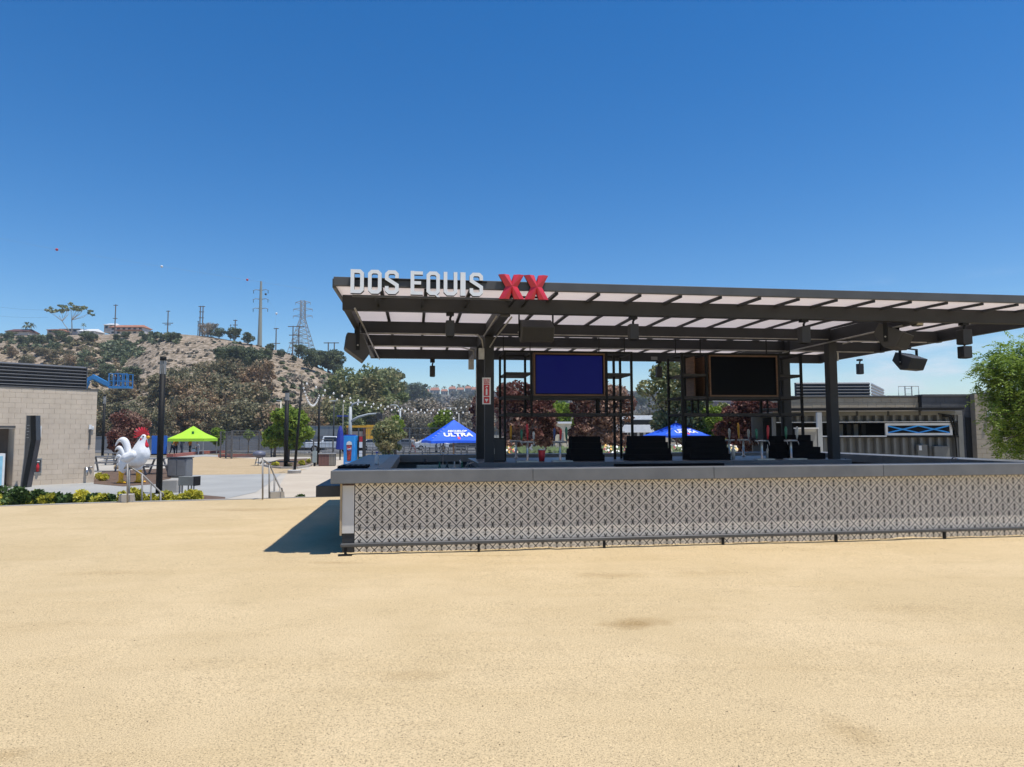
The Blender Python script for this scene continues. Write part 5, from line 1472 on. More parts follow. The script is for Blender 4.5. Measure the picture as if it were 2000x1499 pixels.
def bx_of(px, py=900):        # local x on the wall face
    r = ray(px, py); n = Vector((-bdir.y, bdir.x, 0)); t = (cR - EYE).dot(n) / r.dot(n); p = EYE + r * t
    return (p - cR).dot(bdir), p.z - ZP
dx0, dzt = bx_of(-60, 836); dx1, dzt = bx_of(30, 836)
b = MB(); b.box(-wallL, dx0, .02, .3, 0, bh - .02); b.box(dx1, -0.01, .02, .3, 0, bh - .02); b.box(dx0, dx1, .02, .3, dzt, bh - .02); b.build('wall_core', M_MORT, lb)
b = MB(); b.box(-.3, -.01, .3, 8, 0, bh - .02); b.build('side_wall', M_BLK, lb)
blk = MB(); blk.box(-.197, .197, -.02, .02, -BH / 2 + .003, BH / 2 - .003); blk_me = blk.mesh('block', M_BLK); blk_me2 = blk.mesh('block', M_BLK2)
hlf = MB(); hlf.box(-.097, .097, -.02, .02, -BH / 2 + .003, BH / 2 - .003); hlf_me = hlf.mesh('block', M_BLK)
nblk = 0
for r in range(19):
    z = BH * (r + .5)
    x = 0.0
    first = r % 2
    while x > -5.6:
        w = .2 if first else .4; first = 0
        cx_ = x - w / 2
        x -= w
        xa_, xb_ = cx_ - w / 2, cx_ + w / 2
        if z < dzt and xb_ > dx0 and xa_ < dx1:
            if xa_ > dx0 and xb_ < dx1: continue
            xa_, xb_ = (dx1, xb_) if xb_ > dx1 else (xa_, dx0)
            if xb_ - xa_ > .03:
                MB().box(xa_ + .003, xb_ - .003, -.02, .02, -BH / 2 + .003, BH / 2 - .003).build('block', M_BLK, lb, loc=(0, 0, z))
            continue
        me = hlf_me if w == .2 else (blk_me if RND.random() < .55 else blk_me2)
        link('block', me, lb, (cx_, RND.uniform(-.0015, .0015), z)); nblk += 1
MB().box(-wallL, 0.03, -.04, .34, bh - .018, bh + .05).build('coping', M_FASCIA, lb)
# door recess
MB().box(dx0, dx1 , .9, .95, 0, dzt).build('recess_wall', mat('brown recess wall', (0.16, 0.13, 0.11), 0.9), lb)
MB().box(dx1 - .02, dx1 - .001, -.015, .9, 0, dzt).build('recess_side', M_BLK2, lb)
MB().box(dx0, dx1 - .55, .8, .89, 0, dzt * .48).build('low_block_wall', M_BLK, lb)
MB().box(dx0, dx1, -.03, .0, dzt, dzt + .08).build('lintel', M_FASCIA, lb)
# corrugated roof screen
def corrugated(x0, x1, z0, z1, n, amp, y=0.0, seg=8, horizontal=True):
    m = MB(); prof = []
    N = n * seg
    for i in range(N + 1):
        t = i / N
        prof.append((z0 + (z1 - z0) * t if horizontal else x0 + (x1 - x0) * t, y + amp * math.cos(2 * math.pi * n * t)))
    vs = []
    for q, yy in prof:
        if horizontal: vs += [(x0, yy, q), (x1, yy, q)]
        else: vs += [(q, yy, z0), (q, yy, z1)]
    m.add(vs, [(2 * i, 2 * i + 1, 2 * i + 3, 2 * i + 2) for i in range(N)])
    return m
sx1, sz0 = bx_of(171, 757); _, sz1 = bx_of(171, 716)
for i in range(7):
    z0 = bh + .06 + (sz1 - bh - .06) * i / 7; z1 = bh + .06 + (sz1 - bh - .06) * (i + 1) / 7 - .004
    corrugated(-wallL, sx1, z0, z1, 1, .055, .25, 10).build('screen_panel', M_CORR, lb, True)
MB().box(-wallL, sx1, .34, .4, bh + .06, sz1).build('screen_back', M_CORR, lb)
MB().box(sx1 + .001, sx1 + .03, .18, 3.0, bh + .06, sz1).build('screen_end', M_CORR, lb)
def on_wall(px, py): x, z = bx_of(px, py); return x, z
def wall_thing(name, label, cat, px, py):
    x, z = bx_of(px, py); p = cR + bdir * x; return thing(name, label, cat, (p.x, p.y, ZP + z), brz)
def wsz(px0, px1, py0, py1): a, z0 = bx_of(px0, py1); b_, z1 = bx_of(px1, py0); return b_ - a, z1 - z0
w, h = wsz(70, 80, 833, 856); s = wall_thing('wall_sign', 'red and white extinguisher sign on the tan block wall', 'sign', 75, 855)
MB().box(-w / 2, w / 2, -.05, -.025, 0, h).build('plate', M_WHITE, s); MB().box(-w * .22, w * .22, -.056, -.051, h * .12, h * .9).build('red_band', M_RED, s)
MB().prism([(-w * .3, h * .0 - .02), (w * .3, -.02), (0, -.12)], -.05, -.03).build('arrow', M_RED, s)
text_mesh('lettering', 'FIRE', w * .55, .001, M_WHITE, s, (0, -.058, h * .5), (math.pi / 2, -math.pi / 2, 0))
w, h = wsz(63, 81, 895, 925); s = wall_thing('extinguisher_cabinet', 'recessed steel cabinet with a red fire extinguisher on the tan block wall', 'extinguisher cabinet', 72, 925)
MB().box(-w / 2, w / 2, -.05, -.024, 0, h).build('door_frame', M_STEEL, s); MB().box(-w * .4, w * .4, -.054, -.051, h * .08, h * .92).build('glass', mat('cabinet glass', (0.08, 0.08, 0.08), 0.15), s)
MB().lathe([(.01, .0), (.055, .01), (.055, .24), (.02, .3), (.02, .34)], 12, (0, -.075, h * .12)).build('extinguisher', M_RED, s, True)
MB().box(-.03, .05, -.1, -.056, h * .75, h * .82).build('placard', M_WHITE, s)
w, h = wsz(171, 181, 831, 870); s = wall_thing('wall_light', 'slim vertical wall light near the right corner of the block building', 'wall light', 174, 869)
MB().box(-.03, .03, -.09, -.024, 0, h * .75).build('housing', M_FASCIA, s); MB().box(-.05, .05, -.07, -.024, h * .78, h).build('cap', M_WHITE, s)
s = wall_thing('small_lamp', 'tiny pale wall lamp beside the slim light', 'wall light', 180, 840); MB().box(-.04, .04, -.09, -.024, 0, .16).build('housing', M_WHITE, s); MB().box(-.03, .03, -.1, -.0905, .02, .1).build('lens', M_LGT, s)
s = wall_thing('hose_connection', 'steel pipe connection low on the block wall', 'pipe fitting', 167, 925)
MB().tube((0, -.03, .22), (0, -.16, .22), .06, n=12).build('flange', M_STEEL, s, True); MB().path([(0, -.14, .22), (.0, -.16, .05), (.0, -.15, -.08)], .05, 10).build('elbow', M_STEEL, s, True); MB().tube((.1, -.03, .27), (.24, -.1, .25), .03).build('nozzle', M_STEEL, s, True)
# white and blue cooler at the frame's edge
p = G(-16, 953); p.z = ZP
s = thing('vending_cooler', 'white and blue cooler cut by the left edge of the picture', 'cooler', tuple(p), brz)
MB().box(-.8, .28, -.5, 0, 0.02, 1.35).build('cabinet', M_WHITE, s); MB().box(-.7, .2, -.52, -.501, .1, 1.25).build('door', mat('pale blue print', (0.3, 0.6, 0.75), 0.3), s)
# bent black pylon sign
p = G(40, 953); hh = top_z(50, 812, p.y) - ZP
k = hh / 140.0
s = thing('pylon_sign', 'bent black totem sign standing in front of the block building', 'totem sign', (p.x, p.y, ZP))
def pyl(pts): return [(x * k, z * k) for x, z in pts]
MB().prism(pyl([(0, 0), (12, 0), (26, 92), (23, 140), (6, 140), (5, 60)]), 0, .28).build('panel', mat('dark glossy sign panel', (0.05, 0.05, 0.06), 0.25), s)
MB().prism(pyl([(3, 0), (12.2, 0), (26.2, 92), (23.2, 140), (14, 140), (17, 92)]), -.03, -.001).build('edge', M_BLACK, s)
MB().prism(pyl([(-1, 0), (0, 0), (5, 60), (6, 140), (5, 140), (3.8, 60)]), -.01, .28).build('trim', M_RAIL, s)
for i in range(5): MB().box(7 * k, (12 - i % 2 * 2) * k, -.0045, -.001, (120 - i * 6) * k, (121.6 - i * 6) * k).build('line', M_MIDGREY, s)

# ================================================================== ROOSTER STATUE
fp = G(252, 945); RK = (top_z(262, 838, fp.y) - ZP) / 475.0
roo = thing('rooster_statue', 'giant white fibreglass rooster statue with red comb and yellow legs', 'statue', (fp.x + .02, fp.y, ZP + .02), rad(-3))
def RP(px, py, y=0.0): return ((px - 1120) * RK, y, (1255 - py) * RK)
M_ROO = mat('white fibreglass', (0.80, 0.80, 0.80), 0.3, (0.74, 0.74, 0.75), 2)
M_ROOY = mat('golden yellow paint', (0.95, 0.50, 0.012), 0.4, (0.88, 0.42, 0.01), 3)
M_ROOR = mat('comb red paint', (0.62, 0.015, 0.03), 0.35, (0.5, 0.01, 0.02), 3)
caps = []
st = [(1035, 1055, 30), (1075, 1052, 56), (1130, 1045, 76), (1185, 1032, 90), (1212, 995, 84), (1214, 955, 66), (1222, 915, 48), (1232, 878, 36), (1238, 856, 31)]
for (a, b_, r), (c, d, q) in zip(st, st[1:]): caps.append((RP(a, b_), r * .95 * RK, RP(c, d), q * .95 * RK))
caps += [(RP(1232, 1010), 62 * RK, RP(1180, 1060), 60 * RK)]
for y in (-38, 42):
    caps.append((RP(1090 if y < 0 else 1165, 1075, y * RK), 50 * RK, RP(1082 if y < 0 else 1165, 1118, y * RK), 40 * RK))
    caps.append((RP(1082 if y < 0 else 1165, 1118, y * RK), 40 * RK, RP(1072 if y < 0 else 1168, 1152, y * RK), 27 * RK))
fused('body', caps, M_ROO, roo, voxel=0.028, smooth=10, yscale=0.86)
# wing shields
for sgn in (-1, 1):
    wc = [(RP(1178, 1010, sgn * 52 * RK), 42 * RK, RP(1125, 1032, sgn * 54 * RK), 46 * RK), (RP(1125, 1032, sgn * 54 * RK), 46 * RK, RP(1062, 1068, sgn * 40 * RK), 22 * RK), (RP(1120, 1048, sgn * 54 * RK), 32 * RK, RP(1030, 1095, sgn * 36 * RK), 12 * RK)]
    fused('wing', wc, M_ROO, roo, voxel=0.025, smooth=5)
# sickle tail plumes: crescents with a ridge
def plume(outer, inner, y, thick):
    m = MB(); n = len(outer); vs = []
    thick *= 1.25
    for (a, b_), (c, d) in zip(outer, inner):
        ex_ = .42; a, b_, c, d = a + (a - c) * ex_, b_ + (b_ - d) * ex_, c - (a - c) * ex_, d - (b_ - d) * ex_
        o_, i_ = Vector(RP(a, b_, y)), Vector(RP(c, d, y)); mid = (o_ + i_) / 2; w = min(thick, (o_ - i_).length * .5)
        vs += [o_, mid + Vector((0, -w, 0)), i_, mid + Vector((0, w, 0))]
    fs = []
    for i in range(n - 1):
        for k2 in range(4):
            fs.append((i * 4 + k2, i * 4 + (k2 + 1) % 4, (i + 1) * 4 + (k2 + 1) % 4, (i + 1) * 4 + k2))
    fs += [(3, 2, 1, 0), tuple((n - 1) * 4 + q for q in range(4))]
    m.add(vs, fs); o = m.build('tail_feather', M_ROO, roo, True)
    sb = o.modifiers.new('sub', 'SUBSURF'); sb.levels = 2; sb.render_levels = 2
    return o
plume([(1130, 1010), (1118, 960), (1106, 915), (1090, 880), (1062, 858), (1030, 858), (1000, 880), (982, 915), (977, 935)],
      [(1085, 1035), (1076, 985), (1062, 940), (1050, 912), (1034, 896), (1018, 893), (1000, 906), (988, 925), (981, 938)], 0, 30 * RK)
plume([(1090, 1020), (1072, 975), (1048, 938), (1020, 928), (995, 945), (983, 972)], [(1065, 1040), (1046, 1000), (1028, 966), (1012, 956), (998, 962), (988, 974)], -12 * RK, 22 * RK)
plume([(1085, 1035), (1060, 995), (1035, 970), (1012, 968), (990, 995), (985, 1018)], [(1060, 1055), (1042, 1020), (1026, 1000), (1012, 996), (1000, 1006), (990, 1020)], 10 * RK, 22 * RK)
plume([(1085, 1050), (1060, 1015), (1035, 1000), (1012, 1008), (995, 1030), (990, 1048)], [(1062, 1070), (1046, 1045), (1030, 1032), (1016, 1032), (1004, 1040), (995, 1050)], -14 * RK, 20 * RK)
plume([(1095, 1055), (1065, 1035), (1040, 1035), (1018, 1055), (1004, 1085)], [(1080, 1085), (1062, 1070), (1044, 1066), (1026, 1072), (1010, 1087)], 8 * RK, 22 * RK)
plume([(1110, 1070), (1075, 1060), (1045, 1070), (1020, 1090)], [(1100, 1095), (1072, 1090), (1048, 1090), (1025, 1096)], -10 * RK, 20 * RK)
# comb
comb = [(1240, 850), (1220, 838), (1200, 845), (1176, 862), (1154, 855), (1168, 842), (1156, 830), (1172, 824), (1160, 810), (1178, 808), (1172, 792), (1190, 798), (1192, 783), (1204, 794), (1215, 780), (1222, 793), (1236, 782), (1240, 796), (1256, 790), (1255, 806), (1268, 806), (1262, 824), (1272, 836), (1258, 842)]
comb = [(1228 + (a - 1228) * (1.2 if i % 2 == 0 or i < 4 or i > 20 else .86), 848 + (b_ - 848) * (1.2 if i % 2 == 0 or i < 4 or i > 20 else .86)) for i, (a, b_) in enumerate(comb)]
m = MB(); m.prism([((a - 1120) * RK, (1255 - b_) * RK) for a, b_ in comb], -.05, .05)
bevel(m.build('comb', M_ROOR, roo), .008, 1)
fused('wattle', [(RP(1253, 868, -6 * RK), 10 * RK, RP(1256, 900, -6 * RK), 12 * RK), (RP(1256, 900, -6 * RK), 12 * RK, RP(1264, 932, -6 * RK), 20 * RK)], M_ROOR, roo, .02, 3)
for sgn in (-1, 1):
    fused('ear_lobe', [(RP(1224, 872, sgn * 27 * RK), 9 * RK, RP(1226, 880, sgn * 27 * RK), 8 * RK)], M_ROOR, roo, .02, 2)
    MB().lathe([(.002, -.035), (.035, 0), (.002, .035)], 10).build('eye', M_RUBBER, roo, True, RP(1243, 850, sgn * 26 * RK))
m = MB(); m.path([RP(1256, 856), RP(1276, 853), RP(1291, 860)], [14 * RK, 10 * RK, 2 * RK], 8); m.path([RP(1256, 864), RP(1272, 866), RP(1283, 868)], [9 * RK, 6 * RK, 2 * RK], 8)
m.build('beak', M_ROOY, roo, True)
for px, y in ((1066, -38), (1172, 42)):
    cp = [(RP(px + 4, 1150, y * RK), 25 * RK, RP(px, 1185, y * RK), 20 * RK), (RP(px, 1185, y * RK), 20 * RK, RP(px, 1236, y * RK), 20 * RK)]
    for dx, dy in ((46, -22), (52, 4), (40, 28), (-28, 0)):
        cp.append((RP(px, 1238, y * RK), 17 * RK, RP(px + dx * 1.15, 1247, (y + dy) * RK), 8 * RK))
    fused('leg', cp, M_ROOY, roo, .022, 2)

# ================================================================== LIGHT POLES, STRING LIGHTS
M_LAMPG = mat('fluted lamp glass', (0.45, 0.44, 0.43), 0.25, (0.12, 0.12, 0.12), 14, stretch=(1, 1, .05))
def lamp_pole(px, py0, py1, r, label, g_frac=.10, z=ZP, tag_='black column street lights'):
    p = at_z(px, py1, z); h = top_z(px, py0, p.y) - z
    o = thing('street_light', label, 'street light', (p.x, p.y, z), 0, tag_)
    MB().tube((0, 0, 0), (0, 0, h * (1 - g_frac - .03)), r, r * .96, 16).build('column', M_BLACK, o, True)
    lens = MB(); zz0, zz1 = h * (1 - g_frac - .03) + .002, h * .97
    for i in range(10):
        a = i * .628; c_, s_ = math.cos(a) * r * .86, math.sin(a) * r * .86
        lens.tube((c_, s_, zz0), (c_, s_, zz1), r * .16, n=6)
    lens.build('louvre', M_LAMPG, o); MB().tube((0, 0, zz0), (0, 0, zz1), r * .6, n=12).build('glass', M_LGT, o, True)
    MB().lathe([(r * .98, zz1 + .002), (r * 1.02, h)], 16).build('cap', M_BLACK, o, True)
    MB().lathe([(r * 1.5, 0.0), (r * 1.5, .04)], 16).build('base_plate', M_BLACK, o)
    return o
lamp_pole(310, 697, 965, .105, 'tall black column light in front of the lime green tent')
lamp_pole(200, 771, 893, .12, 'black column light at the right corner of the block building', .12)
lamp_pole(558, 763, 913, .13, 'black column light in the planted island left of the leaning mast')
lamp_pole(1270.5, 787, 890, .10, 'small black column light behind the second blue umbrella')
def mast(px_b, py_b, px_t, py_t, r, label, z=ZP):
    p = at_z(px_b, py_b, z); t = at_y(px_t, py_t, p.y)
    o = thing('string_light_mast', label, 'mast', tuple(p), 0)
    MB().tube((0, 0, .05), tuple(t - p), r, r * .7, 10).build('mast_pole', M_BLACK, o, True)
    MB().tube((0, 0, 0), (0, 0, .05), r * 2.2, n=10).build('base', M_MIDGREY, o)
    return p, t
m1b, m1t = mast(575, 925, 590, 745, .075, 'leaning black string light mast standing in a white concrete footing')
ft = thing('mast_footing', 'round white concrete footing of the leaning mast', 'footing', (m1b.x, m1b.y, ZP)); MB().lathe([(.34, 0), (.36, .16)], 20).build('drum', M_BLOCKC, ft); MB().lathe([(.33, .161), (.31, .19)], 20).build('cap', mat('pale cap', (0.6, 0.58, 0.54), .8), ft)
m2b, m2t = mast(621.5, 909, 624, 770, .085, 'upright black string light mast beside the timber bins')
m3b, m3t = mast(860, 880, 861, 785, .07, 'slender dark mast behind the large blue umbrella')
m4b, m4t = mast(1290, 880, 1286, 748, .09, 'black mast left of the second blue umbrella pole')
bulb = MB(); bulb.lathe([(.012, .07), (.03, .05), (.055, 0), (.035, -.045), (.005, -.06)], 8); bulb_me = bulb.mesh('bulb', mat('white frosted bulb', (0.85, 0.83, 0.78), 0.3), True)
def string_lights(a, b, sag, n, label, scale=1.0, extra=None):
    pts = wire_pts(a, b, sag, 40)
    o = thing('string_light', label, 'string lights', tuple(pts[0]), 0)
    MB().path([p - pts[0] for p in pts], .012, 5).build('cable', M_BLACK, o)
    for i in range(n):
        f = (i + .5) / n; p = pts[0].lerp(pts[-1], f) - Vector((0, 0, sag * 4 * f * (1 - f) + .05))
        link('bulb', bulb_me, o, tuple(p - pts[0]), None, scale)
# dense strand between the two masts, then two long ones towards the far right
string_lights(m1t, m2t, 1.0, 20, 'short sagging strand of bulbs between the leaning and the upright mast', 1.1)
farA = at_y(935, 789, 52); farB = at_y(935, 803, 50)
string_lights(m1t + Vector((0, 0, 0)), farA, .9, 26, 'upper long strand of white bulbs running right from the leaning mast', 1.15)
string_lights(m2t, farB, .55, 24, 'lower long strand of white bulbs running right from the upright mast', 1.2)

# ================================================================== HANDRAILS, KERB STUBS, BEDS
def hand_rail(tops, base_py, foot, label, zlow=ZP):
    """tops: list of (px, py_top, py_base) with a depth from the step edge"""
    o = None
    P = []
    for px, pt, pb, z in tops:
        b_ = at_z(px, pb, 0.0)
        t = at_y(px, pt, b_.y); P.append((Vector((b_.x, b_.y, z)), t))
    o = thing('handrail', label, 'handrail', tuple(P[0][0]), 0)
    o0 = P[0][0]
    for b_, t in P: MB().tube(b_ - o0, t - o0, .021, n=10).build('post', M_RAIL, o, True)
    pts = [t - o0 for _, t in P]
    pts = [pts[0] + Vector((-.06, -.02, -.10)), pts[0] + Vector((0, 0, .01))] + pts[1:] + [pts[-1] + Vector((.04, .02, -.02)), pts[-1] + Vector((.05, .03, -.12))]
    MB().path(pts, .021, 10).build('rail_tube', M_RAIL, o, True)
hand_rail([(249, 908, 983, 0.012), (253, 912, 977, -.2), (278, 927, 978, ZP), (295, 944, 977, ZP), (314, 962, 977, ZP)], 980, None, 'steel handrail descending the steps in front of the rooster statue')
hand_rail([(513, 899, 977, 0.012), (526, 906, 974, -.2), (536, 930, 973.5, ZP), (547, 953, 973.5, ZP)], 977, None, 'steel handrail descending the steps near the bar')
for px0, px1, pyt, lb2 in ((221, 246, 969, 'low concrete kerb block at the foot of the left handrail'), (522, 551, 963, 'low concrete kerb block at the foot of the right handrail')):
    a, b_ = at_z(px0, 984 if px0 < 300 else 976, 0), at_z(px1, 984 if px0 < 300 else 975, 0)
    hh = top_z(px0, pyt, a.y)
    o = thing('kerb_block', lb2, 'kerb block', (a.x, a.y + .22, ZP), brz * .5)
    w = b_.x - a.x
    MB().prism([(0, 0), (w * 1.25, 0), (w * 1.0, hh - ZP), (0, hh - ZP)], 0, .35).build('block_body', M_BLOCKC, o)
    MB().box(w * .72, w * .76, -.012, -.001, 0, hh - ZP).build('joint_strip', M_MIDGREY, o)

def bush(px, py_b, w_px, h_px, fol, label, seed, z=ZP, cat='shrub', name='hedge_shrub', leaf=.032, n=1300, group=None, D=None, py_z=0):
    p = at_z(px, py_b, py_z); y = D or p.y + .75
    p = at_y(px, py_b, y); s = y / F
    R = w_px * s / 2; H_ = top_z(px, py_b - h_px, y) - z
    rr = random.Random(seed)
    cs, rs_ = [], []
    for i in range(9):
        a = rr.uniform(0, 6.28); q = rr.uniform(0, .7) * R
        cs.append((q * math.cos(a), q * math.sin(a) * .7, rr.uniform(.4, .78) * H_)); rs_.append(min(R, H_) * rr.uniform(.3, .52))
    t = MB()
    for c in cs: t.path([(c[0] * .3, c[1] * .3, 0), (c[0] * .7, c[1] * .7, c[2] * .5), c], [.012, .01, .006], 5)
    o = thing(name, label, cat, (p.x, y, z), 0, group)
    link('foliage', leaf_mesh('foliage', cs, rs_, [n // 9] * 9, leaf, fol, seed, 1.6, shell=.25), o); t.build('stem', M_BARK, o)
    return o
hedge = [(-22, 984, 60, 30, FO_HEDGE), (12, 985, 40, 26, FO_YELLOW), (34, 987, 52, 38, FO_HEDGE), (58, 986, 34, 26, FO_YELLOW), (76, 986, 34, 30, FO_HEDGE), (92, 986, 30, 26, FO_YELLOW), (112, 985, 40, 24, FO_HEDGE),
         (136, 985, 34, 24, FO_HEDGE), (157, 984, 38, 30, FO_YELLOW), (180, 984, 30, 22, FO_HEDGE), (200, 984, 32, 26, FO_YELLOW), (216, 984, 24, 22, FO_HEDGE),
         (238, 982, 24, 24, FO_YELLOW), (262, 981, 34, 29, FO_YELLOW), (282, 981, 26, 22, FO_YELLOW), (304, 980, 32, 24, FO_YELLOW), (330, 979, 34, 22, FO_YELLOW), (352, 979, 30, 25, FO_YELLOW), (370, 978, 28, 27, FO_YELLOW), (385, 978, 18, 22, FO_YELLOW)]
hcnt = {}
names_ = {id(FO_HEDGE): 'dark green', id(FO_YELLOW): 'yellow variegated'}
for i, (px, py, w, h, f) in enumerate(hedge):
    where = ('in the bed below the block building' if px < 215 else 'in the bed around the left handrail' if px < 300 else 'in the bed below the steel bench')
    hcnt[(id(f), where)] = hcnt.get((id(f), where), -1) + 1
    bush(px, py, w * 1.3, h * 1.18, f, '%s %s low shrub %s' % (nth(hcnt[(id(f), where)]), names_[id(f)], where), 300 + i, group='%s shrubs %s' % (names_[id(f)], where), z=ZP)
bush(585, 974, 26, 13, FO_HEDGE, 'small dark green plant alone at the edge of the sand near the bar', 351, name='low_plant')
bush(613, 973, 12, 9, FO_YELLOW, 'tiny yellow green plant beside the low dark counter', 352, name='low_plant', n=500)
flat('planting_bed', px_poly([(-200, 996), (-200, 972), (0, 975), (300, 972), (395, 968), (440, 972), (440, 984), (200, 992)]), ZP + .016, M_MULCH)
flat('planting_bed', px_poly([(183, 946), (184, 932), (200, 922), (330, 915), (334, 935), (310, 946), (240, 951)]), ZP + .016, M_MULCH)
flat('planting_bed', px_poly([(519, 911), (520, 905), (545, 898), (600, 896), (612, 903), (606, 909), (580, 914), (540, 914)]), ZP + .016, M_MULCH)
# curved concrete kerb of the island
def kerb_line(pts, label, w=.16, h=.12, m=M_BLOCKC, name='island_kerb'):
    P = [G(a, b_) for a, b_ in pts]; mm = MB()
    for a, b_ in zip(P, P[1:]): mm.bar(a + Vector((0, 0, h / 2)), b_ + Vector((0, 0, h / 2)), w, h)
    o = mm.build(name, m); return struct(o)
kerb_line([(517, 911), (530, 914), (552, 916), (580, 916), (600, 913), (612, 909)], '')
kerb_line([(327, 893), (340, 893), (400, 886.5), (440, 885)], '', .3, .3, mat('faded red kerb paint', (0.42, 0.13, 0.09), .8, (0.35, .12, .09), 2, coord='World'), 'red_kerb')
kerb_line([(427, 893.5), (470, 893.5), (505, 893.5)], '', .2, .3, mat('faded red kerb paint', (0.42, 0.13, 0.09), .8), 'red_kerb')
kerb_line([(440, 885), (520, 886), (600, 886)], '', .3, .2, mat('pale kerb', (0.5, 0.47, 0.42), .8), 'pale_kerb')
for i, (px, py, w, h) in enumerate(((538, 911, 18, 7), (565, 912, 14, 6), (589, 910, 20, 9), (603, 906, 14, 10), (200, 940, 26, 12), (192, 935, 18, 12))):
    bush(px, py, w, h, FO_YELLOW if i != 1 else FO_OLIVE, ('leftmost low yellow shrub in the curved planted island', 'low olive shrub in the curved planted island', 'second low yellow shrub from the right in the curved island', 'rightmost low yellow shrub in the curved planted island', 'larger low yellow shrub at the block building corner', 'smaller low yellow shrub hugging the block building corner')[i], 380 + i, D=G(px, py).y, n=300, leaf=.05, group='yellow shrubs in the curved island' if i < 4 else 'yellow shrubs at the building corner', name='low_shrub')

# ================================================================== BINS, BENCHES, PICNIC TABLES
def at_base(px, py): p = G(px, py); return p, p.y / F
p, s = at_base(344, 934); 
bin_ = thing('litter_bin', 'grey double steel litter bin on the plaza right of the tall black light', 'litter bin', (p.x, p.y, ZP), rad(-6))
w, h = 40 * s, 40 * s
slab('body', -w / 2, w / 2, 0, .6, .05, h * .95, mat('grey bin steel', (0.17, 0.175, 0.18), .45, (0.14, 0.14, .15), 3), bin_, .05)
slab('lid', -w * .53, w * .53, -.03, .63, h * .955, h, M_DARKGREY, bin_, .02)
slab('door', -w * .42, -w * .03, -.02, -.002, h * .12, h * .85, M_MIDGREY, bin_, .01); slab('door', w * .03, w * .42, -.02, -.002, h * .12, h * .85, M_MIDGREY, bin_, .01)
slab('foot', -w * .4, w * .4, .08, .5, 0, .048, M_BLACK, bin_, 0)
p, s = at_base(362, 968)
bn = thing('steel_bench', 'boxy brushed steel planter stand on thin legs near the yellow shrubs', 'stand', (p.x, p.y, ZP), rad(-8))
w = 32 * s; h = 36 * s
slab('tray', -w / 2, w / 2, 0, .35, h * .52, h, mat('olive steel', (0.24, .235, .2), .5), bn, .01); slab('end_cap', w / 2 + .002, w / 2 + .03, 0, .37, h * .5, h * 1.0, M_BLACK, bn, 0)
for x in (-.48, -.3, .1, .3, .46): MB().box(x * w - .015, x * w + .015, .05, .09, 0, h * .519).build('leg', M_RAIL, bn)
p, s = at_base(330, 963)
cbk = thing('concrete_block', 'pale concrete block beside the tall black light', 'concrete block', (p.x, p.y, ZP)); bevel(MB().box(-14 * s, 15 * s, 0, .5, 0, 24 * s).build('block_body', M_BLOCKC, cbk), .02); MB().box(-13 * s, 14 * s, .02, .48, 24 * s + .001, 24 * s + .012).build('cap', M_BLOCKC, cbk)
M_TABLE = mat('grey recycled plastic', (0.2, 0.2, 0.205), .6, (.16, .16, .165), 5)
def picnic(loc, rz, label, sc=1.0, group='grey picnic tables', m=M_TABLE):
    o = thing('picnic_table', label, 'picnic table', loc, rz, group); o.scale = (sc,) * 3
    for k2 in range(4): slab('top_plank', -.9, .9, -.36 + .18 * k2, -.19 + .18 * k2, .72, .76, m, o, 0)
    for s_ in (-1, 1):
        for k2 in range(2): slab('seat_plank', -.9, .9, s_ * .72 - .12 + .125 * k2, s_ * .72 - .005 + .125 * k2, .42, .46, m, o, 0)
    for x in (-.65, .65):
        MB().bar((x, -.28, .71), (x, -.62, 0.02), .06, .08).build('leg', m, o); MB().bar((x, .28, .71), (x, .62, 0.02), .06, .08).build('leg', m, o)
        MB().box(x - .03, x + .03, -.8, .8, .36, .415).build('seat_beam', m, o)
    return o
pt = picnic(tuple(G(208, 921)), rad(8), 'long grey picnic table behind the tail of the rooster statue', 1.15)
for px, py, rz, lb2 in ((288, 927, 70, 'grey picnic table end between the rooster statue and the tall black light'), (236, 908, 5, 'grey picnic table farther back behind the rooster statue')):
    copy_tree(pt, tuple(G(px, py)), rad(rz), 1.1, lb2)
p = G(243, 917)
lg = thing('pipe_planter', 'pale hollow pipe lying on the ground behind the rooster legs', 'pipe', (p.x - .6, p.y, ZP + .14), rad(4)); MB().tube((0, 0, 0), (1.1, .1, 0), .14, n=14, caps=False).build('pipe_shell', mat('tan pipe', (.42, .32, .2), .8), lg, True); MB().tube((.02, 0.002, 0), (.9, .08, 0), .125, n=14).build('pipe_core', M_RUBBER, lg)  # black fill paints the dark inside of the hollow pipe
for i, (px, py) in enumerate(((740, 889), (775, 888), (812, 889), (850, 888), (888, 889), (925, 888), (758, 884), (800, 883.5), (842, 884), (900, 884))):
    copy_tree(pt, tuple(G(px, py)), rad(RND.uniform(-10, 10)), 1.0, nth(i if i < 6 else i - 6) + (' grey picnic table in the near row behind the bar counter' if i < 6 else ' grey picnic table in the far row behind the bar counter'))['group'] = 'picnic tables behind the bar, near row' if i < 6 else 'picnic tables behind the bar, far row'
p, s = at_base(638, 911)
tb = thing('timber_bin', 'weathered timber clad bin enclosure with metal top beside the upright mast', 'bin enclosure', (p.x, p.y, ZP), rad(10))
w = 31 * s; h = 25 * s; nsl = 11
for i in range(nsl):
    x0 = -w / 2 + w * i / nsl; slab('slat', x0 + .01, x0 + w / nsl - .01, 0, .04, .04, h * .92, (mat('red brown slat', (.22, .11, .09), .8), mat('grey slat', (.3, .27, .22), .8))[i > 6], tb, 0)
slab('top', -w * .52, w * .52, -.04, .9, h * .925, h, M_GALV, tb, .01); slab('body', -w / 2, w / 2, .045, .86, .02, h * .92, M_DARKGREY, tb, 0)
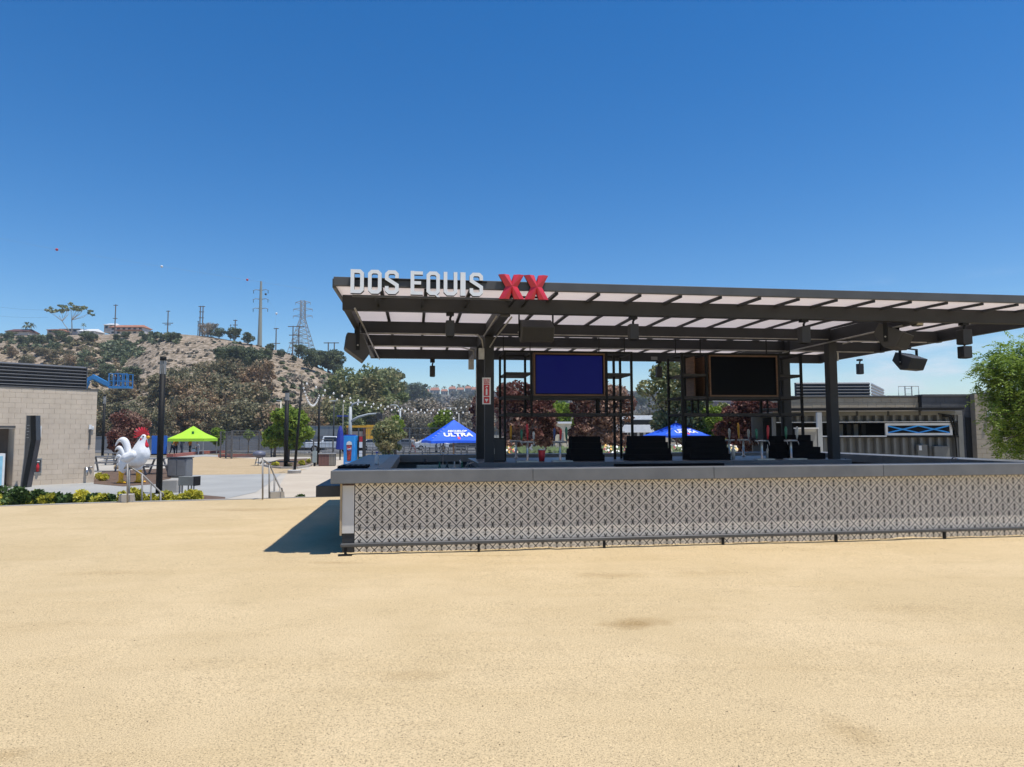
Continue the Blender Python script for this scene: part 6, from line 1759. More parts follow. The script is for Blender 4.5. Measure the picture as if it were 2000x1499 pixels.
p, s = at_base(617.5, 911); bl = thing('bollard_box', 'slim pale utility pedestal left of the timber bins', 'pedestal', (p.x - .05, p.y - .3, ZP)); MB().box(-.12, .12, 0, .2, .25, 1.0).build('box_body', mat('pale teal grey', (.35, .4, .38), .6), bl); MB().box(-.06, .06, .05, .15, 0, .249).build('post', M_BLACK, bl)
p, s = at_base(610, 909); cp = thing('concrete_pillar', 'tan square concrete pillar behind the utility pedestal', 'pillar', (p.x, p.y + .6, ZP)); slab('shaft', -.3, .3, 0, .5, 0, 22 * s, mat('tan cast stone', (.36, .29, .2), .9), cp, .01); slab('cap', -.33, .33, -.03, .53, 22 * s + .001, 22 * s + .06, M_BLOCKC, cp, .01)
p, s = at_base(506, 910); gr = thing('barbecue_grill', 'grey round lidded grill at the left tip of the planted island', 'grill', (p.x, p.y, ZP))
MB().lathe([(.1, .5), (.38, .62), (.42, .75), (.38, .9), (.1, 1.0)], 14).build('bowl', mat('slate blue metal', (.14, .15, .2), .5), gr, True)
for a in (0, 2.1, 4.2): MB().tube((math.cos(a) * .2, math.sin(a) * .2, .55), (math.cos(a) * .36, math.sin(a) * .36, 0), .03).build('leg', M_RAIL, gr)

# ================================================================== LIME TENT WITH PEOPLE
D_T = G(360, 889).y
pa, pb = at_y(326, 889, D_T), at_y(397, 889, D_T); w = pb.x - pa.x
zt = top_z(360, 832, D_T) - ZP; ze = top_z(360, 857, D_T) - ZP
M_LIME = mat('lime green canopy cloth', (0.42, 0.72, 0.03), .7, (.38, .66, .03), 2)
tent = thing('pop_up_tent', 'lime green pop up tent with peaked roof beyond the red kerb', 'tent', (pa.x, D_T, ZP))
m = MB(); d_ = w * .9
m.add([(0, 0, ze), (w, 0, ze), (w, d_, ze), (0, d_, ze), (w / 2, d_ / 2, zt), (0, 0, ze - .3), (w, 0, ze - .3), (w, d_, ze - .3), (0, d_, ze - .3),
       (w * .25, d_ * .25, ze + (zt - ze) * .42), (w * .75, d_ * .25, ze + (zt - ze) * .42), (w * .75, d_ * .75, ze + (zt - ze) * .42), (w * .25, d_ * .75, ze + (zt - ze) * .42)],
      [(0, 1, 10, 9), (1, 2, 11, 10), (2, 3, 12, 11), (3, 0, 9, 12), (9, 10, 4), (10, 11, 4), (11, 12, 4), (12, 9, 4), (0, 5, 6, 1), (1, 6, 7, 2), (2, 7, 8, 3), (3, 8, 5, 0)])
m.build('roof', M_LIME, tent)
for x, y in ((.05, .05), (w - .05, .05), (w - .05, d_ - .05), (.05, d_ - .05)): MB().box(x - .035, x + .035, y - .035, y + .035, 0, ze).build('leg', M_GALV, tent)
MB().box(w * .58, w * .64, d_ * .2, d_ * .22, ze + .15, ze + .75).build('logo', mat('dark green print', (.03, .2, .05), .7), tent)
SKIN = mat('skin', (0.42, 0.25, 0.17), .6); M_ORG = mat('orange shirt', (0.75, .25, .03), .8); M_NAVY = mat('navy cloth', (.02, .025, .05), .85); M_GREYC = mat('grey shirt', (.25, .27, .3), .85); M_HAIR = mat('dark hair', (.02, .015, .01), .7); M_TEAL = mat('green shirt', (.03, .2, .12), .8)
def person(loc, rz, shirt, pants, label, H_=1.72, stoop=0.0, arm=0.15, hat=None, walk=.1, parent=None):
    o = thing('person', label, 'person', loc, rz)
    q = H_ / 1.75; V = lambda x, y, z: (x * q, y * q, z * q)
    sx = stoop
    chest, neck, head = V(0, -sx * .5, 1.30), V(0, -sx * .75, 1.48), V(0, -sx * .95 - .02, 1.62)
    pel = V(0, 0, .95)
    body = [(pel, .13 * q, chest, .15 * q), (chest, .13 * q, neck, .06 * q), (V(-.16, -sx * .6, 1.38), .07 * q, V(.16, -sx * .6, 1.38), .07 * q)]
    legs = []
    for s_ in (-1, 1):
        k_ = V(s_ * .11, -walk * s_ - .04, .5); f = V(s_ * .12, -walk * 2 * s_ + .02, .07)
        legs += [(V(s_ * .09, 0, .9), .09 * q, k_, .062 * q), (k_, .062 * q, f, .042 * q), (f, .045 * q, V(s_ * .13, -walk * 2 * s_ - .16, .04), .035 * q)]
        el = V(s_ * .26, -sx * .6 - arm * .4, 1.12); ha = V(s_ * .24, -sx * .6 - arm * 1.3, .93 + arm * .5)
        body += [(V(s_ * .18, -sx * .6, 1.38), .055 * q, el, .042 * q), (el, .042 * q, ha, .032 * q)]
    fused('figure', body + legs + [(pel, .13 * q, V(0, 0, .9), .13 * q), (neck, .055 * q, head, .06 * q), (head, .085 * q, V(0, -sx - .01, 1.68), .085 * q)], SKIN, o, .03, 2)
    fused('shirt', [(a, r + .014, b_, s_ + .014) for a, r, b_, s_ in body[:3]] + [(V(s_ * .18, -sx * .6, 1.38), .07 * q, V(s_ * .24, -sx * .6 - arm * .2, 1.2), .06 * q) for s_ in (-1, 1)], shirt, o, .03, 2)
    fused('trousers', [(a, r + .014, b_, s_ + .014) for i, (a, r, b_, s_) in enumerate(legs) if i % 3 != 2] + [(pel, .142 * q, V(0, 0, .88), .14 * q)], pants, o, .03, 2)
    fused('hair' if hat is None else 'hat', [(V(0, -sx, 1.71), .088 * q, V(0, -sx + .02, 1.69), .09 * q)], hat or M_HAIR, o, .025, 1)
    for s_ in (-1, 1): MB().lathe([(.001, -.012), (.012, 0), (.001, .012)], 6).build('eye', M_RUBBER, o, True, V(s_ * .03, -sx - .1, 1.66))
    return o
M_HAT = mat('pale straw hat', (.6, .55, .35), .8)
def gp(px, py): p = G(px, py); return (p.x, p.y, ZP)
person(gp(343, 888), rad(20), M_ORG, M_NAVY, 'person in orange shirt standing at the left under the lime tent', stoop=.15)
person(gp(371, 888), rad(-30), M_ORG, M_NAVY, 'person in orange shirt and dark trousers at the right under the lime tent')
person(gp(354, 887), rad(160), M_NAVY, M_NAVY, 'person in dark clothes in the middle under the lime tent', stoop=.2)
person(gp(336, 888), rad(80), M_TEAL, M_NAVY, 'person in green shirt at the left edge of the lime tent', stoop=.1)
person(gp(387, 889), rad(0), M_GREYC, M_GREYC, 'person in light grey clothes crouched at the right tent leg', H_=1.3, stoop=.3)
person(gp(806, 886), rad(60), M_GREYC, mat('dull red trousers', (.3, .1, .09), .8), 'person in grey shirt and pale hat walking behind the bar counter', hat=M_HAT, walk=.14)
tbx = thing('folding_table', 'dark folding table among the people under the lime tent', 'table', gp(361, 886.5)); slab('top', -1.2, 1.2, 0, .7, .72, .76, M_MIDGREY, tbx, 0)
for x in (-1.1, 1.1): MB().box(x - .03, x + .03, .3, .36, 0, .719).build('leg', M_BLACK, tbx)
jug = thing('water_jug', 'white drinks jug standing at the right under the lime tent', 'jug', gp(378, 888.5)); MB().lathe([(.2, 0), (.2, .5), (.12, .6)], 12).build('jug_body', M_WHITE, jug, True); MB().lathe([(.13, .601), (.13, .66)], 10).build('cap', M_BLACK, jug)
bch = thing('blue_barrier', 'blue plastic barrier behind the tall black light', 'barrier', gp(312, 889)); slab('panel', -.9, .7, 0, .1, .1, 2.0, mat('bright blue plastic', (.02, .15, .6), .5), bch, .02); slab('foot', -.8, .6, -.3, .4, 0, .099, M_BLACK, bch, 0)

# long grey street wall behind the tent and a ribbed barrier further right
M_WALLG = mat('grey street wall', (.30, .27, .25), .9, (.25, .225, .21), .5, coord='World')
def long_wall(px0, px1, py_t, py_b, label, mtl, npan, name='street_wall'):
    a = G(px0, py_b); b_ = G(px1, py_b); zt_ = top_z((px0 + px1) / 2, py_t, (a.y + b_.y) / 2) - ZP
    d = b_ - a; o = thing(name, label, 'wall', tuple(a), math.atan2(d.y, d.x)); Ln = d.length
    for i in range(npan):
        slab('panel', Ln * i / npan + .03, Ln * (i + 1) / npan - .03, 0, .18, 0, zt_ - .1, mtl, o, 0)
    slab('cap', 0, Ln, -.04, .22, zt_ - .098, zt_, mtl, o, 0)
long_wall(-500, 640, 853, 880, 'long low grey masonry wall along the street below the hill', M_WALLG, 30)
for i in range(4):
    long_wall(590, 668, 832 + i * 5, 878, 'ribbed pale barrier rail behind the white pickup, number from the ground up' if False else ('uppermost', 'second highest', 'third highest', 'lowest')[i] + ' pale ribbed barrier board behind the white pickup', mat('pale ribbed board', (.33, .32, .3), .7), 3, 'barrier_board') if i == 0 else None

# ================================================================== MESH ENCLOSURE
M_MESH = mat('dull mesh metal', (.12, .115, .11), .6)
def mesh_fence(pts, py_t, label, spacing=.3, name='mesh_fence', posts=M_MESH, wr=.012, vert=True):
    P = [G(a, b_) for a, b_ in pts]; o = thing(name, label, 'fence', tuple(P[0])); o0 = P[0]
    for i, p_ in enumerate(P):
        zt_ = top_z(pts[i][0], py_t[i] if isinstance(py_t, (list, tuple)) else py_t, p_.y) - ZP
        MB().box(p_.x - o0.x - .06, p_.x - o0.x + .06, p_.y - o0.y - .06, p_.y - o0.y + .06, 0, zt_).build('post', posts, o)
    for i, (a, b_) in enumerate(zip(P, P[1:])):
        zt_ = top_z(pts[i][0], py_t[i] if isinstance(py_t, (list, tuple)) else py_t, a.y) - ZP
        for z in (zt_ - .04, .12): MB().bar(a - o0 + Vector((0, 0, z)), b_ - o0 + Vector((0, 0, z)), .06, .07).build('rail', posts, o)
        wm = MB(); n = max(2, int((b_ - a).length / spacing))
        for j in range(1, n):
            q = a.lerp(b_, j / n) - o0; wm.tube(q + Vector((0, 0, .12)), q + Vector((0, 0, zt_ - .04)), wr, n=4, caps=False)
        for j in range(1, int(zt_ / spacing)):
            z = j * spacing; wm.tube(a - o0 + Vector((0, 0, z)), b_ - o0 + Vector((0, 0, z)), wr, n=4, caps=False)
        w_ = wm.build('mesh_panel', posts, o); w_['kind'] = 'stuff'
mesh_fence([(430, 895), (441, 895), (452, 896.5), (505, 893), (530, 891)], [843, 843, 841, 843, 843], 'dark metal mesh enclosure with flat top rail left of the leafy green tree', .22)
mesh_fence([(530, 893), (560, 892), (612, 891), (650, 890)], 858, 'low thin wire fence in front of the parked cars', .4)
mesh_fence([(700, 886), (740, 887), (800, 887), (860, 887), (930, 887), (1000, 887)], [836, 836, 836, 838, 838, 838], 'tall thin wire fence behind the picnic tables', .5, posts=mat('grey fence post', (.13, .14, .15), .6), wr=.016)
for px, lb2 in ((454, 'thick dark post in the mesh enclosure'),):
    lamp_pole(px, 841, 896, .16, 'thick short black post at the corner of the mesh enclosure', .04, tag_=None) if False else None

# ================================================================== TREES ON THE PLAZA
def ptree(px, py_b, py_t, w_px, fol, label, seed, base=.3, n=7000, leaf=.07, D=None, bark=M_BARK, squash=.95, nb=20, name='tree', tr=.12, lean=0, asp=1.6, forks=8):
    p = G(px, py_b) if D is None else at_y(px, py_b, D)
    y = p.y; h = top_z(px, py_t, y) - ZP; r = w_px / 2 * y / F
    return place_tree(name, label, h, r, fol, bark, (p.x, p.y, ZP), seed, n and None, nb=nb, leaves=n, leaf=leaf, base=base, trunk_r=tr, squash=min(squash, (h * (1 - base)) / (2 * r)) if squash is None else squash, lean=lean, aspect=asp, forks=forks)
ptree(562, 903, 800, 88, FO_BRIGHT, 'fresh green leafy tree in the planted island behind the black light', 61, .42, 4200, .115, squash=.8)
ptree(536, 893, 832, 46, FO_BRIGHT, 'smaller green tree with dark trunk left of the planted island', 62, .35, 1800, .12, squash=.85)
ptree(423, 886, 838, 30, FO_BRIGHT, 'thin yellow green sapling between the tent and the mesh enclosure', 63, .3, 1800, .09, squash=1.0, tr=.07)
ptree(485, 886, 842, 22, FO_BRIGHT, 'small yellow green sapling above the mesh enclosure rail', 64, .5, 900, .09, squash=.6, tr=.06)
ptree(758, 893, 822, 60, FO_MIDGREEN, 'green bushy tree right of the yellow truck', 65, .15, 4000, .095, squash=1.0)
ptree(772, 890, 815, 44, FO_BRIGHT, 'lighter green tree partly hidden behind the bushy one by the yellow truck', 66, .3, 2500, .08, squash=.9)
ptree(866, 884, 803, 34, FO_BRIGHT, 'yellow green tree rising behind the large blue umbrella', 67, .3, 2600, .1, squash=1.1)
ptree(852, 884, 826, 34, FO_BRIGHT, 'low yellow green tree left behind the large blue umbrella', 68, .3, 1800, .1, squash=.7)
ptree(243, 900, 806, 76, FO_PURPLE, 'dark purple leaved tree behind the rooster statue', 69, .2, 7000, .06, squash=.9)
ptree(228, 905, 840, 50, FO_PURPLE, 'low dark purple tree behind the tail of the rooster statue', 70, .15, 3500, .06, squash=.8)
# purple trees behind the bar
D_P = 27.0
ptree(1008, 900, 742, 92, FO_PURPLE, 'tall dark red leaved tree behind the left shelf rack', 71, .1, 11000, .042, D=D_P, squash=1.55, nb=34, forks=14)
ptree(1060, 900, 770, 66, FO_PURPLE, 'dark red leaved tree between the screen posts behind the bar', 72, .1, 6500, .042, D=28.5, squash=1.6, nb=26, forks=12)
ptree(1172, 900, 744, 116, FO_PURPLE, 'broad dark red leaved tree behind the right part of the left rack', 73, .1, 12000, .042, D=D_P, squash=1.3, nb=36, forks=14)
ptree(1471, 900, 772, 106, FO_PURPLE, 'broad dark red leaved tree below the black screen', 74, .1, 12000, .042, D=26, squash=1.1, nb=34, forks=14)
ptree(942, 900, 765, 46, FO_PURPLE, 'narrow dark red leaved tree behind the left columns', 75, .1, 5000, .038, D=28.5, squash=2.0, nb=22, forks=10)
ptree(1345, 895, 692, 150, FO_MIDGREEN, 'tall green leafy tree with open crown behind the right shelf rack', 76, .25, 11000, .055, D=31, squash=1.05, nb=26, forks=12)
ptree(1395, 895, 800, 90, FO_BRIGHT, 'light green tree behind the middle riser under the black screen', 77, .2, 5000, .055, D=30, squash=.7)
ptree(1095, 895, 788, 70, FO_BRIGHT, 'green tree between the dark red trees behind the blue screen', 78, .3, 3500, .07, D=45, squash=.7)
for i, (px, c) in enumerate(((1245, 'orange'), (1265, 'white'), (1330, 'yellow'), (1270 + 130, 'white'))):
    pass
pa_, pb_ = at_y(978, 890, 23), at_y(1445, 890, 23)
pl_ = thing('raised_planter', 'long raised concrete planter carrying the flower bed behind the bar', 'planter', (pa_.x, 22.2, ZP))
slab('planter_box', 0, pb_.x - pa_.x, 0, 1.9, 0, 1.25, M_BLOCKC, pl_, .02); slab('soil', .1, pb_.x - pa_.x - .1, .1, 1.8, 1.252, 1.27, M_MULCH, pl_, 0)
fl = MB()
for i in range(240):
    px = RND.choice((RND.uniform(985, 1010), RND.uniform(1175, 1260), RND.uniform(1300, 1345), RND.uniform(1425, 1440)))
    yy = RND.uniform(22.3, 24); p = at_y(px, 880, yy); p.z = ZP + 1.25 + RND.uniform(.12, .42); s = RND.uniform(.02, .05)
    fl.add([p + Vector((s, 0, 0)), p + Vector((0, s, s)), p - Vector((s, 0, 0)), p - Vector((0, s, s))], [(0, 1, 2, 3)], RND.randrange(4))
for i in range(1500):
    px = RND.uniform(985, 1438); yy = RND.uniform(22.3, 24); p = at_y(px, 880, yy); p.z = ZP + 1.25 + RND.random() ** 1.3 * .36; s = RND.uniform(.03, .07)
    fl.add([p + Vector((s, 0, 0)), p + Vector((0, s, s)), p - Vector((s, 0, 0)), p - Vector((0, s, s))], [(0, 1, 2, 3)], 4)
tag(fl.build('flower_bed', [M_WHITE, M_YELLOW, mat('dull crimson petal', (.3, .03, .04), .7), mat('cream petal', (.6, .5, .35), .7), FO_HEDGE]), 'bed of white yellow and crimson flowers behind the bar island', kind='stuff')

# big tree at the right edge: hanging feathery branches in front of the block wall
TRD = 15.5
tp = at_y(2110, 900, TRD)
root = thing('feathery_tree', 'bright green feathery tree reaching in from the right edge', 'tree', (tp.x, TRD, 0))
cs, rs_, cn = [], [], []
rr = random.Random(9)
pts_ = [(1948, 690, 20), (1938, 716, 20), (1960, 722, 34), (1990, 710, 34), (2030, 720, 50), (1940, 745, 26), (1970, 760, 36), (2010, 770, 50), (1945, 778, 24), (1975, 800, 34), (1945, 812, 20), (2010, 820, 44), (1960, 835, 24), (1985, 850, 26),
        (2020, 860, 36), (1950, 862, 12), (1917, 722, 10), (1908, 718, 6), (2060, 780, 60), (2060, 700, 60), (2100, 740, 70), (2000, 690, 26), (1985, 872, 14), (1958, 880, 7), (2080, 840, 60)]
for px, py, r in pts_:
    q = at_y(px, py, TRD + rr.uniform(-.6, .6)); cs.append((q.x - tp.x, q.y - TRD, q.z)); R = r / F * TRD; rs_.append(R); cn.append(int(40 + 5200 * R * R * 1.6))
def spray_mesh(cs, rs_, n_per, material, seed):
    """drooping twigs carrying paired narrow leaflets"""
    r3 = np.random.RandomState(seed); V = []
    for c, R in zip(cs, rs_):
        for _ in range(int(6 + n_per * R * R)):
            o_ = np.array(c) + r3.normal(size=3) * R * .52
            d = r3.normal(size=3); d[2] = d[2] * .5 - .35; d /= np.linalg.norm(d)
            Lt = r3.uniform(.18, .34); side = np.cross(d, [0, 0, 1.0]); side /= np.linalg.norm(side) + 1e-6; up = np.cross(side, d)
            for k_ in range(7):
                t = (k_ + .5) / 7; b_ = o_ + d * Lt * t + np.array([0, 0, -.10 * t * t])
                for s_ in (-1, 1):
                    l_ = Lt * .36 * (1 - .35 * t); ax = side * s_ * .85 + d * .45 + up * r3.normal() * .25 + np.array([0, 0, -.2]); ax /= np.linalg.norm(ax)
                    wv = np.cross(ax, up + r3.normal(size=3) * .3); wv /= np.linalg.norm(wv) + 1e-6; wv *= l_ * .2
                    V += [b_, b_ + ax * l_ * .5 + wv, b_ + ax * l_, b_ + ax * l_ * .5 - wv]
    V = np.array(V, np.float32); n = len(V) // 4
    me = bpy.data.meshes.new('crown'); me.vertices.add(len(V)); me.vertices.foreach_set('co', V.ravel())
    me.loops.add(len(V)); me.loops.foreach_set('vertex_index', np.arange(len(V), dtype=np.int32))
    me.polygons.add(n); me.polygons.foreach_set('loop_start', np.arange(0, len(V), 4, dtype=np.int32)); me.polygons.foreach_set('loop_total', np.full(n, 4, np.int32))
    me.materials.append(material); me.update(); return me
link('crown', spray_mesh(cs, rs_, 760, FO_FERN, 9), root)
tk = MB(); tk.path([(0, 0, 0), (.05, 0, 1.2), (-.05, .05, 2.2), (-.1, 0, 3.0)], [.14, .11, .09, .06], 8)
for c in cs[::1]:
    c = Vector(c); o_ = Vector((-.05, 0, min(2.6, max(1.6, c.z)))); tk.path([o_, o_.lerp(c, .5) + Vector((0, 0, .15)), c], [.03, .018, .006], 5)
tk.build('trunk', M_BARK, root)

# ================================================================== UMBRELLAS
def umbrella(px, py_top, px0, px1, py_e, D, label, text=True, rz=.35):
    c = at_y(px, py_e, D); zt_ = top_z(px, py_top, D) - ZP; ze_ = top_z(px, py_e, D) - ZP
    W = (px1 - px0) / F * D; o = thing('patio_umbrella', label, 'umbrella', (c.x, D, ZP), rz)
    R = W / 2 / max(abs(math.cos(rz)), abs(math.sin(rz))) / 1.02
    s2 = R / 1.0 * .72
    cor = [(-s2, -s2), (s2, -s2), (s2, s2), (-s2, s2)]
    m = MB(); n = 8
    vs, fs = [], []
    for (a, b_) in zip(cor, cor[1:] + cor[:1]):
        k0 = len(vs); N = 6
        for i in range(N + 1):
            for j in range(N + 1):
                t, q = i / N, j / N
                e = Vector(a).lerp(Vector(b_), q); x, y = e.x * t, e.y * t
                z = zt_ + (ze_ - zt_) * t - .16 * math.sin(math.pi * t) * (1) * (.55 - .45 * abs(2 * q - 1)) + .02 * t * (1 - abs(2 * q - 1))
                vs.append((x, y, z))
        for i in range(N):
            for j in range(N):
                A = k0 + i * (N + 1) + j; fs.append((A, A + N + 1, A + N + 2, A + 1))
        k1 = len(vs)
        for j in range(N + 1):
            e = Vector(a).lerp(Vector(b_), j / N); z = ze_ + .02 * (1 - abs(2 * j / N - 1)); vs += [(e.x, e.y, z), (e.x * 1.005, e.y * 1.005, z - .09)]
        for j in range(N): fs.append((k1 + 2 * j, k1 + 2 * j + 1, k1 + 2 * j + 3, k1 + 2 * j + 2))
    m.add(vs, fs); m.build('canopy', M_BLUE, o, True)
    MB().tube((0, 0, 0), (0, 0, zt_ - .02), .035, n=10).build('pole', mat('timber umbrella pole', (.3, .2, .12), .6), o, True)
    MB().lathe([(.02, zt_), (.05, zt_ + .03), (.01, zt_ + .09)], 8).build('finial', M_WHITE, o, True)
    MB().lathe([(.3, 0), (.28, .08)], 14).build('base', M_DARKGREY, o)
    for x, y in cor: MB().tube((0, 0, ze_ + .25 * (zt_ - ze_)), (x * .97, y * .97, ze_ - .02), .012, n=5).build('rib', M_GALV, o)
    if text:
        ang = math.atan2(zt_ - ze_, s2)
        def face(frac, nrm_off=.012): 
            y = -s2 * frac; z = zt_ + (ze_ - zt_) * frac - .16 * math.sin(math.pi * frac) * .55
            return Vector((0, y - math.sin(ang) * nrm_off, z + math.cos(ang) * nrm_off + .012))
        tx = text_mesh('lettering', 'ULTRA', s2 * .27, .002, M_WHITE, o, tuple(face(.70, .05)), (ang + .05, 0, 0), bold=.012, xs=1.25)
        tx2 = text_mesh('lettering', 'MICHELOB', s2 * .13, .002, M_WHITE, o, tuple(face(.53, .07)), (ang + .1, 0, 0), bold=.004, xs=1.1, shear=.3)
        e_ = face(.87, .03)
        em = MB(); em.prism([(-.5, -.8), (.5, -.8), (.75, .1), (.35, .9), (-.35, .9), (-.75, .1)], -.03, .0)
        em.v = [(p[0] * s2 * .075, p[2] * s2 * .085 * 0 + p[1] * 0 + p[2] * 0 + p[1] , p[2]) for p in em.v]
        em2 = MB(); q = s2 * .07
        pts8 = [(-.5 * q, -1 * q), (.5 * q, -1 * q), (.8 * q, .1 * q), (.4 * q, 1 * q), (-.4 * q, 1 * q), (-.8 * q, .1 * q)]
        em2.add([(x, math.cos(ang) * z, math.sin(ang) * z) for x, z in pts8], [tuple(range(6))]); em2.build('emblem', mat('coral red print', (.75, .06, .1), .6), o, loc=tuple(e_))
        for i in range(5):
            t = .45 + i * .1; x = -s2 * t * 1.0; z = zt_ + (ze_ - zt_) * t
            MB().box(-.05, .05, -.02, .02, -.012, .012).build('trim_letter', M_WHITE, o, loc=(x + .01, -s2 * t * .72, z + .0))
    return o
umbrella(886, 820, 816, 962, 861, 26.5, 'large open blue umbrella with white ULTRA lettering left of the column', True, .30)
umbrella(1321, 826, 1257, 1381, 851, 30, 'open blue umbrella half hidden behind the right shelf rack', True, .35)
p = G(664, 899)
cu_ = thing('folded_umbrella', 'folded blue umbrella on a black pole beside the drinks machine', 'umbrella', (p.x, p.y, ZP)); s = p.y / F; h = (899 - 832) * s
MB().tube((0, 0, 0), (0, 0, h), .06, n=8).build('pole', M_BLACK, cu_); MB().lathe([(.05, h), (.2, h * .85), (.3, h * .6), (.36, h * .32), (.22, h * .3)], 9).build('cloth', mat('navy blue cloth', (.012, .03, .3), .7), cu_, False)
ban = thing('blue_banner', 'small dark blue banner panel behind the drinks machine', 'banner', (p.x + .2, p.y + .5, ZP)); MB().box(0, .95, 0, .06, (899 - 868) * s, (899 - 850) * s).build('panel', mat('deep blue print', (.02, .02, .45), .6), ban); MB().box(.02, .06, .0, .05, 0, (899 - 868) * s - .002).build('leg', M_GALV, ban); MB().box(.25, .45, -.012, -.001, (899 - 866) * s, (899 - 853) * s).build('print', mat('pale pink print', (.6, .3, .5), .6), ban)

# ================================================================== DRINKS MACHINE
p = G(684, 911); s = p.y / F; h = 59 * s; w = 21 * s
vm = thing('drinks_machine', 'bright blue PEPSI drinks machine with a picture of a red cup', 'vending machine', (p.x - w / 2 - .1, p.y, ZP), rad(-4))
M_PB = mat('sky blue vinyl', (.015, .22, .62), .35, (.02, .3, .75), 1.5)
slab('cabinet', 0, w, 0, .85, .03, h, M_PB, vm, .02)
MB().box(w * .02, w * .98, -.012, -.001, .06, h * .985).build('front_print', M_PB, vm)
cupm = MB(); cupm.prism([(w * .36, h * .17), (w * .72, h * .17), (w * .80, h * .72), (w * .28, h * .72)], -.02, -.0125); cupm.build('cup_print', mat('cola red print', (.42, .05, .04), .4, (.12, .02, .02), 9, lo=.4, hi=.6), vm)
MB().prism([(w * .27, h * .70), (w * .81, h * .70), (w * .76, h * .79), (w * .54, h * .83), (w * .33, h * .79)], -.028, -.021).build('foam_print', M_WHITE, vm)
def disc(r, x, z, y, mm, nm, a0=0, a1=6.2832):
    n = 20; pts9 = [(x + r * math.cos(a0 + (a1 - a0) * i / n), z + r * math.sin(a0 + (a1 - a0) * i / n)) for i in range(n + (0 if a1 - a0 > 6 else 1))]
    MB().prism(pts9, y - .004, y).build(nm, mm, vm)
disc(w * .2, w * .54, h * .58, -.0215, M_WHITE, 'logo_disc'); disc(w * .18, w * .54, h * .585, -.0265, M_RED, 'logo_red', .25, 3.3); disc(w * .18, w * .54, h * .575, -.0265, mat('logo blue', (.02, .04, .4), .4), 'logo_blue', 3.6, 6.0)
text_mesh('lettering', 'PEPSI', w * .22, .002, M_WHITE, vm, (w * .4, -.016, h * .105))
vm2 = thing('snack_machine', 'red white and black side of a vending machine behind the blue one', 'vending machine', (p.x + w / 2 + .02, p.y + .55, ZP), rad(-4))
slab('cabinet', 0, .3, 0, .8, .03, h * .98, M_BLACK, vm2, .01)
for i, (a, b_, mm) in enumerate(((.80, .97, M_RED), (.60, .79, M_WHITE), (.42, .5, M_WHITE), (.3, .41, M_WHITE), (.2, .29, M_GRN), (.05, .14, M_RED))): MB().box(.08, .29, -.012, -.001, h * a, h * b_).build('side_print', mm, vm2)

# ================================================================== VEHICLES
M_CARW = mat('white car paint', (.62, .64, .66), .25, (.58, .6, .62), 2)
M_TYRE = M_RUBBER
def car(loc, rz, label, body=M_CARW, kind='sedan', group=None, sc=1.0):
    o = thing('pickup_truck' if kind == 'pickup' else 'parked_car', label, 'pickup truck' if kind == 'pickup' else 'car', loc, rz, group); o.scale = (sc,) * 3
    W = .92
    if kind == 'pickup':
        prof = [(-2.75, .55), (2.7, .5), (2.8, .85), (2.72, 1.1), (1.45, 1.22), (.75, 1.85), (-.75, 1.88), (-.95, 1.22), (-2.75, 1.18)]
        glass = [(-.68, 1.26), (1.15, 1.26), (.66, 1.76), (-.62, 1.78)]; wx = (1.75, -1.7); wr = .42
    else:
        prof = [(-2.2, .4), (2.2, .38), (2.28, .7), (2.1, .9), (1.1, 1.0), (.45, 1.42), (-1.0, 1.44), (-1.75, 1.05), (-2.25, .98)]
        glass = [(-1.45, 1.04), (.95, 1.02), (.4, 1.36), (-.95, 1.38)]; wx = (1.4, -1.35); wr = .33
    m = MB(); n = len(prof); zr = prof[4][1]
    def inset(z): return W - (.16 * max(0, (z - zr)) / .6)
    vs = [(x, -inset(z), z) for x, z in prof] + [(x, inset(z), z) for x, z in prof]
    m.add(vs, [tuple(range(n)), tuple(reversed(range(n, 2 * n)))] + [(i, n + i, n + (i + 1) % n, (i + 1) % n) for i in range(n)])
    bevel(m.build('body', body, o), .06, 2)
    for s_ in (-1, 1):
        g_ = MB(); gv = [(x, s_ * (inset(z) + .012), z) for x, z in glass]; gv2 = [(x, s_ * (inset(z) - .02), z) for x, z in glass]
        g_.add(gv + gv2, [(0, 1, 2, 3), (7, 6, 5, 4), (0, 4, 5, 1), (1, 5, 6, 2), (2, 6, 7, 3), (3, 7, 4, 0)]); g_.build('window', M_GLASS, o)
        for x in wx:
            wv = MB().tube((x, s_ * (W - .2), wr), (x, s_ * (W + .03), wr), wr, n=18).build('wheel', M_TYRE, o, True)
            MB().tube((x, s_ * (W + .031), wr), (x, s_ * (W + .045), wr), wr * .58, n=14).build('rim', M_GALV, wv)
        MB().box(prof[2][0] - .14, prof[2][0] - .0, s_ * .68 - .14, s_ * .68 + .14, prof[2][1] - .08, prof[2][1] + .08).build('headlight', M_LGT, o)
    ws = [prof[4], prof[5]]
    m = MB(); a, b_ = ws; m.add([(a[0] - .05, -.72, a[1] + .03), (a[0] - .05, .72, a[1] + .03), (b_[0] + .03, .62, b_[1] - .05), (b_[0] + .03, -.62, b_[1] - .05)], [(0, 1, 2, 3)])
    m.v = [(x + .03, y, z + .02) for x, y, z in m.v]; m.build('windscreen', M_GLASS, o)
    return o
car(gp(646, 884), rad(6), 'white pickup truck parked behind the timber bins', kind='pickup', sc=1.0)
car(gp(603, 880), rad(4), 'silver car behind the trunk of the green island tree', mat('silver paint', (.35, .37, .4), .3))
car(gp(842, 880), rad(12), 'white car parked under the left end of the large blue umbrella', group=None)
car(gp(884, 879.5), rad(8), 'white car parked behind the pole of the large blue umbrella')
car(gp(915, 881), rad(170), 'dark grey car parked near the left columns', mat('dark car paint', (.06, .065, .08), .25))
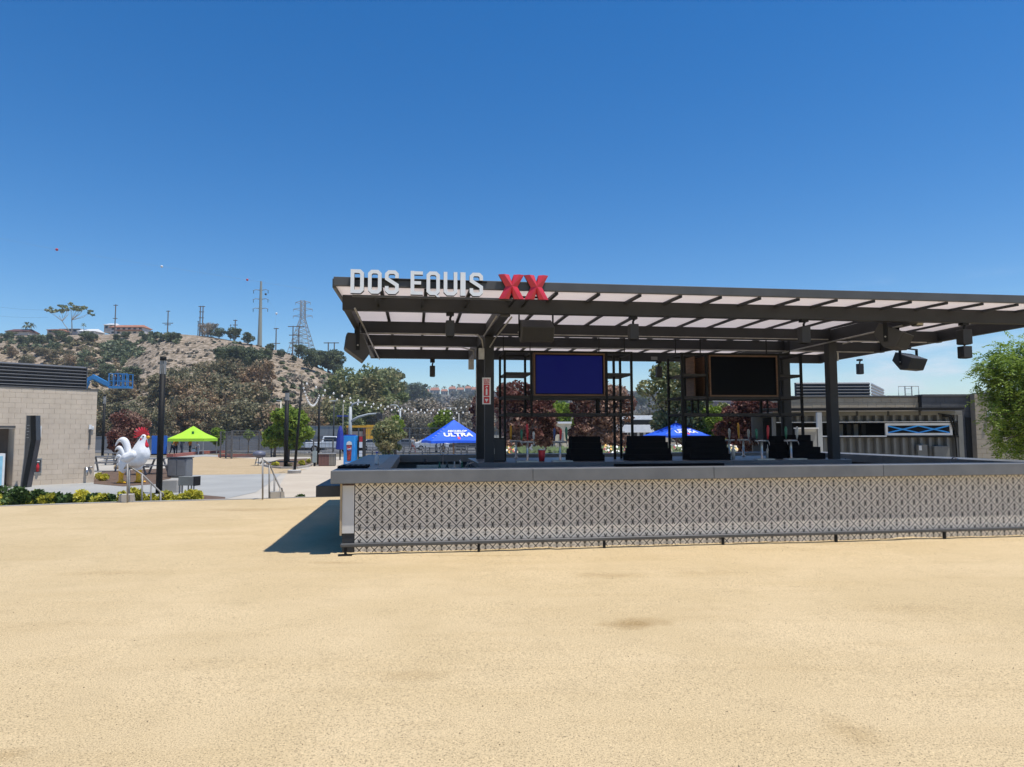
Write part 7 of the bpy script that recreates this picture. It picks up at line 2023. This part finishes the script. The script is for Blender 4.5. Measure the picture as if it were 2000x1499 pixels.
car(gp(795, 878), rad(5), 'grey car behind the person with the pale hat', mat('grey car paint', (.15, .16, .18), .3))
car(gp(728, 880), rad(30), 'pale car in front of the yellow truck', mat('pale car paint', (.4, .4, .4), .3))
# yellow flat bed structure
p = G(705, 880); s = p.y / F
yt = thing('yellow_truck', 'yellow orange box truck with an open frame rear beyond the drinks machine', 'truck', (p.x, p.y, ZP), rad(3))
X = lambda px: (px - 705) * s; Z = lambda py: (880 - py) * s
slab('cargo_box', X(714), X(738), 0, 2.4, Z(858), Z(831), M_YELLOW, yt, .03)
slab('roof_rail', X(676), X(713.8), 0, .3, Z(836), Z(832), M_YELLOW, yt, .02)
slab('side_panel', X(684), X(708), .05, .2, Z(857), Z(843), mat('faded tan panel', (.3, .24, .2), .8), yt, 0)
slab('frame_post', X(677), X(680), 0, .25, Z(858), Z(836.2), mat('rust red frame', (.15, .05, .035), .7), yt, 0); slab('frame_post', X(708.5), X(713), 0, .3, Z(858), Z(836.2), mat('rust red frame', (.15, .05, .035), .7), yt, 0)
slab('chassis', X(678), X(738), .2, 2.2, Z(864), Z(858.5), M_BLACK, yt, 0)
for px in (686, 700, 727): MB().tube((X(px), -.02, Z(865)), (X(px), .3, Z(865)), .5, n=16).build('wheel', M_RUBBER, yt, True)

# boom lift with worker
D_B = 62.0
q = at_y(235, 757, D_B); gz = ZP
boom = thing('boom_lift', 'blue boom lift raised behind the block building', 'boom lift', (q.x, D_B, gz))
P_ = lambda px, py: Vector(at_y(px, py, D_B)) - Vector((q.x, D_B, gz))
M_BOOM = mat('bright blue steel', (.03, .2, .48), .5)
s = D_B / F
MB().bar(P_(181, 735), P_(214, 752), .3, .32).build('jib', M_BOOM, boom); MB().bar(P_(178, 740) + Vector((0, .2, 0)), P_(212, 756) + Vector((0, .2, 0)), .12, .14).build('jib_link', M_BOOM, boom)
MB().bar(P_(182, 737), P_(168, 744), .25, .3).build('knuckle', M_BOOM, boom); MB().bar(P_(170, 744), P_(110, 860) , .4, .5).build('main_boom', M_BOOM, boom)
bas = P_(100, 878); MB().box(bas.x - 2, bas.x + 1.5, -1.2, 1.2, .5, 1.9).build('turret', M_BOOM, boom); MB().box(bas.x - 1.8, bas.x + 1.8, -1.3, 1.3, .3, .499).build('chassis', M_DARKGREY, boom)
for x in (-1.4, 1.2):
    for y in (-1.3, 1.3): MB().tube((bas.x + x, y - .15, .45), (bas.x + x, y + .15, .45), .45, n=14).build('wheel', M_RUBBER, boom, True)
b0, b1 = P_(216, 759), P_(253, 755); zt_ = P_(235, 731).z
MB().box(b0.x, b1.x, -.4, .6, b0.z, b0.z + .18).build('platform', M_BOOM, boom)
for x in np.linspace(b0.x + .05, b1.x - .05, 5):
    for y in (-.38, .58): MB().box(x - .035, x + .035, y - .035, y + .035, b0.z + .181, zt_).build('stanchion', M_BOOM, boom)
for z in (zt_, (zt_ + b0.z) / 2):
    for y in (-.38, .58): MB().box(b0.x, b1.x, y - .03, y + .03, z - .03, z + .03).build('guard_rail', M_BOOM, boom)
MB().path([P_(214, 752), P_(212, 738), P_(216, 730), P_(221, 733), P_(219, 742)], .07, 6).build('hose', M_LAMPG, boom, True)
wk = at_y(227, 756, D_B)
person((wk.x, D_B + .1, gz + b0.z + .19), rad(60), M_NAVY, M_NAVY, 'worker in dark clothes with pale helmet in the blue lift basket', hat=M_HAT, walk=.03, H_=1.5)

# ================================================================== STREET LIGHTS FAR
M_PALEG = mat('pale grey pole', (.42, .45, .47), .5)
def far_pole(px, py_t, py_b, D, label, arm=None, w=.12, m=M_PALEG, head=True):
    p = at_y(px, py_b, D); p.z = ZP; h = top_z(px, py_t, D) - ZP
    o = thing('street_lamp', label, 'street lamp', (p.x, D, ZP))
    MB().tube((0, 0, 0), (0, 0, h), w, w * .7, 8).build('pole', m, o, True)
    if arm:
        pts = [Vector((0, 0, h - .1))] + [Vector(at_y(a, b_, D)) - Vector((p.x, D, ZP)) for a, b_ in arm]
        MB().path(pts, [w * .5] * len(pts), 6).build('arm', m, o, True)
        if head: MB().box(pts[-1].x - .35, pts[-1].x + .35, -.12, .12, pts[-1].z - .08, pts[-1].z + .05).build('lamp_head', M_LGT, o)
    return o
o = far_pole(683.5, 795, 880, 78, 'pale traffic pole with a long curved mast arm left of the yellow truck', ((690, 789), (702, 786)), .24)
pts = [Vector(at_y(a, b_, 78)) - o.location for a, b_ in ((684, 824), (700, 815), (720, 809.5), (738, 808), (744, 808))]
MB().path(pts, [.16, .14, .11, .09, .08], 8).build('mast_arm', M_PALEG, o, True)
for a in (738, 744): 
    q = Vector(at_y(a, 812, 78)) - o.location; MB().box(q.x - .15, q.x + .15, -.15, .15, q.z - .4, q.z + .3).build('traffic_signal', M_DARKGREY, o)
far_pole(781, 799, 880, 90, 'pale street lamp right of the leafy trees beyond the parking', ((776, 793), (768, 791)), .16)
far_pole(896, 807, 880, 95, 'grey street lamp with curved arm behind the large blue umbrella', ((888, 797), (878, 797)), .12, M_RAIL)
far_pole(651, 783, 880, 84, 'dark street lamp behind the folded blue umbrella', ((650, 783),), .1, M_DARKGREY)
o = far_pole(669, 790, 880, 84, 'thin sign pole with a small blue street name plate', None, .07, M_RAIL)
q = Vector(at_y(669, 813, 84)) - o.location; MB().box(q.x - .7, q.x + .7, -.03, .03, q.z - .1, q.z + .1).build('name_plate', mat('blue plate', (.03, .05, .25), .5), o)
far_pole(547, 784, 860, 110, 'small cream street lamp among the trees above the green island tree', ((545, 783),), .15, mat('cream pole', (.6, .55, .42), .6))
# beige hut, white marquee
p = at_y(1096, 884, 42); s = 42 / F
ht = thing('beige_hut', 'small cream plastered hut seen below the blue screen', 'hut', (p.x, 42, ZP)); slab('wall', -27 * s, 20 * s, 0, 3, 0, (top_z(1100, 828, 42) - ZP), mat('cream plaster', (.62, .55, .40), .85), ht, 0); slab('cornice', -28 * s, 21 * s, -.08, 3.1, top_z(1100, 828, 42) - ZP + .002, top_z(1100, 828, 42) - ZP + .12, M_WHITE, ht, 0); slab('vent_box', -2 * s, 5 * s, -.15, -.01, 1.6, 2.1, M_MIDGREY, ht, 0)
slab('door', -20 * s, -12 * s, -.03, -.002, 0, 2.0, M_MIDGREY, ht, 0)
p = at_y(1250, 884, 55); s = 55 / F
mq = thing('white_marquee', 'long white roofed kiosk with grey posts seen between the shelf racks', 'kiosk', (p.x, 55, ZP))
X = lambda px: (px - 1250) * s
zt_ = top_z(1250, 812, 55) - ZP
slab('roof', X(1205), X(1292), 0, 4, zt_ - .35, zt_, M_WHITE, mq, .02); slab('awning', X(1202), X(1280), -.6, -.02, zt_ - 1.35, zt_ - .75, M_WHITE, mq, .02); slab('band', X(1205), X(1290), -.05, 0, zt_ - .72, zt_ - .36, M_BLACK, mq, 0)
for px in (1208, 1216, 1224, 1232, 1246, 1258, 1270, 1284): slab('panel', X(px), X(px + 4), .1, .2, 0, zt_ - .36, M_PALEG, mq, 0)
slab('back_wall', X(1205), X(1290), 3.0, 3.1, 0, zt_ - .36, M_DARKGREY, mq, 0)

# ================================================================== SHIPPING CONTAINER KITCHEN
M_CONT = mat('grey container paint', (.185, .182, .165), .55, (.155, .152, .138), 2.5)
D_C = 22.5; cz0 = -.1
cx1 = at_y(1881, 850, D_C).x; czt = top_z(1800, 803, D_C)
ct = thing('container_kitchen', 'grey corrugated shipping container kitchen with a long serving window', 'container', (cx1, D_C, cz0), rad(-3.0))
H_ = czt - cz0; CLn = 6.06
def cxp(px): return (at_y(px, 850, D_C).x - cx1) / math.cos(rad(3))
def czp(py, px=1750): return top_z(px, py, D_C) - cz0
wz0, wz1 = czp(851), czp(827)
N = 22
def trap(x0, x1, z0, z1, pitch=.28):
    m = MB(); x = x1; pts = []
    dep = .14
    while x > x0:
        pts += [(x, 0), (x - pitch * .28, 0), (x - pitch * .42, dep), (x - pitch * .86, dep)]
        x -= pitch
    pts.append((x, 0))
    pts = [(max(a, x0), b_) for a, b_ in pts]
    vs = []
    for a, b_ in pts: vs += [(a, b_, z0), (a, b_, z1)]
    m.add(vs, [(2 * i, 2 * i + 2, 2 * i + 3, 2 * i + 1) for i in range(len(pts) - 1)])
    return m
trap(-CLn + .1, -.16, wz1 + .06, H_ - .14).build('upper_siding', M_CONT, ct)
trap(-CLn + .1, -.16, .15, wz0 - .07).build('lower_siding', M_CONT, ct)
slab('top_rail', -CLn, 0, -.02, .08, H_ - .138, H_, M_CONT, ct, .01); slab('bottom_rail', -CLn, 0, -.02, .08, 0, .148, M_CONT, ct, .01)
slab('corner_post', -.158, 0.0, -.03, .1, .15, H_ - .14, M_CONT, ct, .01); slab('corner_post', -CLn, -CLn + .1, -.03, .1, .15, H_ - .14, M_CONT, ct, .01)
slab('side_wall', -.05, 0, .102, 2.4, 0, H_, M_CONT, ct, 0); slab('back_wall', -CLn, -.052, 2.3, 2.4, 0, H_, M_CONT, ct, 0); slab('roof', -CLn, -.052, .102, 2.29, H_ - .05, H_, M_CONT, ct, 0)
slab('interior_wall', -CLn + .12, -.2, 1.4, 1.45, .2, H_ - .16, M_BLACK, ct, 0)
slab('awning', -CLn - .4, -.1 + cxp(1862) * 0 - .1, -.5, -.03, H_ + .02, H_ + .1, M_BLACK, ct, .01)
xa, xb, xm, xw = -CLn + .1, cxp(1860), cxp(1733), cxp(1727)
slab('sill', xa, -.16, -.05, .1, wz0 - .068, wz0 - .0, M_BLACK, ct, 0); slab('sill_edge', xa, xm, -.1, -.052, wz0 - .04, wz0 + .0, M_WHITE, ct, 0)
slab('lintel', xa, -.16, -.04, .1, wz1 + .001, wz1 + .058, M_BLACK, ct, 0); slab('lintel_edge', xa, xb, -.07, -.042, wz1 + .03, wz1 + .055, M_WHITE, ct, 0)
fw = thing('window_frame', '', '') if False else None
f = MB(); t = .075
f.box(xm, xb, -.04, .02, wz1 - t, wz1 - .001); f.box(xm, xb, -.04, .02, wz0 + .001, wz0 + t); f.box(xm, xm + t, -.04, .02, wz0 + t + .001, wz1 - t - .001); f.box(xb - t, xb, -.04, .02, wz0 + t + .001, wz1 - t - .001)
wf = f.build('window_frame', M_WHITE, ct)
MB().box(xm + t, xb - t, .0, .015, wz0 + t, wz1 - t).build('pane', mat('black pane', (.006, .007, .009), .35, spec=.1), wf)
zc0, zc1 = wz0 + t + .01, wz1 - t - .01; xmid = (xm + xb) / 2
M_TAPE = mat('bright blue tape', (.02, .36, .95), .5)
k2 = -.0
for j, (x0, x1) in enumerate(((xm + t, xmid), (xmid, xb - t))):
    for q, (za, zb) in enumerate(((zc0, zc1), (zc1, zc0))): MB().bar((x0, -.006 - q * .008, za), (x1, -.006 - q * .008, zb), .004, .045).build('tape', M_TAPE, wf)
for i, px in enumerate((1662, 1678, 1692, 1707)): slab('shelf_unit', cxp(px), cxp(px + 8), .7, .9, wz0 - .3, wz0 + .38, M_DARKGREY if i % 2 else M_MIDGREY, ct, 0)
slab('work_light', cxp(1648), cxp(1660), .8, .9, wz0 + .42, wz0 + .45, M_LGT, ct, 0)
for px0, px1, py0, py1 in ((1790, 1808, 869, 893), (1821, 1848, 872, 896)): 
    slab('meter_box', cxp(px0), cxp(px1), -.14, -.002, czp(py1), czp(py0), M_CONT, ct, .01)
slab('notice', cxp(1792), cxp(1797), -.15, -.141, czp(880), czp(871), M_WHITE, ct, 0)
MB().path([(cxp(1835), -.04, H_ - .1), (cxp(1858), -.06, H_ - .15), (cxp(1864), -.06, H_ - .4), (cxp(1866), -.06, .5), (cxp(1850), -.06, .35)], .02, 6).build('cable', M_BLACK, ct, True)
MB().path([(cxp(1842), -.05, H_ - .16), (cxp(1854), -.08, H_ - .2), (cxp(1862), -.08, H_ - .6)], .03, 6).build('cable', M_BLACK, ct, True)
for px in (1678, 1738, 1798): slab('socket', cxp(px), cxp(px + 4), -.03, -.002, wz1 + .25, wz1 + .4, M_DARKGREY, ct, 0)
# low grey counter box in front of the container seen by the right column
gb = thing('grey_cabinet', 'pale grey kitchen cabinet with upright jamb left of the right column', 'cabinet', (at_y(1602, 890, 20.5).x, 20.5, -.05))
s = 20.5 / F; slab('jamb', -3 * s, 6 * s, 0, .1, 0, top_z(1600, 806, 20.5) + .05, M_PALEG, gb, 0); slab('panel', -45 * s, -4 * s, .02, .1, 0, top_z(1600, 838, 20.5) + .05, mat('pale grey sheet', (.35, .35, .34), .5), gb, 0)
slab('ledge', -50 * s, -3.5 * s, -.1, .0, top_z(1600, 838, 20.5) + .052, top_z(1600, 835.5, 20.5) + .05, M_WHITE, gb, 0)

# ================================================================== RIGHT BUILDING
D_R = 30.0
M_BLKR = mat('weathered tan block', (.34, .285, .21), .9, (.29, .24, .175), 1.5, detail=6, bump=.3, bscale=60, coord='World'); M_MORTR = mat('tan block mortar', (.24, .20, .15), .95)
M_DKBLK = mat('charcoal block', (.075, .075, .078), .85, (.055, .055, .058), 1.5, coord='World', bump=.2, bscale=40)
rb = thing('block_restroom', 'long tan and charcoal block building with corrugated roof box behind the container', 'building', (at_y(1560, 890, D_R).x, D_R, 0))
x0 = at_y(1560, 890, D_R).x
X = lambda px, D=D_R: (at_y(px, 850, D).x - x0)
rzt = top_z(1700, 776, D_R)
def block_wall(xa, xb, y, z0, z1, m, nm, bw=.4, bhh=.2, mort=M_MORT):
    slab(nm + '_core', xa, xb, y + .02, y + .3, z0, z1, mort, rb, 0)
    mm = MB(); r = 0; z = z0
    while z < z1 - .05:
        x = xa - (bw / 2 if r % 2 else 0)
        while x < xb:
            a, b_ = max(x, xa) + .004, min(x + bw, xb) - .004
            if b_ - a > .03: mm.box(a, b_, y + RND.uniform(-.004, .0), y + .019, z + .004, min(z + bhh, z1) - .004)
            x += bw
        z += bhh; r += 1
    o = mm.build(nm, m, rb); o['kind'] = 'stuff'
block_wall(X(1480), X(1797), 0, -.1, rzt, M_BLKR, 'tan_blocks', mort=M_MORTR)
block_wall(X(1796.5), X(1905), -.25, -.1, top_z(1800, 773, D_R - .25), M_DKBLK, 'charcoal_blocks', mort=M_BLACK)
block_wall(X(1907, D_R - .6), X(2150), -.6, -.1, top_z(1900, 770, D_R - .6), M_BLKR, 'tan_blocks', mort=M_MORTR)
slab('coping', X(1480), X(1795), -.06, .3, rzt + .002, rzt + .06, M_FASCIA, rb, 0); zc1 = top_z(1800, 773, D_R - .25); slab('coping', X(1797), X(1904), -.31, .3, zc1 - .03, zc1 + .05, M_FASCIA, rb, 0); zc2 = top_z(1900, 770, D_R - .6); slab('coping', X(1905), X(2150), -.66, .2, zc2 - .01, zc2 + .06, M_FASCIA, rb, 0)
slab('doorway_shade', X(1879), X(1906), -.31, -.26, -.1, top_z(1880, 816, D_R), M_BLACK, rb, 0)  # flat black slab paints the shade of the door recess
s_ = slab('wall_lamp', X(1911), X(1915), -.75, -.61, top_z(1912, 815, D_R), top_z(1912, 804, D_R), M_WHITE, rb, 0)
# corrugated roof box
bx0, bx1 = X(1558, 33), X(1703, 33); bz0, bz1 = rzt - .3, top_z(1700, 747, 33)
nr = 8
for i in range(nr):
    z0 = bz0 + (bz1 - bz0) * i / nr; z1 = bz0 + (bz1 - bz0) * (i + 1) / nr - .003
    corrugated(bx0, bx1, z0, z1, 1, .04, 3.0, 8).build('roof_screen_panel', M_CORR, rb, True)
    m = corrugated(0, 6.0, z0, z1, 1, .04, 0, 8); m.v = [(bx1 + .05 + a * .55, 3.0 + a * .83 + b_, c) for a, b_, c in m.v]
    m.build('roof_screen_panel', mat('light corrugated metal', (.28, .28, .29), .4), rb, True)
slab('roof_screen_back', bx0, bx1, 3.1, 3.2, bz0, bz1, M_CORR, rb, 0)
lad = MB(); lx = X(1772, 36); lz = top_z(1772, 755, 36)
for x in (lx, lx + .35): lad.box(x - .02, x + .02, 6, 6.04, bz0, lz)
for z in np.arange(bz0 + .2, lz, .28): lad.box(lx + .021, lx + .329, 6.01, 6.03, z - .012, z + .012)
lad.path([(lx - .35, 6, lz - .5), (lx - .35, 6, lz), (lx + .7, 6, lz), (lx + .7, 6, lz - .5)], .02, 5)
lad.build('roof_ladder', M_GALV, rb)
# purple roofed structure glimpsed behind the right rack
sh = thing('dark_shed', 'low dark grey shed behind the purple shrub below the black screen', 'shed', (at_y(1375, 885, 34).x, 34, ZP)); s = 34 / F
slab('wall', 0, 190 * s, 0, 3, 0, top_z(1450, 800, 34) - ZP, mat('dark taupe wall', (.08, .075, .075), .8), sh, 0); slab('roof', -.2, 190 * s + .2, -.3, 3.2, top_z(1450, 800, 34) - ZP + .002, top_z(1450, 784, 34) - ZP, mat('grey purple roof', (.16, .14, .17), .7), sh, .02)
slab('door', 40 * s, 62 * s, -.03, -.002, 0, 1.9, M_DARKGREY, sh, 0)
